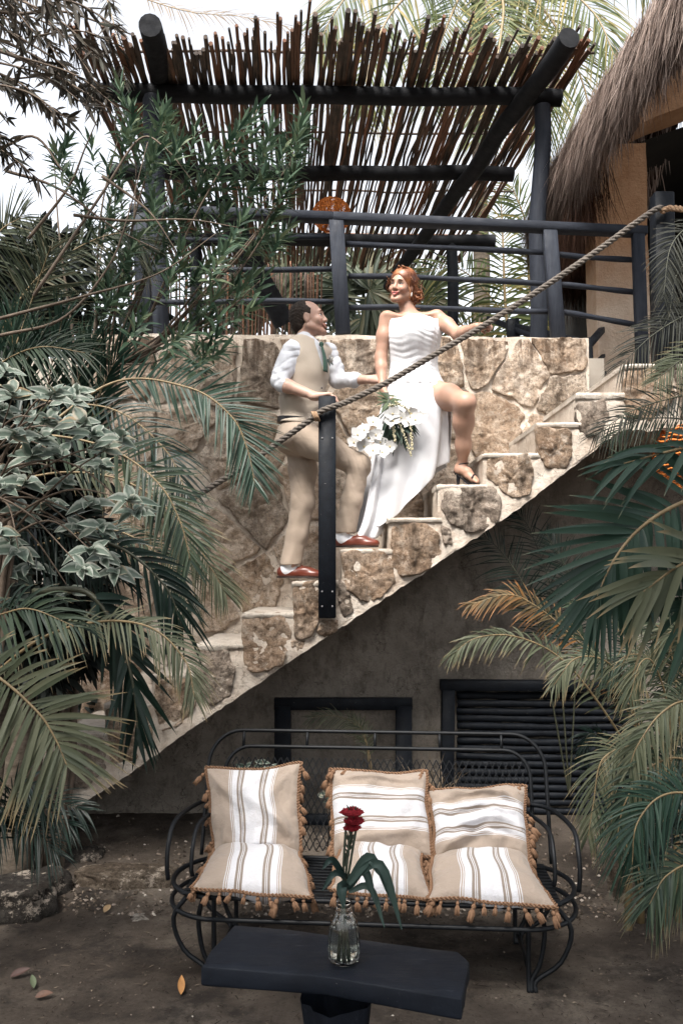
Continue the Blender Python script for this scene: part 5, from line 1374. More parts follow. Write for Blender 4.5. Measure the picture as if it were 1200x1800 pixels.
for s_, sh in ((-1, sR), (1, sL)): f.cap(K(723, 559, DWm-.05), sh+np.array([0, -.045, .016]), .013, .010, .018)
f.chain([sR, sR+(eR-sR)*.45, eR], [.049, .047, .040], .035); f.chain([eR, eR+(wR-eR)*.3, wR], [.040, .038, .025], .025)
f.chain([sL, sL+(eL-sL)*.45, eL], [.049, .046, .041], .035); f.chain([eL, eL+(wL-eL)*.3, wL], [.041, .040, .026], .025)
hand(f, wR, (.12, -.25, -1), (-.9, -.4, 0), (.3, -1, 0), [(45, 60, 40), (50, 62, 40), (52, 62, 40), (55, 62, 40)], .92, thumb=(.5, -.5, -.8))
# left hand closed round the rope
hand(f, K(838, 576, 5.50), (.55, -.10, .10), (0, -.85, .6), (.1, -.2, 1), [(58, 80, 55), (60, 82, 55), (62, 82, 55), (66, 82, 55)], .88, thumb=(.35, .3, -.6))
f.chain([hL, hL+(kL_-hL)*.5, kL_], [.092, .080, .056], .05); f.chain([kL_, kL_+(aL_-kL_)*.30+np.array([-.004, .022, 0]), kL_+(aL_-kL_)*.70, aL_], [.054, .059, .042, .031], .06)
f.chain([hR_, kR_, aR_], [.10, .062, .034], .05)
toe = K(838, 846, DWm-.19); heel = K(806, 826, DWm-.10)
f.chain([aL_, heel], [.031, .030], .02); fd = toe-heel; f.cap(heel+tu*.012, heel+fd*.45+tu*.020, .028, .030, .02); f.cap(heel+fd*.45+tu*.02, heel+fd*.8, .030, .026, .02); f.cap(heel+fd*.6+tu*.004, heel+fd*.95, .031, .022, .015, sq=((0, 0, 1), 1.5))
lt = np.cross(fd/np.linalg.norm(fd), tu)
for q in range(5): f.cap(heel+fd*.92+lt*(.026-.013*q), heel+fd*(1.10-.025*abs(q-.6))+lt*(.028-.014*q), .0105-.0012*q, .0085-.0008*q, .004)
V, F = f.mesh(2); tone, amt = face_tone(V, HW_, None, .85, (.52, .11, .11), (.60, .20, .14))
mesh_np('body', V, F, M['skinW'], wom, True, {'tone': tone, 'amt': amt}); face_bits(HW_, wom, True)
# hair: swept sides and a low curled bun made of locks
def m_hair():
    t = NT('auburn_hair'); c = t.ramp(t.attr('rnd').outputs['Fac'], [(0, (.055, .016, .008)), (.55, (.24, .085, .032)), (1, (.46, .21, .095))]); c = t.mix(t.ramp(t.noise(70, 3, .7, stretch=(1, 1, .5)), [(.4, 0), (.7, .5)]), c, (.10, .028, .010))
    t.col(c); t.rough(.38, .5); t.bump(t.noise(260, 3, .7), .5, .002); return t.m
M['hairW'] = m_hair()
f = Field(HW_(0, 0, 0)-.2, HW_(0, 0, 0)+.2, .004)
f.ell(HW_(0, -.026, .046), np.array((.090, .104, .096)), HW_.M, .01); f.ell(HW_(-.05, -.075, -.040), np.array((.055, .055, .055)), HW_.M, .03)
f.ell(HW_(.006, .112, -.030), np.array((.060, .085, .100)), HW_.M, .014, 'sub'); f.ell(HW_(0, .05, -.09), np.array((.12, .075, .07)), HW_.M, .01, 'sub')
V, F = f.mesh(1); hb_ = mesh_np('hair', V, F, M['hairW'], wom, True, {'rnd': np.clip(.35+.3*vn(V, 60, 4), 0, 1)})
r = np.random.default_rng(5); Vh = []; Fh = []; Rh = []
def lock(pts, rad):
    mb = MB().tube(pts, [rad*(.5+.6*math.sin(math.pi*min(1, i/(len(pts)-1)*.85+.08))) for i in range(len(pts))], 6); o = len(Vh); Vh.extend(mb.v); Fh.extend([tuple(i+o for i in q) for q in mb.f]); Rh.extend([r.uniform()]*len(mb.v))
for s_ in (-1, 1):
    for i in range(26):
        q = i/25; st = (.010*s_*1+s_*.02*(1-q)+.012, .060-.04*q, .120-.022*q*q); th = np.linspace(0, 1, 14); pts = []
        for t in th:
            phi = t*(1.35+.25*q); x = s_*(.012+.085*math.sin(min(phi, 1.57)))*(1-.3*max(0, t-.6)*2); y = .074*(1-q)-.01-.13*t*(.6+.6*(1-q)*1)+.01*q; z = .130*math.cos(phi*.82)-.05*t+.014*math.sin(t*9+i)*t
            pts.append(HW_(x*1.0, max(y, -.125), z-.008*q)+r.normal(0, .0015, 3))
        lock(pts, .0060)
for i in range(60):                      # bun curls
    c0 = HW_(r.normal(-.068, .018), -.080+r.normal(0, .020), -.045+r.normal(0, .022)); R_ = r.uniform(.014, .032); ax = Vector(r.normal(0, 1, 3)).normalized(); u_ = ax.orthogonal().normalized(); v_ = ax.cross(u_); a0 = r.uniform(0, 6)
    lock([c0+A3(u_)*R_*math.cos(a0+a)+A3(v_)*R_*math.sin(a0+a)+A3(ax)*.010*a/3 for a in np.linspace(0, 4.6, 14)], .0052)
for i in range(5):                       # loose tendrils
    s_ = 1 if i % 2 else -1; b = (s_*.072, .035-.01*i, .03); lock([HW_(b[0]+.006*math.sin(t*7+i)+s_*.01*t, b[1]-.02*t, b[2]-.12*t) for t in np.linspace(0, 1, 12)], .0026)
for i in range(120):
    s_ = -1 if i % 2 else 1; a0 = r.uniform(-.4, 1.2); ph = r.uniform(0, 1.5); st = np.array([s_*.092*math.sin(ph), -.02+r.normal(0, .05), .135*math.cos(ph)]); lock([HW_(*(st*(1+.10*t)+np.array([.01*math.sin(t*5+i), -.05*t, -.06*t]))) for t in np.linspace(0, 1, 8)], .0016)
mesh_np('locks', np.array(Vh), Fh, M['hairW'], hb_, True, {'rnd': np.array(Rh)})
M['pearl'] = m_simple('pearl', (.8, .78, .74), (.85, .83, .8), 10, .2, 10, 0)
mb = MB()
for i in range(16): mb.sphere(HW_(-.075-.004*math.sin(i)+r.normal(0, .004), -.035-.022*(i/5)+r.normal(0, .004), .055-.012*i*.8+r.normal(0, .004)), .0045, 8, 6)
mb.build('hair_pearls', M['pearl'], wom)
MB().tube([HW_(-.082, -.002, -.035-.008*i) for i in range(5)], [.002, .0035, .004, .0045, .003], 6).build('earring', M['pearl'], wom)
nk = K(721, 559, DWm); MB().tube([nk+wf_*(.062*math.cos(a)+.012)+wl*.064*math.sin(a)+tu*(.030-.075*max(0, math.cos(a))) for a in np.linspace(-2.2, 2.2, 31)], .0012, 5).build('necklace', M['pearl'], wom)
# gown: rings from the neckline down (centre px, half width m, half depth m, centre depth offset)
rings = [(728, 564, .163, .128, -.020), (728, 571, .168, .140, -.025), (728, 588, .172, .152, -.035), (727, 606, .166, .140, -.03), (726, 628, .157, .118, -.01), (726, 645, .156, .112, .0), (727, 662, .170, .124, 0), (730, 682, .200, .145, 0), (731, 705, .218, .160, .0), (729, 740, .232, .170, .0), (727, 790, .242, .180, .02), (722, 840, .262, .19, .04), (716, 885, .285, .20, .05), (708, 925, .31, .21, .06)]
NU, SUB = 150, 12; Vg = []; nr = (len(rings)-1)*SUB
hemf = lambda a: None
slit = math.radians(22)      # the opening faces the front right
for j in range(nr+1):
    t = j/SUB; k = min(int(t), len(rings)-2); u = t-k; q = [np.array(rings[max(0, min(len(rings)-1, k+i))], float) for i in (-1, 0, 1, 2)]
    g = .5*((2*q[1])+(q[2]-q[0])*u+(2*q[0]-5*q[1]+4*q[2]-q[3])*u*u+(-q[0]+3*q[1]-3*q[2]+q[3])*u**3)
    low = max(0, (t-7.2)/(len(rings)-8.2)); open_ = min(1, max(0, (t-6.6)/1.2))
    for i in range(NU+1):
        s_ = i/NU; a = slit+math.radians(4)*open_*1.2+(2*math.pi-math.radians(26)*open_)*s_      # starts at the slit, goes round by the front
        # angle 0 = image right, 90 = towards camera
        dx, dy = math.cos(a), -math.sin(a)
        fade = (.5+.5*math.cos((a-math.pi)*1))       # strongest at the left
        amp = .006+.026*low**1.2
        fo = amp*math.sin(a*7+1.2*math.sin(j*.03)+.6)+amp*.5*math.sin(a*13+2)
        # hem: goes from the slit at right down to the train at the left
        c = K(g[0], g[1], DWm+g[4]); px_low = low
        rx, ry = g[2]+fo, g[3]+fo*.7
        p = c+np.array([dx*rx, dy*ry, 0])
        # leftwards trailing train
        lft = max(0, -dx)**1.5
        p[0] -= low**2*.06*lft; p[2] -= low**2.5*.04*lft
        # right side raised (hem climbs to the right with the stairs)
        rgt = max(0, dx*.8+.35)
        p[2] += low*(.40*rgt**1.1)*(low**.6)
        # soft front knee shadow: left thigh pushes the cloth forward
        if a < 2.2 and t > 7: p[1] -= .05*math.exp(-((a-.7)/.5)**2)*min(1, (t-7)/2)*(1-low)
        # neckline: gentle sweetheart
        if t < 2: p[2] += (1-t/2)*(.012*math.cos((a-math.pi/2)*4)*max(0, math.sin(a))-.03*max(0, -math.sin(a)))
        # ruching over the bodice, diagonal drape towards the left hip
        if t < 6.9:
            w_ = max(0, math.sin(a)*.8+.35); ph = p[2]*190+dx*(7-14*max(0, (t-3)/4))+2.6*math.sin(a*2+t*.8)+1.6*math.sin(a*5+t); am = .0020*w_*(1 if t > .25 else t*4)*(1 if t < 6 else 6.9-t)
            o_ = am*math.sin(ph)*(.6+.4*math.sin(a*3+t*2)); p += np.array([dx, dy, 0])*o_
        elif t < 10.5:
            w_ = max(0, math.sin(a))*(1-(t-6.9)/3.6); ph = (p[2]*38+dx*16); p += np.array([dx, dy, 0])*.013*w_*math.sin(ph+.8*math.sin(a*3))
        Vg.append(p)
W1 = NU+1; Fg = [(j*W1+i, (j+1)*W1+i, (j+1)*W1+i+1, j*W1+i+1) for j in range(nr) for i in range(NU)]
gown = mesh_np('gown', np.array(Vg), Fg, M['gown'], wom); md = gown.modifiers.new('thickness', 'SOLIDIFY'); md.thickness = .004; md.offset = -1
# train spilling down the steps behind her, towards the left
def train(u, v):
    pts = [K(700, 865, DWm+.02), K(680, 905, DWm), K(655, 935, DWm-.02), K(636, 950, DWm-.05)]
    return pts
tr_c = catmull([Vector(K(672, 800, DWm-.10)), Vector(K(664, 860, DWm-.12)), Vector(K(654, 915, DWm-.14)), Vector(K(640, 948, DWm-.16))], 24); mb = MB(); Vt = []
for i in range(25):
    c = A3(tr_c[i]); wv = .045+.05*(i/24)
    for j in range(21):
        s_ = j/20-.5; Vt.append(c+np.array([s_*2*wv*1.0+.02*i/24, .10*s_+.016*math.sin(j*.62+i*.08), .010*math.sin(j*.7)*i/24+(s_*.05*(i/24))]))
o = mesh_np('train', np.array(Vt), [(i*21+j, (i+1)*21+j, (i+1)*21+j+1, i*21+j+1) for i in range(24) for j in range(20)], M['gown'], wom); o.modifiers.new('thickness', 'SOLIDIFY').thickness = .004
# sandal
M['sandal'] = m_simple('black_patent_strap', (.008, .008, .010), (.02, .02, .024), 10, .25, 60, .1)
sd0 = MB(); aC = aL_-tu*.004
sd0.tube([aC+np.array([.038*math.cos(a), .038*math.sin(a), .006*math.cos(a)]) for a in np.linspace(0, 6.283, 25)], .0045, 6, False)
sd0.tube([aC+np.array([-.03, .0, 0]), heel+np.array([-.028, .02, -.01]), heel+np.array([-.020, .015, -.03])], .005, 6)
sd0.tube([heel+fd*.86+lt*x+tu*(.030-18*x*x) for x in np.linspace(-.036, .036, 9)], .0075, 6)
sd0.build('sandal_straps', M['sandal'], wom)
tzp = P(0, 850, 5.5).z+.004
def sole_pt(t): q = heel+fd*t*1.12-fd*.05; z0_ = heel[2]-.034; z = z0_*(1-min(1, t/.62))+tzp*min(1, t/.62) if t < .62 else tzp; return np.array([q[0], q[1], z+.004])
Vs = []
for i in range(17):
    t = i/16; q = sole_pt(t); wd = .030+.010*math.sin(t*3.1) if t < .95 else .022
    Vs += [q-lt*wd, q+lt*wd, q+lt*wd+tu*.009, q-lt*wd+tu*.009]
mesh_np('sandal_sole', np.array(Vs), [(4*i+a, 4*i+(a+1) % 4, 4*i+4+(a+1) % 4, 4*i+4+a) for i in range(16) for a in range(4)]+[(0, 3, 2, 1), (64, 65, 66, 67)], M['sandal'], wom, False)
hp = sole_pt(.02); MB().tube([hp, [hp[0]-.004, hp[1]+.004, tzp]], [.016, .007], 8).build('sandal_heel', M['sandal'], wom)
sc2 = MB()
# ---- bouquet held head-down in her right hand
bqc = K(678, 700, DWm-.20); bq = thing('bouquet', 'hanging bouquet of white orchids, pale amaranth and dark green leaves in the bride\'s hand', 'bouquet', tuple(bqc))
M['petal'] = m_simple('white_orchid_petal', (.60, .59, .58), (.66, .65, .63), 20, .6, 80, .2); M['lip'] = m_simple('orchid_centre', (.55, .45, .18), (.65, .55, .3), 30, .6, 60, .2)
DB = DWm-.22
def petal(c, d, n, L, W):
    V, F, S, I = leaf_batch(np.array([c]), np.array([d]), np.array([n]), L, W, 0.0, 5, .25, 'leaf', curl=np.array([.15])); return V, F
def orchid(px, py, D0, R, seed):
    r = random.Random(seed); c = K(px, py, D0); n = Vector((r.uniform(-.5, .3), -1, r.uniform(-.2, .3))).normalized(); u_ = Vector((0, 0, 1)); u_ = (u_-n*u_.dot(n)).normalized(); v_ = n.cross(u_); rot = r.uniform(-.5, .5)
    root = MB().sphere(c+A3(n)*.006, .006, 8, 6).build('orchid', M['lip'], bq)
    for k, (a, w_, l_) in enumerate(((0, .62, .9), (1.15, 1.05, 1.0), (-1.15, 1.05, 1.0), (2.35, .60, .85), (-2.35, .60, .85))):
        a += rot; d = u_*math.cos(a)+v_*math.sin(a)+n*.12; V, F = petal(c, tuple(d), tuple(n), R*l_, R*w_); mesh_np('petal', V, F, M['petal'], root)
for i, (x, y) in enumerate([(655, 742), (640, 756), (628, 765), (622, 778), (640, 785), (655, 792), (668, 778), (648, 770), (672, 795), (685, 785), (660, 765), (690, 728), (705, 735), (718, 742), (730, 738), (722, 727), (738, 735), (690, 740)]): orchid(x, y, DB-.03*(i % 3), .052+.004*(i % 3), i)
r = np.random.default_rng(6); N = 34; a = r.uniform(-.5, .95, N)
b0 = np.array([K(690+r.uniform(-12, 22), 735+r.uniform(-12, 22), DB+.03) for _ in range(N)])
leaves_at('dark_leaves', bq, b0, np.stack([np.sin(a), r.normal(-.1, .2, N), -np.cos(a)], 1), np.stack([r.normal(0, .3, N), -np.ones(N), r.normal(0, .3, N)], 1), r.uniform(.09, .19, N), r.uniform(.016, .026, N), [.1]*N, 'palmgreen_' if False else m_leaf('dark_bouquet_leaf', (.012, .026, .018), (.035, .06, .042), rough=.35, trans=.1), 6, .2, 'leaf')
N = 30; a = r.uniform(-2.6, 2.6, N); b0 = np.array([K(684, 704, DB+.02)]*N)
leaves_at('sprigs', bq, b0+r.normal(0, .012, (N, 3)), np.stack([np.sin(a), r.normal(-.2, .2, N), -np.cos(a)*.9], 1), np.tile([0, -1., 0], (N, 1)), r.uniform(.04, .10, N), r.uniform(.010, .018, N), [.1]*N, m_leaf('grey_green_sprig', (.05, .08, .05), (.14, .17, .10), rough=.5, trans=.1), 5, .2, 'leaf')
stm = MB()
for k in range(9): stm.tube(catmull([K(672+k*1.2, 690, DWm-.17), K(682+k, 712, DB), K(650+11*k, 745, DB+.02)], 8), .004, 5)
stm.build('stems', M['stem'], bq); am = MB()
for pts in [[(690, 712), (700, 740), (712, 770), (722, 800)], [(684, 712), (690, 745), (694, 775)], [(694, 708), (718, 722), (722, 760), (724, 790)]]:
    pa = catmull([K(x, y, DB-.05) for x, y in pts], 30); 
    for p in pa:
        for _ in range(3): am.sphere(p+Vector(r.normal(0, .004, 3)), .0055, 5, 4)
am.build('amaranth', m_simple('pale_amaranth', (.36, .33, .20), (.55, .50, .36), 80, .8, 200, .5), bq)
# ---- boutonniere
bo = thing('boutonniere', 'small white flower pinned to the man\'s waistcoat lapel', 'flower', tuple(J(576, 632)+tf*.12)); r = random.Random(3); cb_ = J(545, 634)+tf*.135+tl*.035
for k in range(16):
    a = k*2.4; rr_ = .35+.65*k/16; d = tf*(1.1-rr_)+tl*math.cos(a)*rr_+tu*math.sin(a)*rr_; V, F = petal(cb_-tf*.004, tuple(d), tuple(tf), .034, .026); mesh_np('petal', V, F, M['petal'], bo)
for k in range(3): V, F = petal(cb_-tf*.008, tuple(-tu*.7+tl*(k-1)*.9), tuple(tf), .055, .022); mesh_np('leaf', V, F, M['tie'], bo)
# ============================================================ vegetation
G = {
 'palm': m_leaf('green_palm_leaflet', (0.016, 0.030, 0.022), (0.054, 0.076, 0.045), tip=(0.216, 0.166, 0.094), tip0=.82, rough=.38, trans=.22),
 'palmlit': m_leaf('pale_palm_leaflet', (0.054, 0.068, 0.040), (0.137, 0.144, 0.090), tip=(0.302, 0.216, 0.115), tip0=.72, rough=.4, trans=.25),
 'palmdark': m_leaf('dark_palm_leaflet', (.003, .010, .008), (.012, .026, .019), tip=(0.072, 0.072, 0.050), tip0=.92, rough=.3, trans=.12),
 'palmgreen': m_leaf('deep_green_palm_leaflet', (0.013, 0.032, 0.023), (0.036, 0.068, 0.046), tip=(0.173, 0.173, 0.115), tip0=.9, rough=.3, trans=.2),
 'dryfrond': m_leaf('orange_drying_leaflet', (0.072, 0.065, 0.036), (0.216, 0.122, 0.050), (0.360, 0.144, 0.036), tip=(0.360, 0.173, 0.072), tip0=.5, rough=.5, trans=.25),
 'wisp': m_leaf('thin_dark_leaflet', (0.010, 0.012, 0.009), (0.032, 0.033, 0.023), tip=(0.173, 0.144, 0.101), tip0=.85, rough=.5, trans=.15),
 'oleander': m_leaf('oleander_leaf', (0.023, 0.049, 0.031), (0.091, 0.139, 0.085), (0.152, 0.179, 0.098), rough=.42, trans=.22),
 'brownleaf': m_leaf('backlit_brown_leaf', (0.022, 0.019, 0.014), (0.061, 0.048, 0.035), (0.054, 0.061, 0.043), rough=.5, trans=.3),
 'bgleaf': m_leaf('background_leaf', (0.012, 0.019, 0.013), (0.040, 0.050, 0.030), rough=.5, trans=.25),
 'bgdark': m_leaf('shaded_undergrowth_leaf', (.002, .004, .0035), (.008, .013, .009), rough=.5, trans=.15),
 'coco': m_leaf('coconut_leaflet', (0.044, 0.067, 0.029), (0.156, 0.176, 0.068), (0.295, 0.227, 0.079), tip=(0.373, 0.265, 0.103), tip0=.75, rough=.4, trans=.4),
 'fan': m_leaf('fan_palm_segment', (0.025, 0.037, 0.025), (0.086, 0.101, 0.061), (0.173, 0.151, 0.094), tip=(0.230, 0.194, 0.122), tip0=.8, rough=.4, trans=.3),
 'drybrown': m_leaf('dead_hanging_leaf', (0.115, 0.086, 0.058), (0.245, 0.194, 0.144), rough=.7, trans=.2),
}
M['rachis'] = m_simple('palm_rachis', (.14, .10, .05), (.26, .19, .10), 20, .5, 60, .3)
M['rachisdark'] = m_simple('dark_palm_rachis', (.025, .03, .02), (.06, .06, .035), 20, .5, 60, .3)
M['bark'] = m_simple('grey_bark', (.07, .055, .042), (.17, .14, .11), 14, .9, 50, .7, .01, .1, stretch=(1, 1, 3))
M['twig'] = m_simple('thin_twig', (.07, .05, .035), (.16, .12, .09), 14, .8, 50, .4)

def plant(name, label, cat, loc, group=None): return thing(name, label, cat, loc, group)
def frond(par, ctrl, n, L, W, mat, nrm=(0, -1, .25), ang=(68, 22), droop=.25, lift=.15, r0=.010, t0=.12, seed=0, indiv=False, rach='rachis', sides=(1, -1), jit=.17, fold=.25, asym=1.0, segs=6, name='frond', prof=.8, shape='palm'):
    path = catmull([P(*q) if len(q) == 3 and not isinstance(q, Vector) else q for q in ctrl], 60)
    fr_ = MB().tube(path, [r0*(1-.75*i/60) for i in range(61)], 6).build(name, M[rach], par)
    r = np.random.default_rng(seed+101); nr = Vector(nrm).normalized(); B_, D_, N_, L_, W_l, T_ = [], [], [], [], [], []
    for i in range(n):
        t = t0+(1-t0)*(i+r.uniform(-.25, .25))/(n-1) if n > 1 else 1; t = min(max(t, 0), 1); k = min(int(t*60), 59); p = path[k].lerp(path[k+1], t*60-k)
        tg = (path[k+1]-path[k]).normalized(); side = tg.cross(nr)
        side = side.normalized() if side.length > .05 else Vector((1, 0, 0)); nn = side.cross(tg)
        tt = (t-t0)/(1-t0); a = math.radians(ang[0]+(ang[1]-ang[0])*max(tt, 0)**1.3); ln = L*(.42+.58*max(0, math.sin(math.pi*min(1, max(0, .12+tt*.80))))**prof)
        if tt > .9: ln *= .85
        for s_ in sides:
            if r.random() < .05: continue
            aa = a*(1+r.normal(0, jit*.5)); d = tg*math.cos(aa)+side*s_*math.sin(aa)+nn*(lift+r.normal(0, jit))
            B_.append(p); D_.append(d); N_.append(nn+Vector((r.normal(0, .2), r.normal(0, .2), r.normal(0, .2)))); L_.append(ln*(r.uniform(.88, 1.08) if r.random() > .08 else r.uniform(.45, .8))*(asym if s_ < 0 else 1)); W_l.append(W*r.uniform(.8, 1.15)*(1-.4*tt)); T_.append(r.uniform(0, 1))
    B_, D_, N_ = [np.array([tuple(x) for x in q]) for q in (B_, D_, N_)]; L_ = np.array(L_); W_l = np.array(W_l); T_ = np.array(T_)
    dr = droop*r.uniform(.6, 1.4, len(L_))
    if indiv:
        for i in range(len(L_)):
            V, F, S, I = leaf_batch(B_[i:i+1], D_[i:i+1], N_[i:i+1], L_[i], W_l[i], dr[i], segs+1, fold, shape)
            mesh_np('leaflet', V, F, G[mat], fr_, True, {'rnd': np.full(len(V), T_[i]), 's': S})
    else:
        V, F, S, I = leaf_batch(B_, D_, N_, L_, W_l, dr, segs, fold, shape)
        o = mesh_np('leaflets', V, F, G[mat], fr_, True, {'rnd': T_[I], 's': S}); o['kind'] = 'stuff'
    return fr_
def unit(n, rng=NRG):
    u = rng.normal(size=(n, 3)); return u/np.linalg.norm(u, axis=1, keepdims=True)
def leafcloud(name, label, cat, c, rad, n, L, W, mat, seed, trunk=True, hole=.35, group=None, flat=.0, root=None):
    """a bushy crown: clumps of leaves spread through an uneven volume, on real limbs"""
    r = np.random.default_rng(seed); c = np.array(c, float); rad = np.array(rad, float)
    base = (c[0], c[1], 0) if root is None else root
    t = plant(name, label, cat, base, group)
    nc = max(8, n//60); u = unit(nc, r); rr_ = r.uniform(.35, 1.0, nc)**.6; cc = c+u*rad*rr_[:, None]*(1+.25*np.sin(u[:, :1]*5+seed))
    B_ = []; D_ = []; per = n//nc; cs_ = rad.mean()*.28
    for k in range(nc):
        q = unit(per, r); B_.append(cc[k]+q*cs_*r.uniform(.15, 1, (per, 1))); D_.append(q*.8+u[k]*.6+np.array([0, 0, -.1])+r.normal(0, .25, (per, 3)))
    B_ = np.concatenate(B_); D_ = np.concatenate(D_); N_ = unit(len(B_), r)+np.array([0, -.3, .9])
    leaves_at('crown', t, B_, D_, N_, r.uniform(.6, 1.2, len(B_))*L, r.uniform(.7, 1.2, len(B_))*W, r.uniform(0, .35, len(B_)), mat, 3)
    if trunk:
        mb = MB(); b0 = Vector(base); top = Vector(c-np.array([0, 0, rad[2]*.2]))
        mb.tube(wob_path(b0, top, 10, .08, seed), [max(.02, .09*(1-.07*i)) for i in range(11)], 8)
        for k in range(0, nc, max(1, nc//10)):
            st = b0.lerp(top, r.uniform(.55, 1)); mb.tube(wob_path(st, Vector(cc[k]), 6, .06, seed+k), [.03*(1-.12*i) for i in range(7)], 5)
        mb.build('trunk', M['bark'], t)
    return t

# ---- big areca palm at the left, rooted off the left edge
lp = plant('areca_palm', 'large areca palm at the left edge with pale arching fronds crossing the stair wall', 'palm', (-1.85, 4.0, 0))
MB().tube(wob_path((-1.85, 4.0, -.05), (-1.75, 4.1, 2.4), 12, .04, 3), [.07-.003*i for i in range(13)], 10).build('trunk', M['bark'], lp)
fl_ = []
fl_.append(frond(lp, [(-230, 1105, 3.25), (-90, 1140, 3.05), (0, 1192, 2.95), (67, 1252, 2.9), (97, 1297, 2.88), (118, 1345, 2.85)], 38, .29, .020, 'palmlit', (.05, -1, .2), (78, 34), .22, .1, .008, .30, 1, True, sides=(1, -1), segs=7))
frond(lp, [(-60, 1230, 3.9), (60, 1130, 3.7), (165, 1094, 3.6), (262, 1102, 3.5), (325, 1160, 3.45), (342, 1225, 3.42)], 50, .165, .013, 'palmlit', (0, -.8, .6), (60, 22), .35, .05, .008, .25, 2, segs=5)
frond(lp, [(60, 1040, 3.9), (150, 1040, 3.8), (200, 1100, 3.75), (232, 1190, 3.7), (243, 1290, 3.7)], 20, .30, .036, 'palmdark', (-.3, -1, .1), (40, 14), .15, .02, .016, .3, 3, True, rach='rachisdark', segs=7)
frond(lp, [(120, 940, 4.0), (215, 965, 3.95), (290, 1030, 3.9), (320, 1100, 3.9)], 18, .26, .026, 'palmdark', (-.2, -1, .3), (45, 18), .35, .02, .010, .2, 31, rach='rachisdark')
frond(lp, [(-120, 800, 4.5), (0, 775, 4.4), (60, 764, 4.3), (150, 775, 4.25), (225, 805, 4.2), (285, 857, 4.15), (318, 920, 4.12), (335, 985, 4.1)], 60, .30, .019, 'palm', (.1, -1, .15), (64, 26), .16, .10, .008, .22, 4, True, segs=7)
frond(lp, [(20, 800, 4.6), (195, 674, 4.8), (330, 681, 4.75), (405, 730, 4.7), (435, 790, 4.68), (448, 852, 4.66)], 66, .29, .016, 'palmgreen', (.15, -1, .15), (56, 22), .10, .12, .008, .22, 5, True, segs=7)
frond(lp, [(0, 850, 4.6), (120, 830, 4.5), (230, 850, 4.45), (320, 920, 4.4), (372, 1000, 4.38), (395, 1040, 4.38)], 48, .25, .015, 'palmlit', (.1, -1, .2), (52, 20), .22, .06, .007, .2, 6, segs=6)
frond(lp, [(-80, 640, 4.9), (60, 700, 4.8), (200, 720, 4.7), (290, 790, 4.65), (330, 870, 4.6)], 40, .28, .016, 'palmdark', (.1, -1, .4), (55, 22), .3, .05, .007, .2, 7)
frond(lp, [(60, 960, 4.9), (190, 930, 4.8), (290, 985, 4.75), (335, 1070, 4.7)], 40, .24, .014, 'palm', (0, -1, .4), (50, 20), .45, .05, .006, .2, 8)
frond(lp, [(-60, 1000, 4.2), (40, 930, 4.1), (140, 950, 4.0), (200, 1010, 4.0)], 36, .30, .016, 'palmdark', (0, -1, .4), (60, 22), .35, .05, .006, .2, 9, rach='rachisdark')
frond(lp, [(-100, 1010, 3.6), (-30, 1080, 3.5), (50, 1070, 3.4), (130, 1100, 3.35)], 30, .26, .018, 'palm', (0, -1, .5), (60, 25), .4, .1, .006, .2, 10)
# upright young fan at the far left
la = plant('young_palm', 'spiky upright young palm at the left edge below the oleander', 'palm', (-2.1, 5.2, 0))
for k, (x, y, tx, ty) in enumerate([(30, 800, 60, 590), (80, 800, 110, 560), (0, 820, -10, 600), (120, 800, 160, 600), (150, 790, 215, 610), (60, 800, 20, 560)]):
    frond(la, [(x, y, 5.3), ((x+tx)/2-10, (y+ty)/2, 5.2), (tx, ty, 5.1)], 26, .42, .022, 'palmgreen', (0, -1, .2), (34, 10), .15, .1, .007, .1, 50+k, jit=.2)
MB().tube(wob_path((-2.1, 5.2, -.05), P(70, 800, 5.3), 8, .05, 5), .05, 8).build('trunk', M['bark'], la)
# coconut-like frond standing up at the left
lc = plant('coconut_palm', 'pale feather palm fronds rising at the left edge against the hedge', 'palm', (-2.6, 6.2, 0))
frond(lc, [(-30, 760, 5.6), (35, 590, 5.5), (66, 500, 5.4), (90, 432, 5.3)], 52, .46, .013, 'fan', (.1, -1, .1), (58, 34), .12, .05, .009, .25, 61)
frond(lc, [(-60, 700, 5.7), (40, 520, 5.6), (130, 440, 5.55), (215, 410, 5.5), (260, 440, 5.5)], 50, .38, .014, 'fan', (.1, -1, .3), (60, 25), .3, .05, .008, .25, 62)
frond(lc, [(-80, 560, 5.7), (-10, 420, 5.6), (40, 380, 5.6)], 36, .42, .013, 'fan', (.1, -1, .1), (60, 30), .25, .05, .008, .25, 63)
frond(lc, [(-60, 700, 5.2), (0, 640, 5.1), (70, 610, 5.0), (150, 620, 5.0)], 40, .34, .014, 'palm', (.1, -1, .4), (60, 25), .35, .05, .008, .25, 64)
MB().tube(wob_path((-2.6, 6.2, -.05), P(-60, 720, 5.7), 8, .05, 6), .09, 10).build('trunk', M['bark'], lc)
# small dark palm low at the left
ls = plant('small_palm', 'small dark palm sprouting behind the boulders at the lower left', 'palm', tuple(PZ(30, 1520, 0)))
for k, (a, b) in enumerate([((60, 1420), (125, 1450)), ((40, 1440), (100, 1500)), ((20, 1420), (-20, 1470)), ((60, 1405), (150, 1425)), ((30, 1395), (70, 1380))]):
    frond(ls, [(30, 1520, 4.5), (a[0]-10, a[1], 4.4), (b[0], b[1], 4.3)], 26, .22, .013, 'palmdark', (0, -1, .6), (60, 22), .35, .1, .004, .25, 70+k, rach='rachisdark')

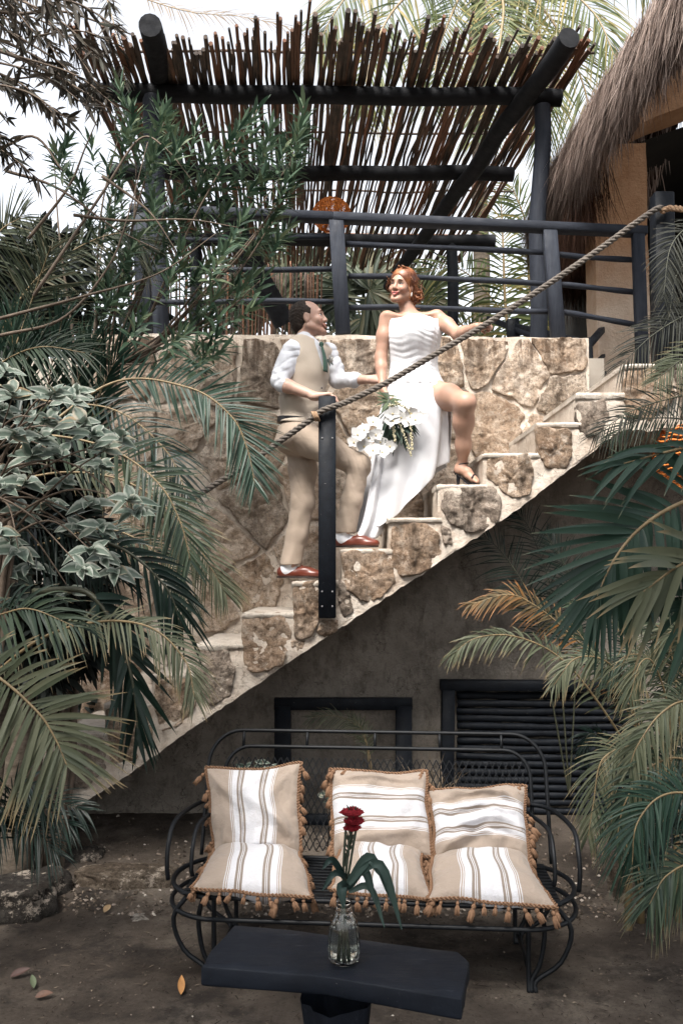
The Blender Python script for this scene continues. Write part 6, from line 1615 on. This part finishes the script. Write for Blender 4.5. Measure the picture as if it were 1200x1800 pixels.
# ---- variegated shrub
M['varieg'] = None
def m_varieg():
    t = NT('variegated_leaf'); uvn = t.n.new('ShaderNodeUVMap'); sp = t.n.new('ShaderNodeSeparateXYZ'); t.L(uvn.outputs[0], sp.inputs[0])
    e = t.math('ABSOLUTE', t.math('SUBTRACT', sp.outputs['X'], .5))
    e = t.math('ADD', e, t.math('MULTIPLY', t.math('SUBTRACT', t.noise(26, 4, .6), .5), .5))
    c = t.ramp(t.attr('rnd').outputs['Fac'], [(0, (.06, .09, .068)), (1, (.15, .19, .15))])
    c2 = t.ramp(t.attr('rnd').outputs['Fac'], [(0, (.24, .28, .23)), (.9, (.46, .48, .42)), (1, (.42, .30, .18))])
    c = t.mix(t.ramp(e, [(.22, 0), (.40, 1)]), c, c2)
    t.col(c); t.rough(.45, .35)
    tr = t.n.new('ShaderNodeBsdfTranslucent'); t.L(c, tr.inputs[0]); mx = t.n.new('ShaderNodeMixShader'); mx.inputs[0].default_value = .2
    t.L(t.b.outputs[0], mx.inputs[1]); t.L(tr.outputs[0], mx.inputs[2]); t.L(mx.outputs[0], t.out.inputs[0]); return t.m
M['varieg'] = m_varieg()
def shrub_leaves(par, tips, L, W, seed, D=None, per=8, ind=True):
    r = random.Random(seed); n_ = 0
    for (p, up) in tips:
        mb = None
        for k in range(per):
            a = 2.4*k+r.uniform(-.4, .4); el = .15+.10*k; d = Vector((math.cos(a)*math.cos(el), math.sin(a)*math.cos(el)*.9-.25, math.sin(el)*.9+r.uniform(-.25, .1))).normalized()
            d = (d+up*.25+Vector((0, -.1, -.25))).normalized(); l = L*r.uniform(.65, 1.15); w_ = W*r.uniform(.8, 1.15); sd_ = d.cross(Vector((r.uniform(-.5, .5), -1.0, .65))).normalized(); nn = sd_.cross(d); vs = []; uv = []
            sg = 6; cu = r.uniform(.1, .35); b0 = p-up*(.035*(per-k)/per)
            for i in range(sg+1):
                s_ = i/sg; hw = w_*.5*max(.04, math.sin(math.pi*s_**.75)**.9); c_ = b0+d*l*s_+Vector((0, 0, -cu*l*s_*s_))
                for q in (-1, -.5, 0, .5, 1): vs.append(tuple(c_+sd_*hw*q+nn*hw*(.45*abs(q)+.12*math.sin(s_*9+k)*q*q))); uv.append((q*.5+.5, s_))
            fs = [(i*5+q, i*5+q+1, (i+1)*5+q+1, (i+1)*5+q) for i in range(sg) for q in range(4)]
            if ind: mesh_np('leaf', vs, fs, M['varieg'], par, True, {'rnd': np.full(len(vs), r.random())}, uv=uv)
            n_ += 1
    return n_
vsb = plant('variegated_shrub', 'shrub with white-edged grey-green leaves hanging over the left side of the photo', 'shrub', (-1.75, 3.75, 0))
r = random.Random(9); tips = []; stems = MB()
tp = [(12, 655), (25, 690), (8, 720), (50, 735), (90, 740), (130, 745), (30, 765), (75, 770), (128, 705), (140, 690), (95, 690), (185, 820), (170, 765), (150, 745), (60, 800), (110, 800), (215, 770), (195, 785), (20, 830), (5, 860), (95, 890), (165, 890), (140, 930), (185, 930), (245, 905), (235, 880), (20, 960), (35, 975), (60, 1000), (10, 1010), (165, 970), (150, 1005), (190, 985), (210, 1010), (130, 1045), (40, 900), (5, 760), (50, 850), (120, 850), (0, 940)]
for i, (x, y) in enumerate(tp):
    D_ = 3.75+r.uniform(-.25, .35); p = P(x, y, D_); rt = P(-60+r.uniform(-30, 60), 900+r.uniform(-80, 60), 3.95)
    mid = rt.lerp(p, .55)+Vector((0, 0, .08+r.uniform(-.05, .1))); path = catmull([rt, mid, p], 12); stems.tube(path, [.007-.0004*j for j in range(13)], 5); tips.append((p, (path[-1]-path[-2]).normalized()))
for k in range(9): stems.tube(wob_path((-1.75, 3.75+.03*k, 0), P(-60+k*12, 860+k*8, 3.95), 8, .05, k), .014, 6)
stems.build('stems', M['twig'], vsb); shrub_leaves(vsb, tips, .115, .050, 3, per=8)

# ---- oleander bush hanging over the wall at the upper left
ol = plant('oleander_bush', 'tall oleander bush with narrow grey-green leaves in front of the pergola\'s left part', 'shrub', (-1.9, 5.25, 0))
r = np.random.default_rng(12); tips = []
spots = [(222, 175), (262, 185), (300, 205), (330, 235), (365, 270), (415, 225), (440, 240), (470, 215), (495, 250), (520, 215), (500, 300), (530, 260), (390, 310), (440, 310), (470, 340), (350, 330), (310, 290), (270, 250), (235, 240), (200, 280), (330, 380), (380, 370), (430, 390), (480, 385), (500, 410), (470, 420), (400, 430), (350, 440), (290, 350), (250, 330), (220, 350), (280, 420), (240, 420), (190, 420), (150, 360), (120, 300), (100, 260), (210, 520), (225, 480), (240, 540), (200, 560), (180, 480), (380, 490), (430, 520), (350, 520), (310, 490), (460, 480), (385, 600), (360, 570), (330, 600)]
for (x, y) in spots:
    for _ in range(3):
        tips.append((x+r.normal(0, 17), y+r.normal(0, 17), 5.45+r.normal(0, .28)))
B_, D_, N_, L_, W2, dr = [], [], [], [], [], []; br = MB()
for i, (x, y, D0) in enumerate(tips):
    p = P(x, y, D0); rt = P(150+.25*(x-150), 640, 5.6); mid = rt.lerp(p, .6)+Vector((r.normal(0, .08), 0, -.05)); path = catmull([rt, mid, p], 14)
    if i % 7 == 0: br.tube(path, [.010-.0005*j for j in range(15)], 5)
    ax = (path[-1]-path[-3]).normalized()
    ax = (ax+Vector((r.normal(0, .25), r.normal(0, .3), .35))).normalized()
    u = ax.orthogonal().normalized(); v = ax.cross(u)
    nl = int(r.integers(15, 24))
    for k in range(nl):
        t_ = k/nl; a = 2.39*k; sp_ = .35+.9*(1-t_); d = ax*math.cos(sp_)+(u*math.cos(a)+v*math.sin(a))*math.sin(sp_)
        B_.append(p-ax*.20*(1-t_)); D_.append(d); N_.append(ax); L_.append(.145*r.uniform(.7, 1.15)); W2.append(.023*r.uniform(.8, 1.2)); dr.append(r.uniform(.05, .5)*(1-t_*.6))
leaves_at('leaves', ol, [tuple(q) for q in B_], [tuple(q) for q in D_], [tuple(q) for q in N_], L_, W2, dr, 'oleander', 4, .25)
for k in range(6): br.tube(wob_path((-1.9+.04*k, 5.25+.03*k, 0), P(135+14*k, 645, 5.6), 10, .05, k+70), .02, 7)
# bare arching shoots
for pts in [((0, 590, 5.0), (110, 560, 5.0), (190, 470, 5.0), (225, 380, 5.0), (260, 250, 5.1)), ((130, 378, 5.0), (220, 388, 5.0), (330, 386, 5.0), (420, 400, 5.0)), ((50, 420, 5.0), (120, 330, 5.0), (150, 260, 5.0), (180, 190, 5.0)), ((180, 310, 5.0), (260, 370, 5.0), (310, 440, 5.0)), ((60, 520, 5.0), (180, 340, 5.1), (245, 245, 5.1), (290, 260, 5.1), (340, 320, 5.1)), ((0, 560, 4.9), (150, 520, 4.9), (280, 480, 5.0), (380, 410, 5.0)), ((10, 300, 5.0), (100, 330, 5.0), (200, 400, 5.0), (280, 440, 5.0))]:
    pa = catmull([P(*q) for q in pts], 30); br.tube(pa, [.011-.0003*j for j in range(31)], 5)
br.build('branches', M['twig'], ol)

# ---- dark-leaved tree branches hanging in at the top left
tb = plant('overhanging_tree', 'tree with thin drooping brown-green leaves hanging in at the upper left corner', 'tree', (-2.7, 4.2, 0))
MB().tube(wob_path((-2.7, 4.2, -.1), P(-220, -160, 4.4), 14, .12, 8), [.12-.006*i for i in range(15)], 10).build('trunk', M['bark'], tb)
r = np.random.default_rng(14); B_, D_, N_, L_, W2, dr = [], [], [], [], [], []; br = MB()
for i in range(46):
    x1, y1 = r.uniform(-20, 215), r.uniform(-30, 330)
    if x1 > 110 and y1 > 260 - (x1-110)*.2: y1 *= .6
    if y1 > 230 and x1 > 120: x1 -= 70
    D0 = 4.4+r.normal(0, .25); p1 = P(x1, y1, D0); p0 = P(x1-150-r.uniform(0, 60), y1-110+r.normal(0, 40), D0+.1); mid = p0.lerp(p1, .6)+Vector((0, 0, .06)); path = catmull([p0, mid, p1], 14)
    br.tube(path, [.007-.0003*j for j in range(15)], 4)
    for k in range(40):
        j = int(r.integers(4, 15)); q = path[j]; tg = (path[min(j+1, 14)]-path[j-1]).normalized(); B_.append(q); D_.append(tg*.6+Vector((r.normal(0, .55), r.normal(0, .5), r.normal(-.25, .45)))); N_.append(Vector(r.normal(0, 1, 3))); L_.append(.095*r.uniform(.6, 1.3)); W2.append(.018*r.uniform(.7, 1.2)); dr.append(r.uniform(0, .4))
for pts in [((-150, 60, 4.4), (0, 90, 4.4), (110, 140, 4.4), (190, 190, 4.4)), ((-150, -60, 4.4), (0, 20, 4.4), (110, 20, 4.4), (230, 60, 4.4)), ((-150, 200, 4.4), (-20, 260, 4.4), (60, 240, 4.4), (110, 300, 4.4))]:
    br.tube(catmull([P(*q) for q in pts], 20), [.014-.0005*j for j in range(21)], 6)
br.build('branches', M['twig'], tb)
leaves_at('leaves', tb, [tuple(q) for q in B_], [tuple(q) for q in D_], [tuple(q) for q in N_], L_, W2, dr, 'brownleaf', 3, .25)
# thin second spray lower: sparse twigs
# ---- dense background greenery at the left and behind the terrace
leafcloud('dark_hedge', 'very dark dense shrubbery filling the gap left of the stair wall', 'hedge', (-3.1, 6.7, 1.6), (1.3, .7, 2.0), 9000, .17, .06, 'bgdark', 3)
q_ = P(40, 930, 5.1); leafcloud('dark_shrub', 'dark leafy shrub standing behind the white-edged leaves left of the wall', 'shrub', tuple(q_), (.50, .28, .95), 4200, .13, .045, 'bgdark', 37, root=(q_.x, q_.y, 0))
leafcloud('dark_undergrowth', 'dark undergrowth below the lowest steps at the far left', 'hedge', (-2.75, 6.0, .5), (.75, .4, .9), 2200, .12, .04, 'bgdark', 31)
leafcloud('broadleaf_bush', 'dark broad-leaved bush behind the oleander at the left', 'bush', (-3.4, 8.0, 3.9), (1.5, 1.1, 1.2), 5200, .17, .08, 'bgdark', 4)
leafcloud('background_tree', 'leafy green tree beyond the left end of the terrace', 'tree', (-5.2, 12.5, 4.6), (2.0, 1.5, 1.9), 3500, .2, .07, 'bgleaf', 5, group=None)
leafcloud('garden_tree', 'mid-green tree low behind the middle of the terrace', 'tree', (-.6, 15.5, 4.0), (2.6, 1.5, 2.2), 5200, .25, .07, 'bgleaf', 6)
leafcloud('far_tree', 'loose green tree behind the right part of the railing', 'tree', (3.4, 16.0, 4.0), (2.4, 1.5, 2.3), 4200, .25, .07, 'bgleaf', 7)

# ---- fan palms behind the railing
def fan_leaf(par, c, tip_dir, nrm, R, n, mat, seed, root):
    r = np.random.default_rng(seed); c = Vector(c); td = Vector(tip_dir).normalized(); nr = Vector(nrm).normalized(); side = td.cross(nr).normalized(); nr = side.cross(td)
    pet = MB().tube(catmull([root, Vector(root).lerp(c, .5)+Vector((0, 0, .12)), c], 12), .010, 6).build('fan_leaf', M['rachis'], par)
    a = np.linspace(-2.15, 2.15, n)+r.normal(0, .02, n); D_ = [tuple(td*math.cos(x)+side*math.sin(x)+nr*r.normal(0, .06)) for x in a]
    leaves_at('segments', pet, [tuple(c)]*n, D_, [tuple(nr+Vector((r.normal(0, .15), 0, 0))) for _ in a], R*(.78+.22*np.cos(a*.7))*r.uniform(.93, 1.05, n), [R*.075]*n, r.uniform(.05, .35, n), mat, 6, .5, 'palm')
def fan_palm(label, base, leaves, mat, seed, h):
    t = plant('fan_palm', label, 'palm', base, 'fan palms behind the terrace')
    top = Vector(base)+Vector((0, 0, h)); MB().tube(wob_path(base, top, 8, .04, seed), .09, 10).build('trunk', M['bark'], t)
    for k, (px, py, D0, ang, R) in enumerate(leaves):
        c = P(px, py, D0); fan_leaf(t, c, (math.sin(math.radians(ang)), -.2, math.cos(math.radians(ang))), (.1*math.sin(k), -1, .25), R, 34, mat, seed*10+k, top)
fan_palm('fan palm between the groom\'s head and the left rail post', (-.7, 12.6, 0), [(470, 560, 12.2, -10, 1.0), (500, 520, 12.3, 30, .9), (540, 480, 12.4, 10, .8), (430, 520, 12.4, -40, .9), (510, 590, 12.2, 120, .8), (565, 520, 12.2, 70, .8), (455, 470, 12.5, 0, .8)], 'fan', 1, 4.2)
fan_palm('fan palm behind the railing just left of the bride', (.6, 12.3, 0), [(650, 510, 11.9, 75, .95), (640, 560, 12.0, 120, .9), (640, 480, 12.1, 30, .8), (700, 560, 12.0, 20, .9), (745, 520, 12.1, 50, .8), (620, 520, 12.1, -60, .8)], 'fan', 2, 4.3)
fan_palm('fan palm behind the railing between pergola post and hut', (3.2, 11.8, 0), [(1010, 500, 11.5, 0, .85), (1020, 560, 11.5, 60, .8), (985, 540, 11.6, -40, .8), (1030, 450, 11.6, 10, .8), (1000, 590, 11.4, 150, .8), (1045, 520, 11.5, 90, .7)], 'coco', 3, 4.2)
cb = plant('coconut_palm', 'coconut palm with long feathery fronds behind the railing right of the bride', 'palm', (2.4, 11.6, 0))
for k, q in enumerate([[(945, 600, 10.9), (930, 500, 10.8), (925, 400, 10.7), (900, 330, 10.6)], [(900, 640, 10.7), (888, 540, 10.7), (884, 440, 10.6), (880, 350, 10.6)], [(930, 620, 11), (860, 520, 11), (800, 470, 11), (740, 480, 11)], [(960, 620, 11), (1010, 520, 11), (1060, 470, 11), (1100, 480, 11)], [(900, 650, 11), (830, 580, 11), (760, 560, 11)], [(960, 640, 11.2), (1010, 560, 11.2), (1050, 540, 11.2)]]):
    frond(cb, q, 44, .75, .035, 'coco', (.2, -1, .2), (72, 30), .45, .02, .026 if k < 2 else .014, .1, 80+k, segs=4)
MB().tube(wob_path((2.4, 11.6, 0), P(925, 640, 11), 8, .05, 3), .1, 10).build('trunk', M['bark'], cb)
# ---- coconut palm towering behind the pergola
ct = plant('coconut_palm', 'tall coconut palm with big sunlit fronds spreading above the pergola roof', 'palm', (2.1, 14.0, 0))
crown = P(838, -75, 13.6)
MB().tube(wob_path((2.3, 14.0, 0), crown, 16, .10, 9), [.17-.004*i for i in range(17)], 14).build('trunk', M['bark'], ct)
for k, (pts, L, dp) in enumerate([
    ([(838, -75, 13.6), (760, -40, 13.0), (690, 20, 12.6), (650, 110, 12.4), (640, 190, 12.3)], .95, .5),
    ([(838, -75, 13.6), (880, -10, 13.0), (880, 60, 12.5), (860, 160, 12.2), (840, 240, 12)], .85, .4),
    ([(838, -75, 13.6), (950, -50, 13.0), (1040, 20, 12.6), (1080, 100, 12.4)], 1.0, .55),
    ([(838, -75, 13.6), (930, -10, 13.2), (990, 70, 12.9), (1030, 170, 12.8), (1035, 260, 12.8)], .95, .5),
    ([(838, -75, 13.6), (800, 10, 13.0), (770, 90, 12.7), (760, 180, 12.5)], .85, .4),
    ([(838, -75, 13.6), (740, -90, 13.4), (650, -50, 13.2), (590, 20, 13.0), (560, 80, 13)], .9, .5),
    ([(838, -75, 13.6), (900, -140, 14), (1000, -150, 14), (1110, -90, 14), (1160, 0, 14)], 1.0, .5),
    ([(838, -75, 13.6), (780, -150, 14), (680, -170, 14), (600, -110, 14)], 1.0, .5),
    ([(838, -75, 13.6), (940, 40, 14.2), (960, 150, 14.6), (950, 260, 14.8)], .85, .4),
    ([(838, -75, 13.6), (860, 20, 12.9), (920, 90, 12.3), (960, 180, 12.1)], .8, .4)]):
    frond(ct, pts, 62, L, .042, 'coco', (.1*(-1)**k, -1, .35), (62, 24), dp, .02, .028, .14, 120+k, segs=5)
# ---- dried hanging palm bits at the top left of the pergola roof
dp_ = plant('dry_fronds', 'dried pale frond tips lying over the upper left of the pergola sticks', 'palm frond', tuple(P(300, 0, 7)))
frond(dp_, [(230, -10, 7.2), (330, 20, 7.1), (430, 30, 7.0), (520, 50, 6.9)], 40, .22, .012, 'drybrown', (0, -1, .5), (40, 15), .35, .05, .006, .1, 140, segs=4)
frond(dp_, [(180, -30, 6.9), (200, 40, 6.8), (215, 110, 6.7), (220, 150, 6.6)], 40, .20, .012, 'brownleaf', (0, -1, .3), (50, 20), .3, .05, .006, .1, 141, segs=4)

# ---- stick screen at the back of the terrace
sc_ = thing('stick_screen', 'screen of thin upright dark sticks closing the back left of the terrace', 'fence', (-1.5, 11.9, tz))
r = random.Random(4)
for i in range(64):
    x = -2.9+i*.041+r.uniform(-.008, .008); y = 11.75+r.uniform(-.02, .02)
    MB().tube(wob_path((x, y, tz-.05), (x+r.uniform(-.03, .03), y, P(400, 470, 11.7).z+r.uniform(-.1, .1)), 8, .02, i*1.3, 1.5), r.choice([.012, .015, .018]), 6).build('screen_stick', M['stick'], sc_)

# ---- right side: big green frond close to the camera
rp = plant('areca_palm', 'large deep-green palm frond with broad leaflets reaching in at the right', 'palm', (1.55, 2.9, 0))
MB().tube(wob_path((1.75, 2.9, -.05), P(1420, 900, 2.9), 8, .03, 5), .05, 10).build('trunk', M['bark'], rp)
frond(rp, [(1400, 860, 2.85), (1290, 858, 2.75), (1195, 885, 2.66), (1125, 928, 2.6), (1078, 985, 2.56), (1045, 1055, 2.54)], 30, .33, .031, 'palmgreen', (-.25, -1, .1), (64, 10), .10, .02, .010, .22, 201, True, segs=8, jit=.08)
frond(rp, [(1420, 800, 2.9), (1300, 775, 2.8), (1215, 785, 2.7), (1150, 800, 2.65), (1095, 815, 2.6)], 9, .26, .030, 'palmgreen', (-.1, -1, .3), (26, 8), .25, .02, .008, .35, 202, True, segs=8)
frond(rp, [(1400, 1000, 2.7), (1280, 965, 2.6), (1200, 990, 2.5), (1130, 1040, 2.45)], 14, .28, .034, 'palmlit', (-.2, -1, .1), (42, 14), .18, .02, .009, .3, 203, True, segs=8)
frond(rp, [(1400, 1060, 2.6), (1290, 1040, 2.55), (1200, 1070, 2.5)], 10, .30, .032, 'palmgreen', (-.2, -1, .2), (45, 14), .28, .02, .009, .3, 204, True, segs=8)
# ---- areca clump low right
rc = plant('areca_clump', 'bushy areca palm clump with many arching fronds at the lower right', 'palm', tuple(PZ(1170, 1500, 0)))
RT = [(1130, 1480), (1160, 1490), (1190, 1480), (1110, 1460)]
for k, (pts, L, W_, mt, dpv) in enumerate([
    ([(1130, 1330, 5.0), (1070, 1190, 4.95), (990, 1105, 4.9), (937, 1063, 4.85), (892, 1045, 4.82), (828, 1062, 4.8)], .17, .016, 'dryfrond', .35),
    ([(1120, 1350, 4.9), (1040, 1220, 4.85), (975, 1150, 4.8), (900, 1118, 4.75), (835, 1122, 4.7), (795, 1150, 4.7)], .15, .015, 'palmlit', .45),
    ([(1130, 1400, 4.7), (1110, 1230, 4.6), (1068, 1165, 4.5), (1012, 1157, 4.45), (972, 1205, 4.4)], .16, .014, 'palmlit', .5),
    ([(1170, 1400, 4.5), (1175, 1260, 4.4), (1150, 1170, 4.3), (1125, 1165, 4.25), (1105, 1230, 4.2)], .19, .014, 'palmlit', .35),
    ([(1260, 1300, 4.1), (1210, 1235, 4.0), (1160, 1255, 3.95), (1120, 1310, 3.9), (1105, 1350, 3.9)], .21, .016, 'palmlit', .4),
    ([(1180, 1420, 4.4), (1150, 1320, 4.3), (1106, 1311, 4.25), (1057, 1337, 4.2), (1042, 1412, 4.18), (1033, 1470, 4.16)], .19, .013, 'palmlit', .4),
    ([(1260, 1400, 4.0), (1200, 1335, 3.95), (1140, 1350, 3.9), (1098, 1410, 3.88), (1082, 1480, 3.86)], .22, .014, 'palm', .45),
    ([(1280, 1460, 3.9), (1220, 1400, 3.8), (1160, 1400, 3.75), (1118, 1450, 3.7), (1110, 1520, 3.7)], .24, .015, 'palmgreen', .4),
    ([(1280, 1560, 3.8), (1220, 1520, 3.7), (1170, 1540, 3.65), (1140, 1590, 3.6)], .22, .015, 'palm', .4),
    ([(1170, 1400, 4.9), (1110, 1250, 4.85), (1050, 1160, 4.8), (1000, 1090, 4.8)], .17, .015, 'palm', .35),
    ([(1200, 1400, 4.8), (1190, 1230, 4.75), (1170, 1120, 4.7), (1120, 1080, 4.7)], .2, .015, 'palm', .35),
    ([(1240, 1400, 4.6), (1230, 1200, 4.5), (1200, 1110, 4.4), (1160, 1120, 4.4)], .28, .015, 'palmlit', .4),
    ([(1150, 1450, 4.8), (1100, 1340, 4.75), (1040, 1290, 4.7), (1020, 1330, 4.7)], .13, .014, 'palmdark', .4),
    ([(1220, 1500, 4.4), (1170, 1400, 4.35), (1130, 1380, 4.3), (1090, 1440, 4.3)], .28, .015, 'palmgreen', .4),
    ([(1250, 1550, 4.2), (1210, 1440, 4.15), (1160, 1440, 4.1), (1130, 1510, 4.1)], .28, .015, 'palmdark', .4),
    ([(1180, 1400, 5.2), (1140, 1230, 5.2), (1080, 1100, 5.2), (1000, 1060, 5.2)], .17, .014, 'palm', .3),
    ([(1220, 1380, 5.2), (1200, 1200, 5.2), (1180, 1080, 5.2)], .30, .015, 'palmdark', .3),
    ([(1280, 1380, 4.6), (1240, 1260, 4.55), (1190, 1180, 4.5), (1110, 1150, 4.5), (1060, 1190, 4.5)], .19, .014, 'palm', .4)]):
    root = P(*RT[k % 4], pts[0][2]+.1) if pts[0][0] < 1240 else P(1260, 1500, pts[0][2])
    frond(rc, [root]+pts, 52, L, W_, mt, (.1*math.sin(k), -.9, .5), (58, 20), dpv, .05, .008, .30, 220+k, rach='rachisdark' if 'dark' in mt else 'rachis', segs=5)
for k in range(7):
    p = P(1100+22*k, 1485, 4.6+.1*(k % 3)); MB().tube([Vector((p.x, p.y, -.03)), P(1105+20*k, 1330, 4.8)], [.022, .014], 7).build('cane', M['rachis'], rc)
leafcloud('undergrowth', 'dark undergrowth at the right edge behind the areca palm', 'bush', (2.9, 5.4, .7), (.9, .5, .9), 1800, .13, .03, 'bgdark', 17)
# ---- wispy dark fronds at the right above the flight
rw = plant('wispy_palm', 'thin dark wispy palm fronds crossing the top steps at the right edge', 'palm', (2.4, 4.6, 0))
for k, (pts, L, mt) in enumerate([
    ([(1330, 520, 4.5), (1260, 530, 4.45), (1200, 556, 4.4), (1145, 590, 4.38), (1092, 640, 4.36)], .24, 'wisp'),
    ([(1330, 690, 4.3), (1250, 685, 4.25), (1180, 700, 4.2), (1110, 722, 4.18), (1045, 765, 4.16)], .18, 'wisp'),
    ([(1330, 780, 4.5), (1250, 750, 4.4), (1180, 735, 4.3), (1110, 742, 4.25), (1070, 775, 4.2)], .17, 'palm'),
    ([(1300, 400, 4.6), (1230, 390, 4.5), (1180, 430, 4.45), (1165, 520, 4.4)], .16, 'wisp'),
    ([(1310, 450, 4.6), (1240, 440, 4.5), (1190, 480, 4.45), (1175, 560, 4.4)], .16, 'wisp'),
    ([(1330, 620, 4.4), (1260, 600, 4.3), (1200, 630, 4.25), (1150, 670, 4.2)], .18, 'palmlit')]):
    frond(rw, pts, 46, L, .010, mt, (0, -1, .3), (62, 28), .35, .05, .006, .2, 260+k, rach='rachisdark', segs=4)
MB().tube(wob_path((2.4, 4.6, -.05), P(1330, 640, 4.5), 8, .05, 15), .06, 8).build('trunk', M['bark'], rw)
# ---- dark frond in the shade under the flight and plants behind the bench
us = plant('shade_palm', 'dark feathery palm in the shadow under the flight', 'palm', tuple(PZ(960, 1450, 0)))
for k, pts in enumerate([[(1000, 1400, 5.9), (960, 1180, 5.8), (935, 1060, 5.7), (880, 970, 5.65), (825, 925, 5.6)], [(1000, 1400, 6), (985, 1180, 5.9), (975, 1060, 5.8), (930, 930, 5.8), (900, 900, 5.8)], [(1000, 1400, 5.9), (1010, 1180, 5.8), (1000, 1020, 5.7), (960, 940, 5.7)]]):
    frond(us, pts, 44, .28, .010, 'palmdark', (0, -1, .2), (60, 22), .3, .05, .006, .35, 280+k, rach='rachisdark', segs=4)
fb_ = plant('small_palm', 'little pale palm shoot seen through the empty frame behind the bench', 'palm', tuple(P(655, 1430, 6.0)))
frond(fb_, [(655, 1430, 6.0), (650, 1330, 6.0), (625, 1275, 6.0), (585, 1258, 5.95), (545, 1262, 5.95)], 30, .15, .008, 'palmlit', (0, -1, .5), (55, 25), .35, .05, .004, .35, 290, segs=4)
frond(fb_, [(655, 1430, 6.0), (648, 1340, 6.0), (640, 1290, 6.0), (620, 1262, 6.0)], 20, .15, .008, 'palmlit', (0, -1, .5), (45, 20), .3, .05, .004, .4, 291, segs=4)
dg = plant('dry_grass', 'tuft of dry dark grass blades behind the middle of the bench back', 'grass', tuple(P(760, 1420, 5.9)))
r = np.random.default_rng(8); N = 90; b0 = np.array(tuple(P(765, 1425, 5.9))); a = r.uniform(-1, 1, N)
leaves_at('blades', dg, b0+np.stack([r.normal(0, .05, N), r.normal(0, .03, N), np.zeros(N)], 1), np.stack([a*.7, r.normal(-.1, .2, N), np.ones(N)], 1), np.tile([0, -1., 0], (N, 1)), r.uniform(.3, .6, N), [.008]*N, r.uniform(.1, .9, N), 'drybrown', 6, .3, 'taper')
for k, (x, y, D0, lab) in enumerate([(430, 1345, 4.9, 'sprig of white-edged leaves poking up behind the left back cushion'), (462, 1338, 4.95, 'second white-edged sprig just right of the first, above the left back cushion'), (572, 1392, 4.8, 'white-edged leafy sprig in the gap between the left and middle cushions')]):
    t = plant('variegated_sprig', lab, 'plant', tuple(PZ(x, y+150, 0)), 'small variegated sprigs behind the bench'); p = P(x, y, D0); MB().tube(catmull([PZ(x, y+150, 0), P(x+6, y+60, D0), p], 8), .004, 5).build('stem', M['twig'], t); shrub_leaves(t, [(p, Vector((0, 0, 1))), (p+Vector((.05, 0, -.03)), Vector((.3, 0, 1)))], .075, .026, 20+k, per=6)
# orange wicker lantern in the leaves at the right, under the landing
LC2 = P(1195, 800, 5.6); l2 = thing('wicker_lantern', 'red-orange wicker lantern half hidden under the landing at the right edge', 'lamp', tuple(LC2)); mb = MB()
for j in range(20):
    ph = .2+(2.9-.2)*j/19; mb.tube([LC2+Vector((.17*math.sin(ph)*math.cos(k*math.pi/16), .17*math.sin(ph)*math.sin(k*math.pi/16), .22*math.cos(ph)+.006*math.sin(k*1.9+j))) for k in range(33)], .006, 4, False)
mb.build('wicker_shade', mw, l2); MB().tube([LC2+Vector((0, 0, .2)), Vector((LC2.x, LC2.y, P(1195, 740, 5.6).z+.1))], .004, 5).build('cord', M['black'], l2)

# ---- unseen trees added behind and beside the viewer to shade the lower ground
for k, (x, y, z, rx, ry, rz, n) in enumerate([(-3.6, -2.2, 4.2, 2.0, 1.8, 1.9, 3200), (.2, -1.7, 7.5, 3.6, 1.9, 1.8, 7000), (3.8, -2.0, 4.2, 2.0, 1.9, 1.9, 3200), (-4.6, 1.8, 3.2, 1.5, 1.9, 2.0, 2800), (4.7, 1.6, 3.2, 1.5, 1.9, 2.0, 2800)]):
    leafcloud('courtyard_tree', ['leafy tree behind the viewer on the left', 'tallest leafy tree straight behind the viewer', 'leafy tree behind the viewer on the right', 'bushy tree beside the courtyard\'s left edge', 'bushy tree beside the courtyard\'s right edge'][k], 'tree', (x, y, z), (rx, ry, rz), n, .34, .15, 'bgleaf', 400+k)
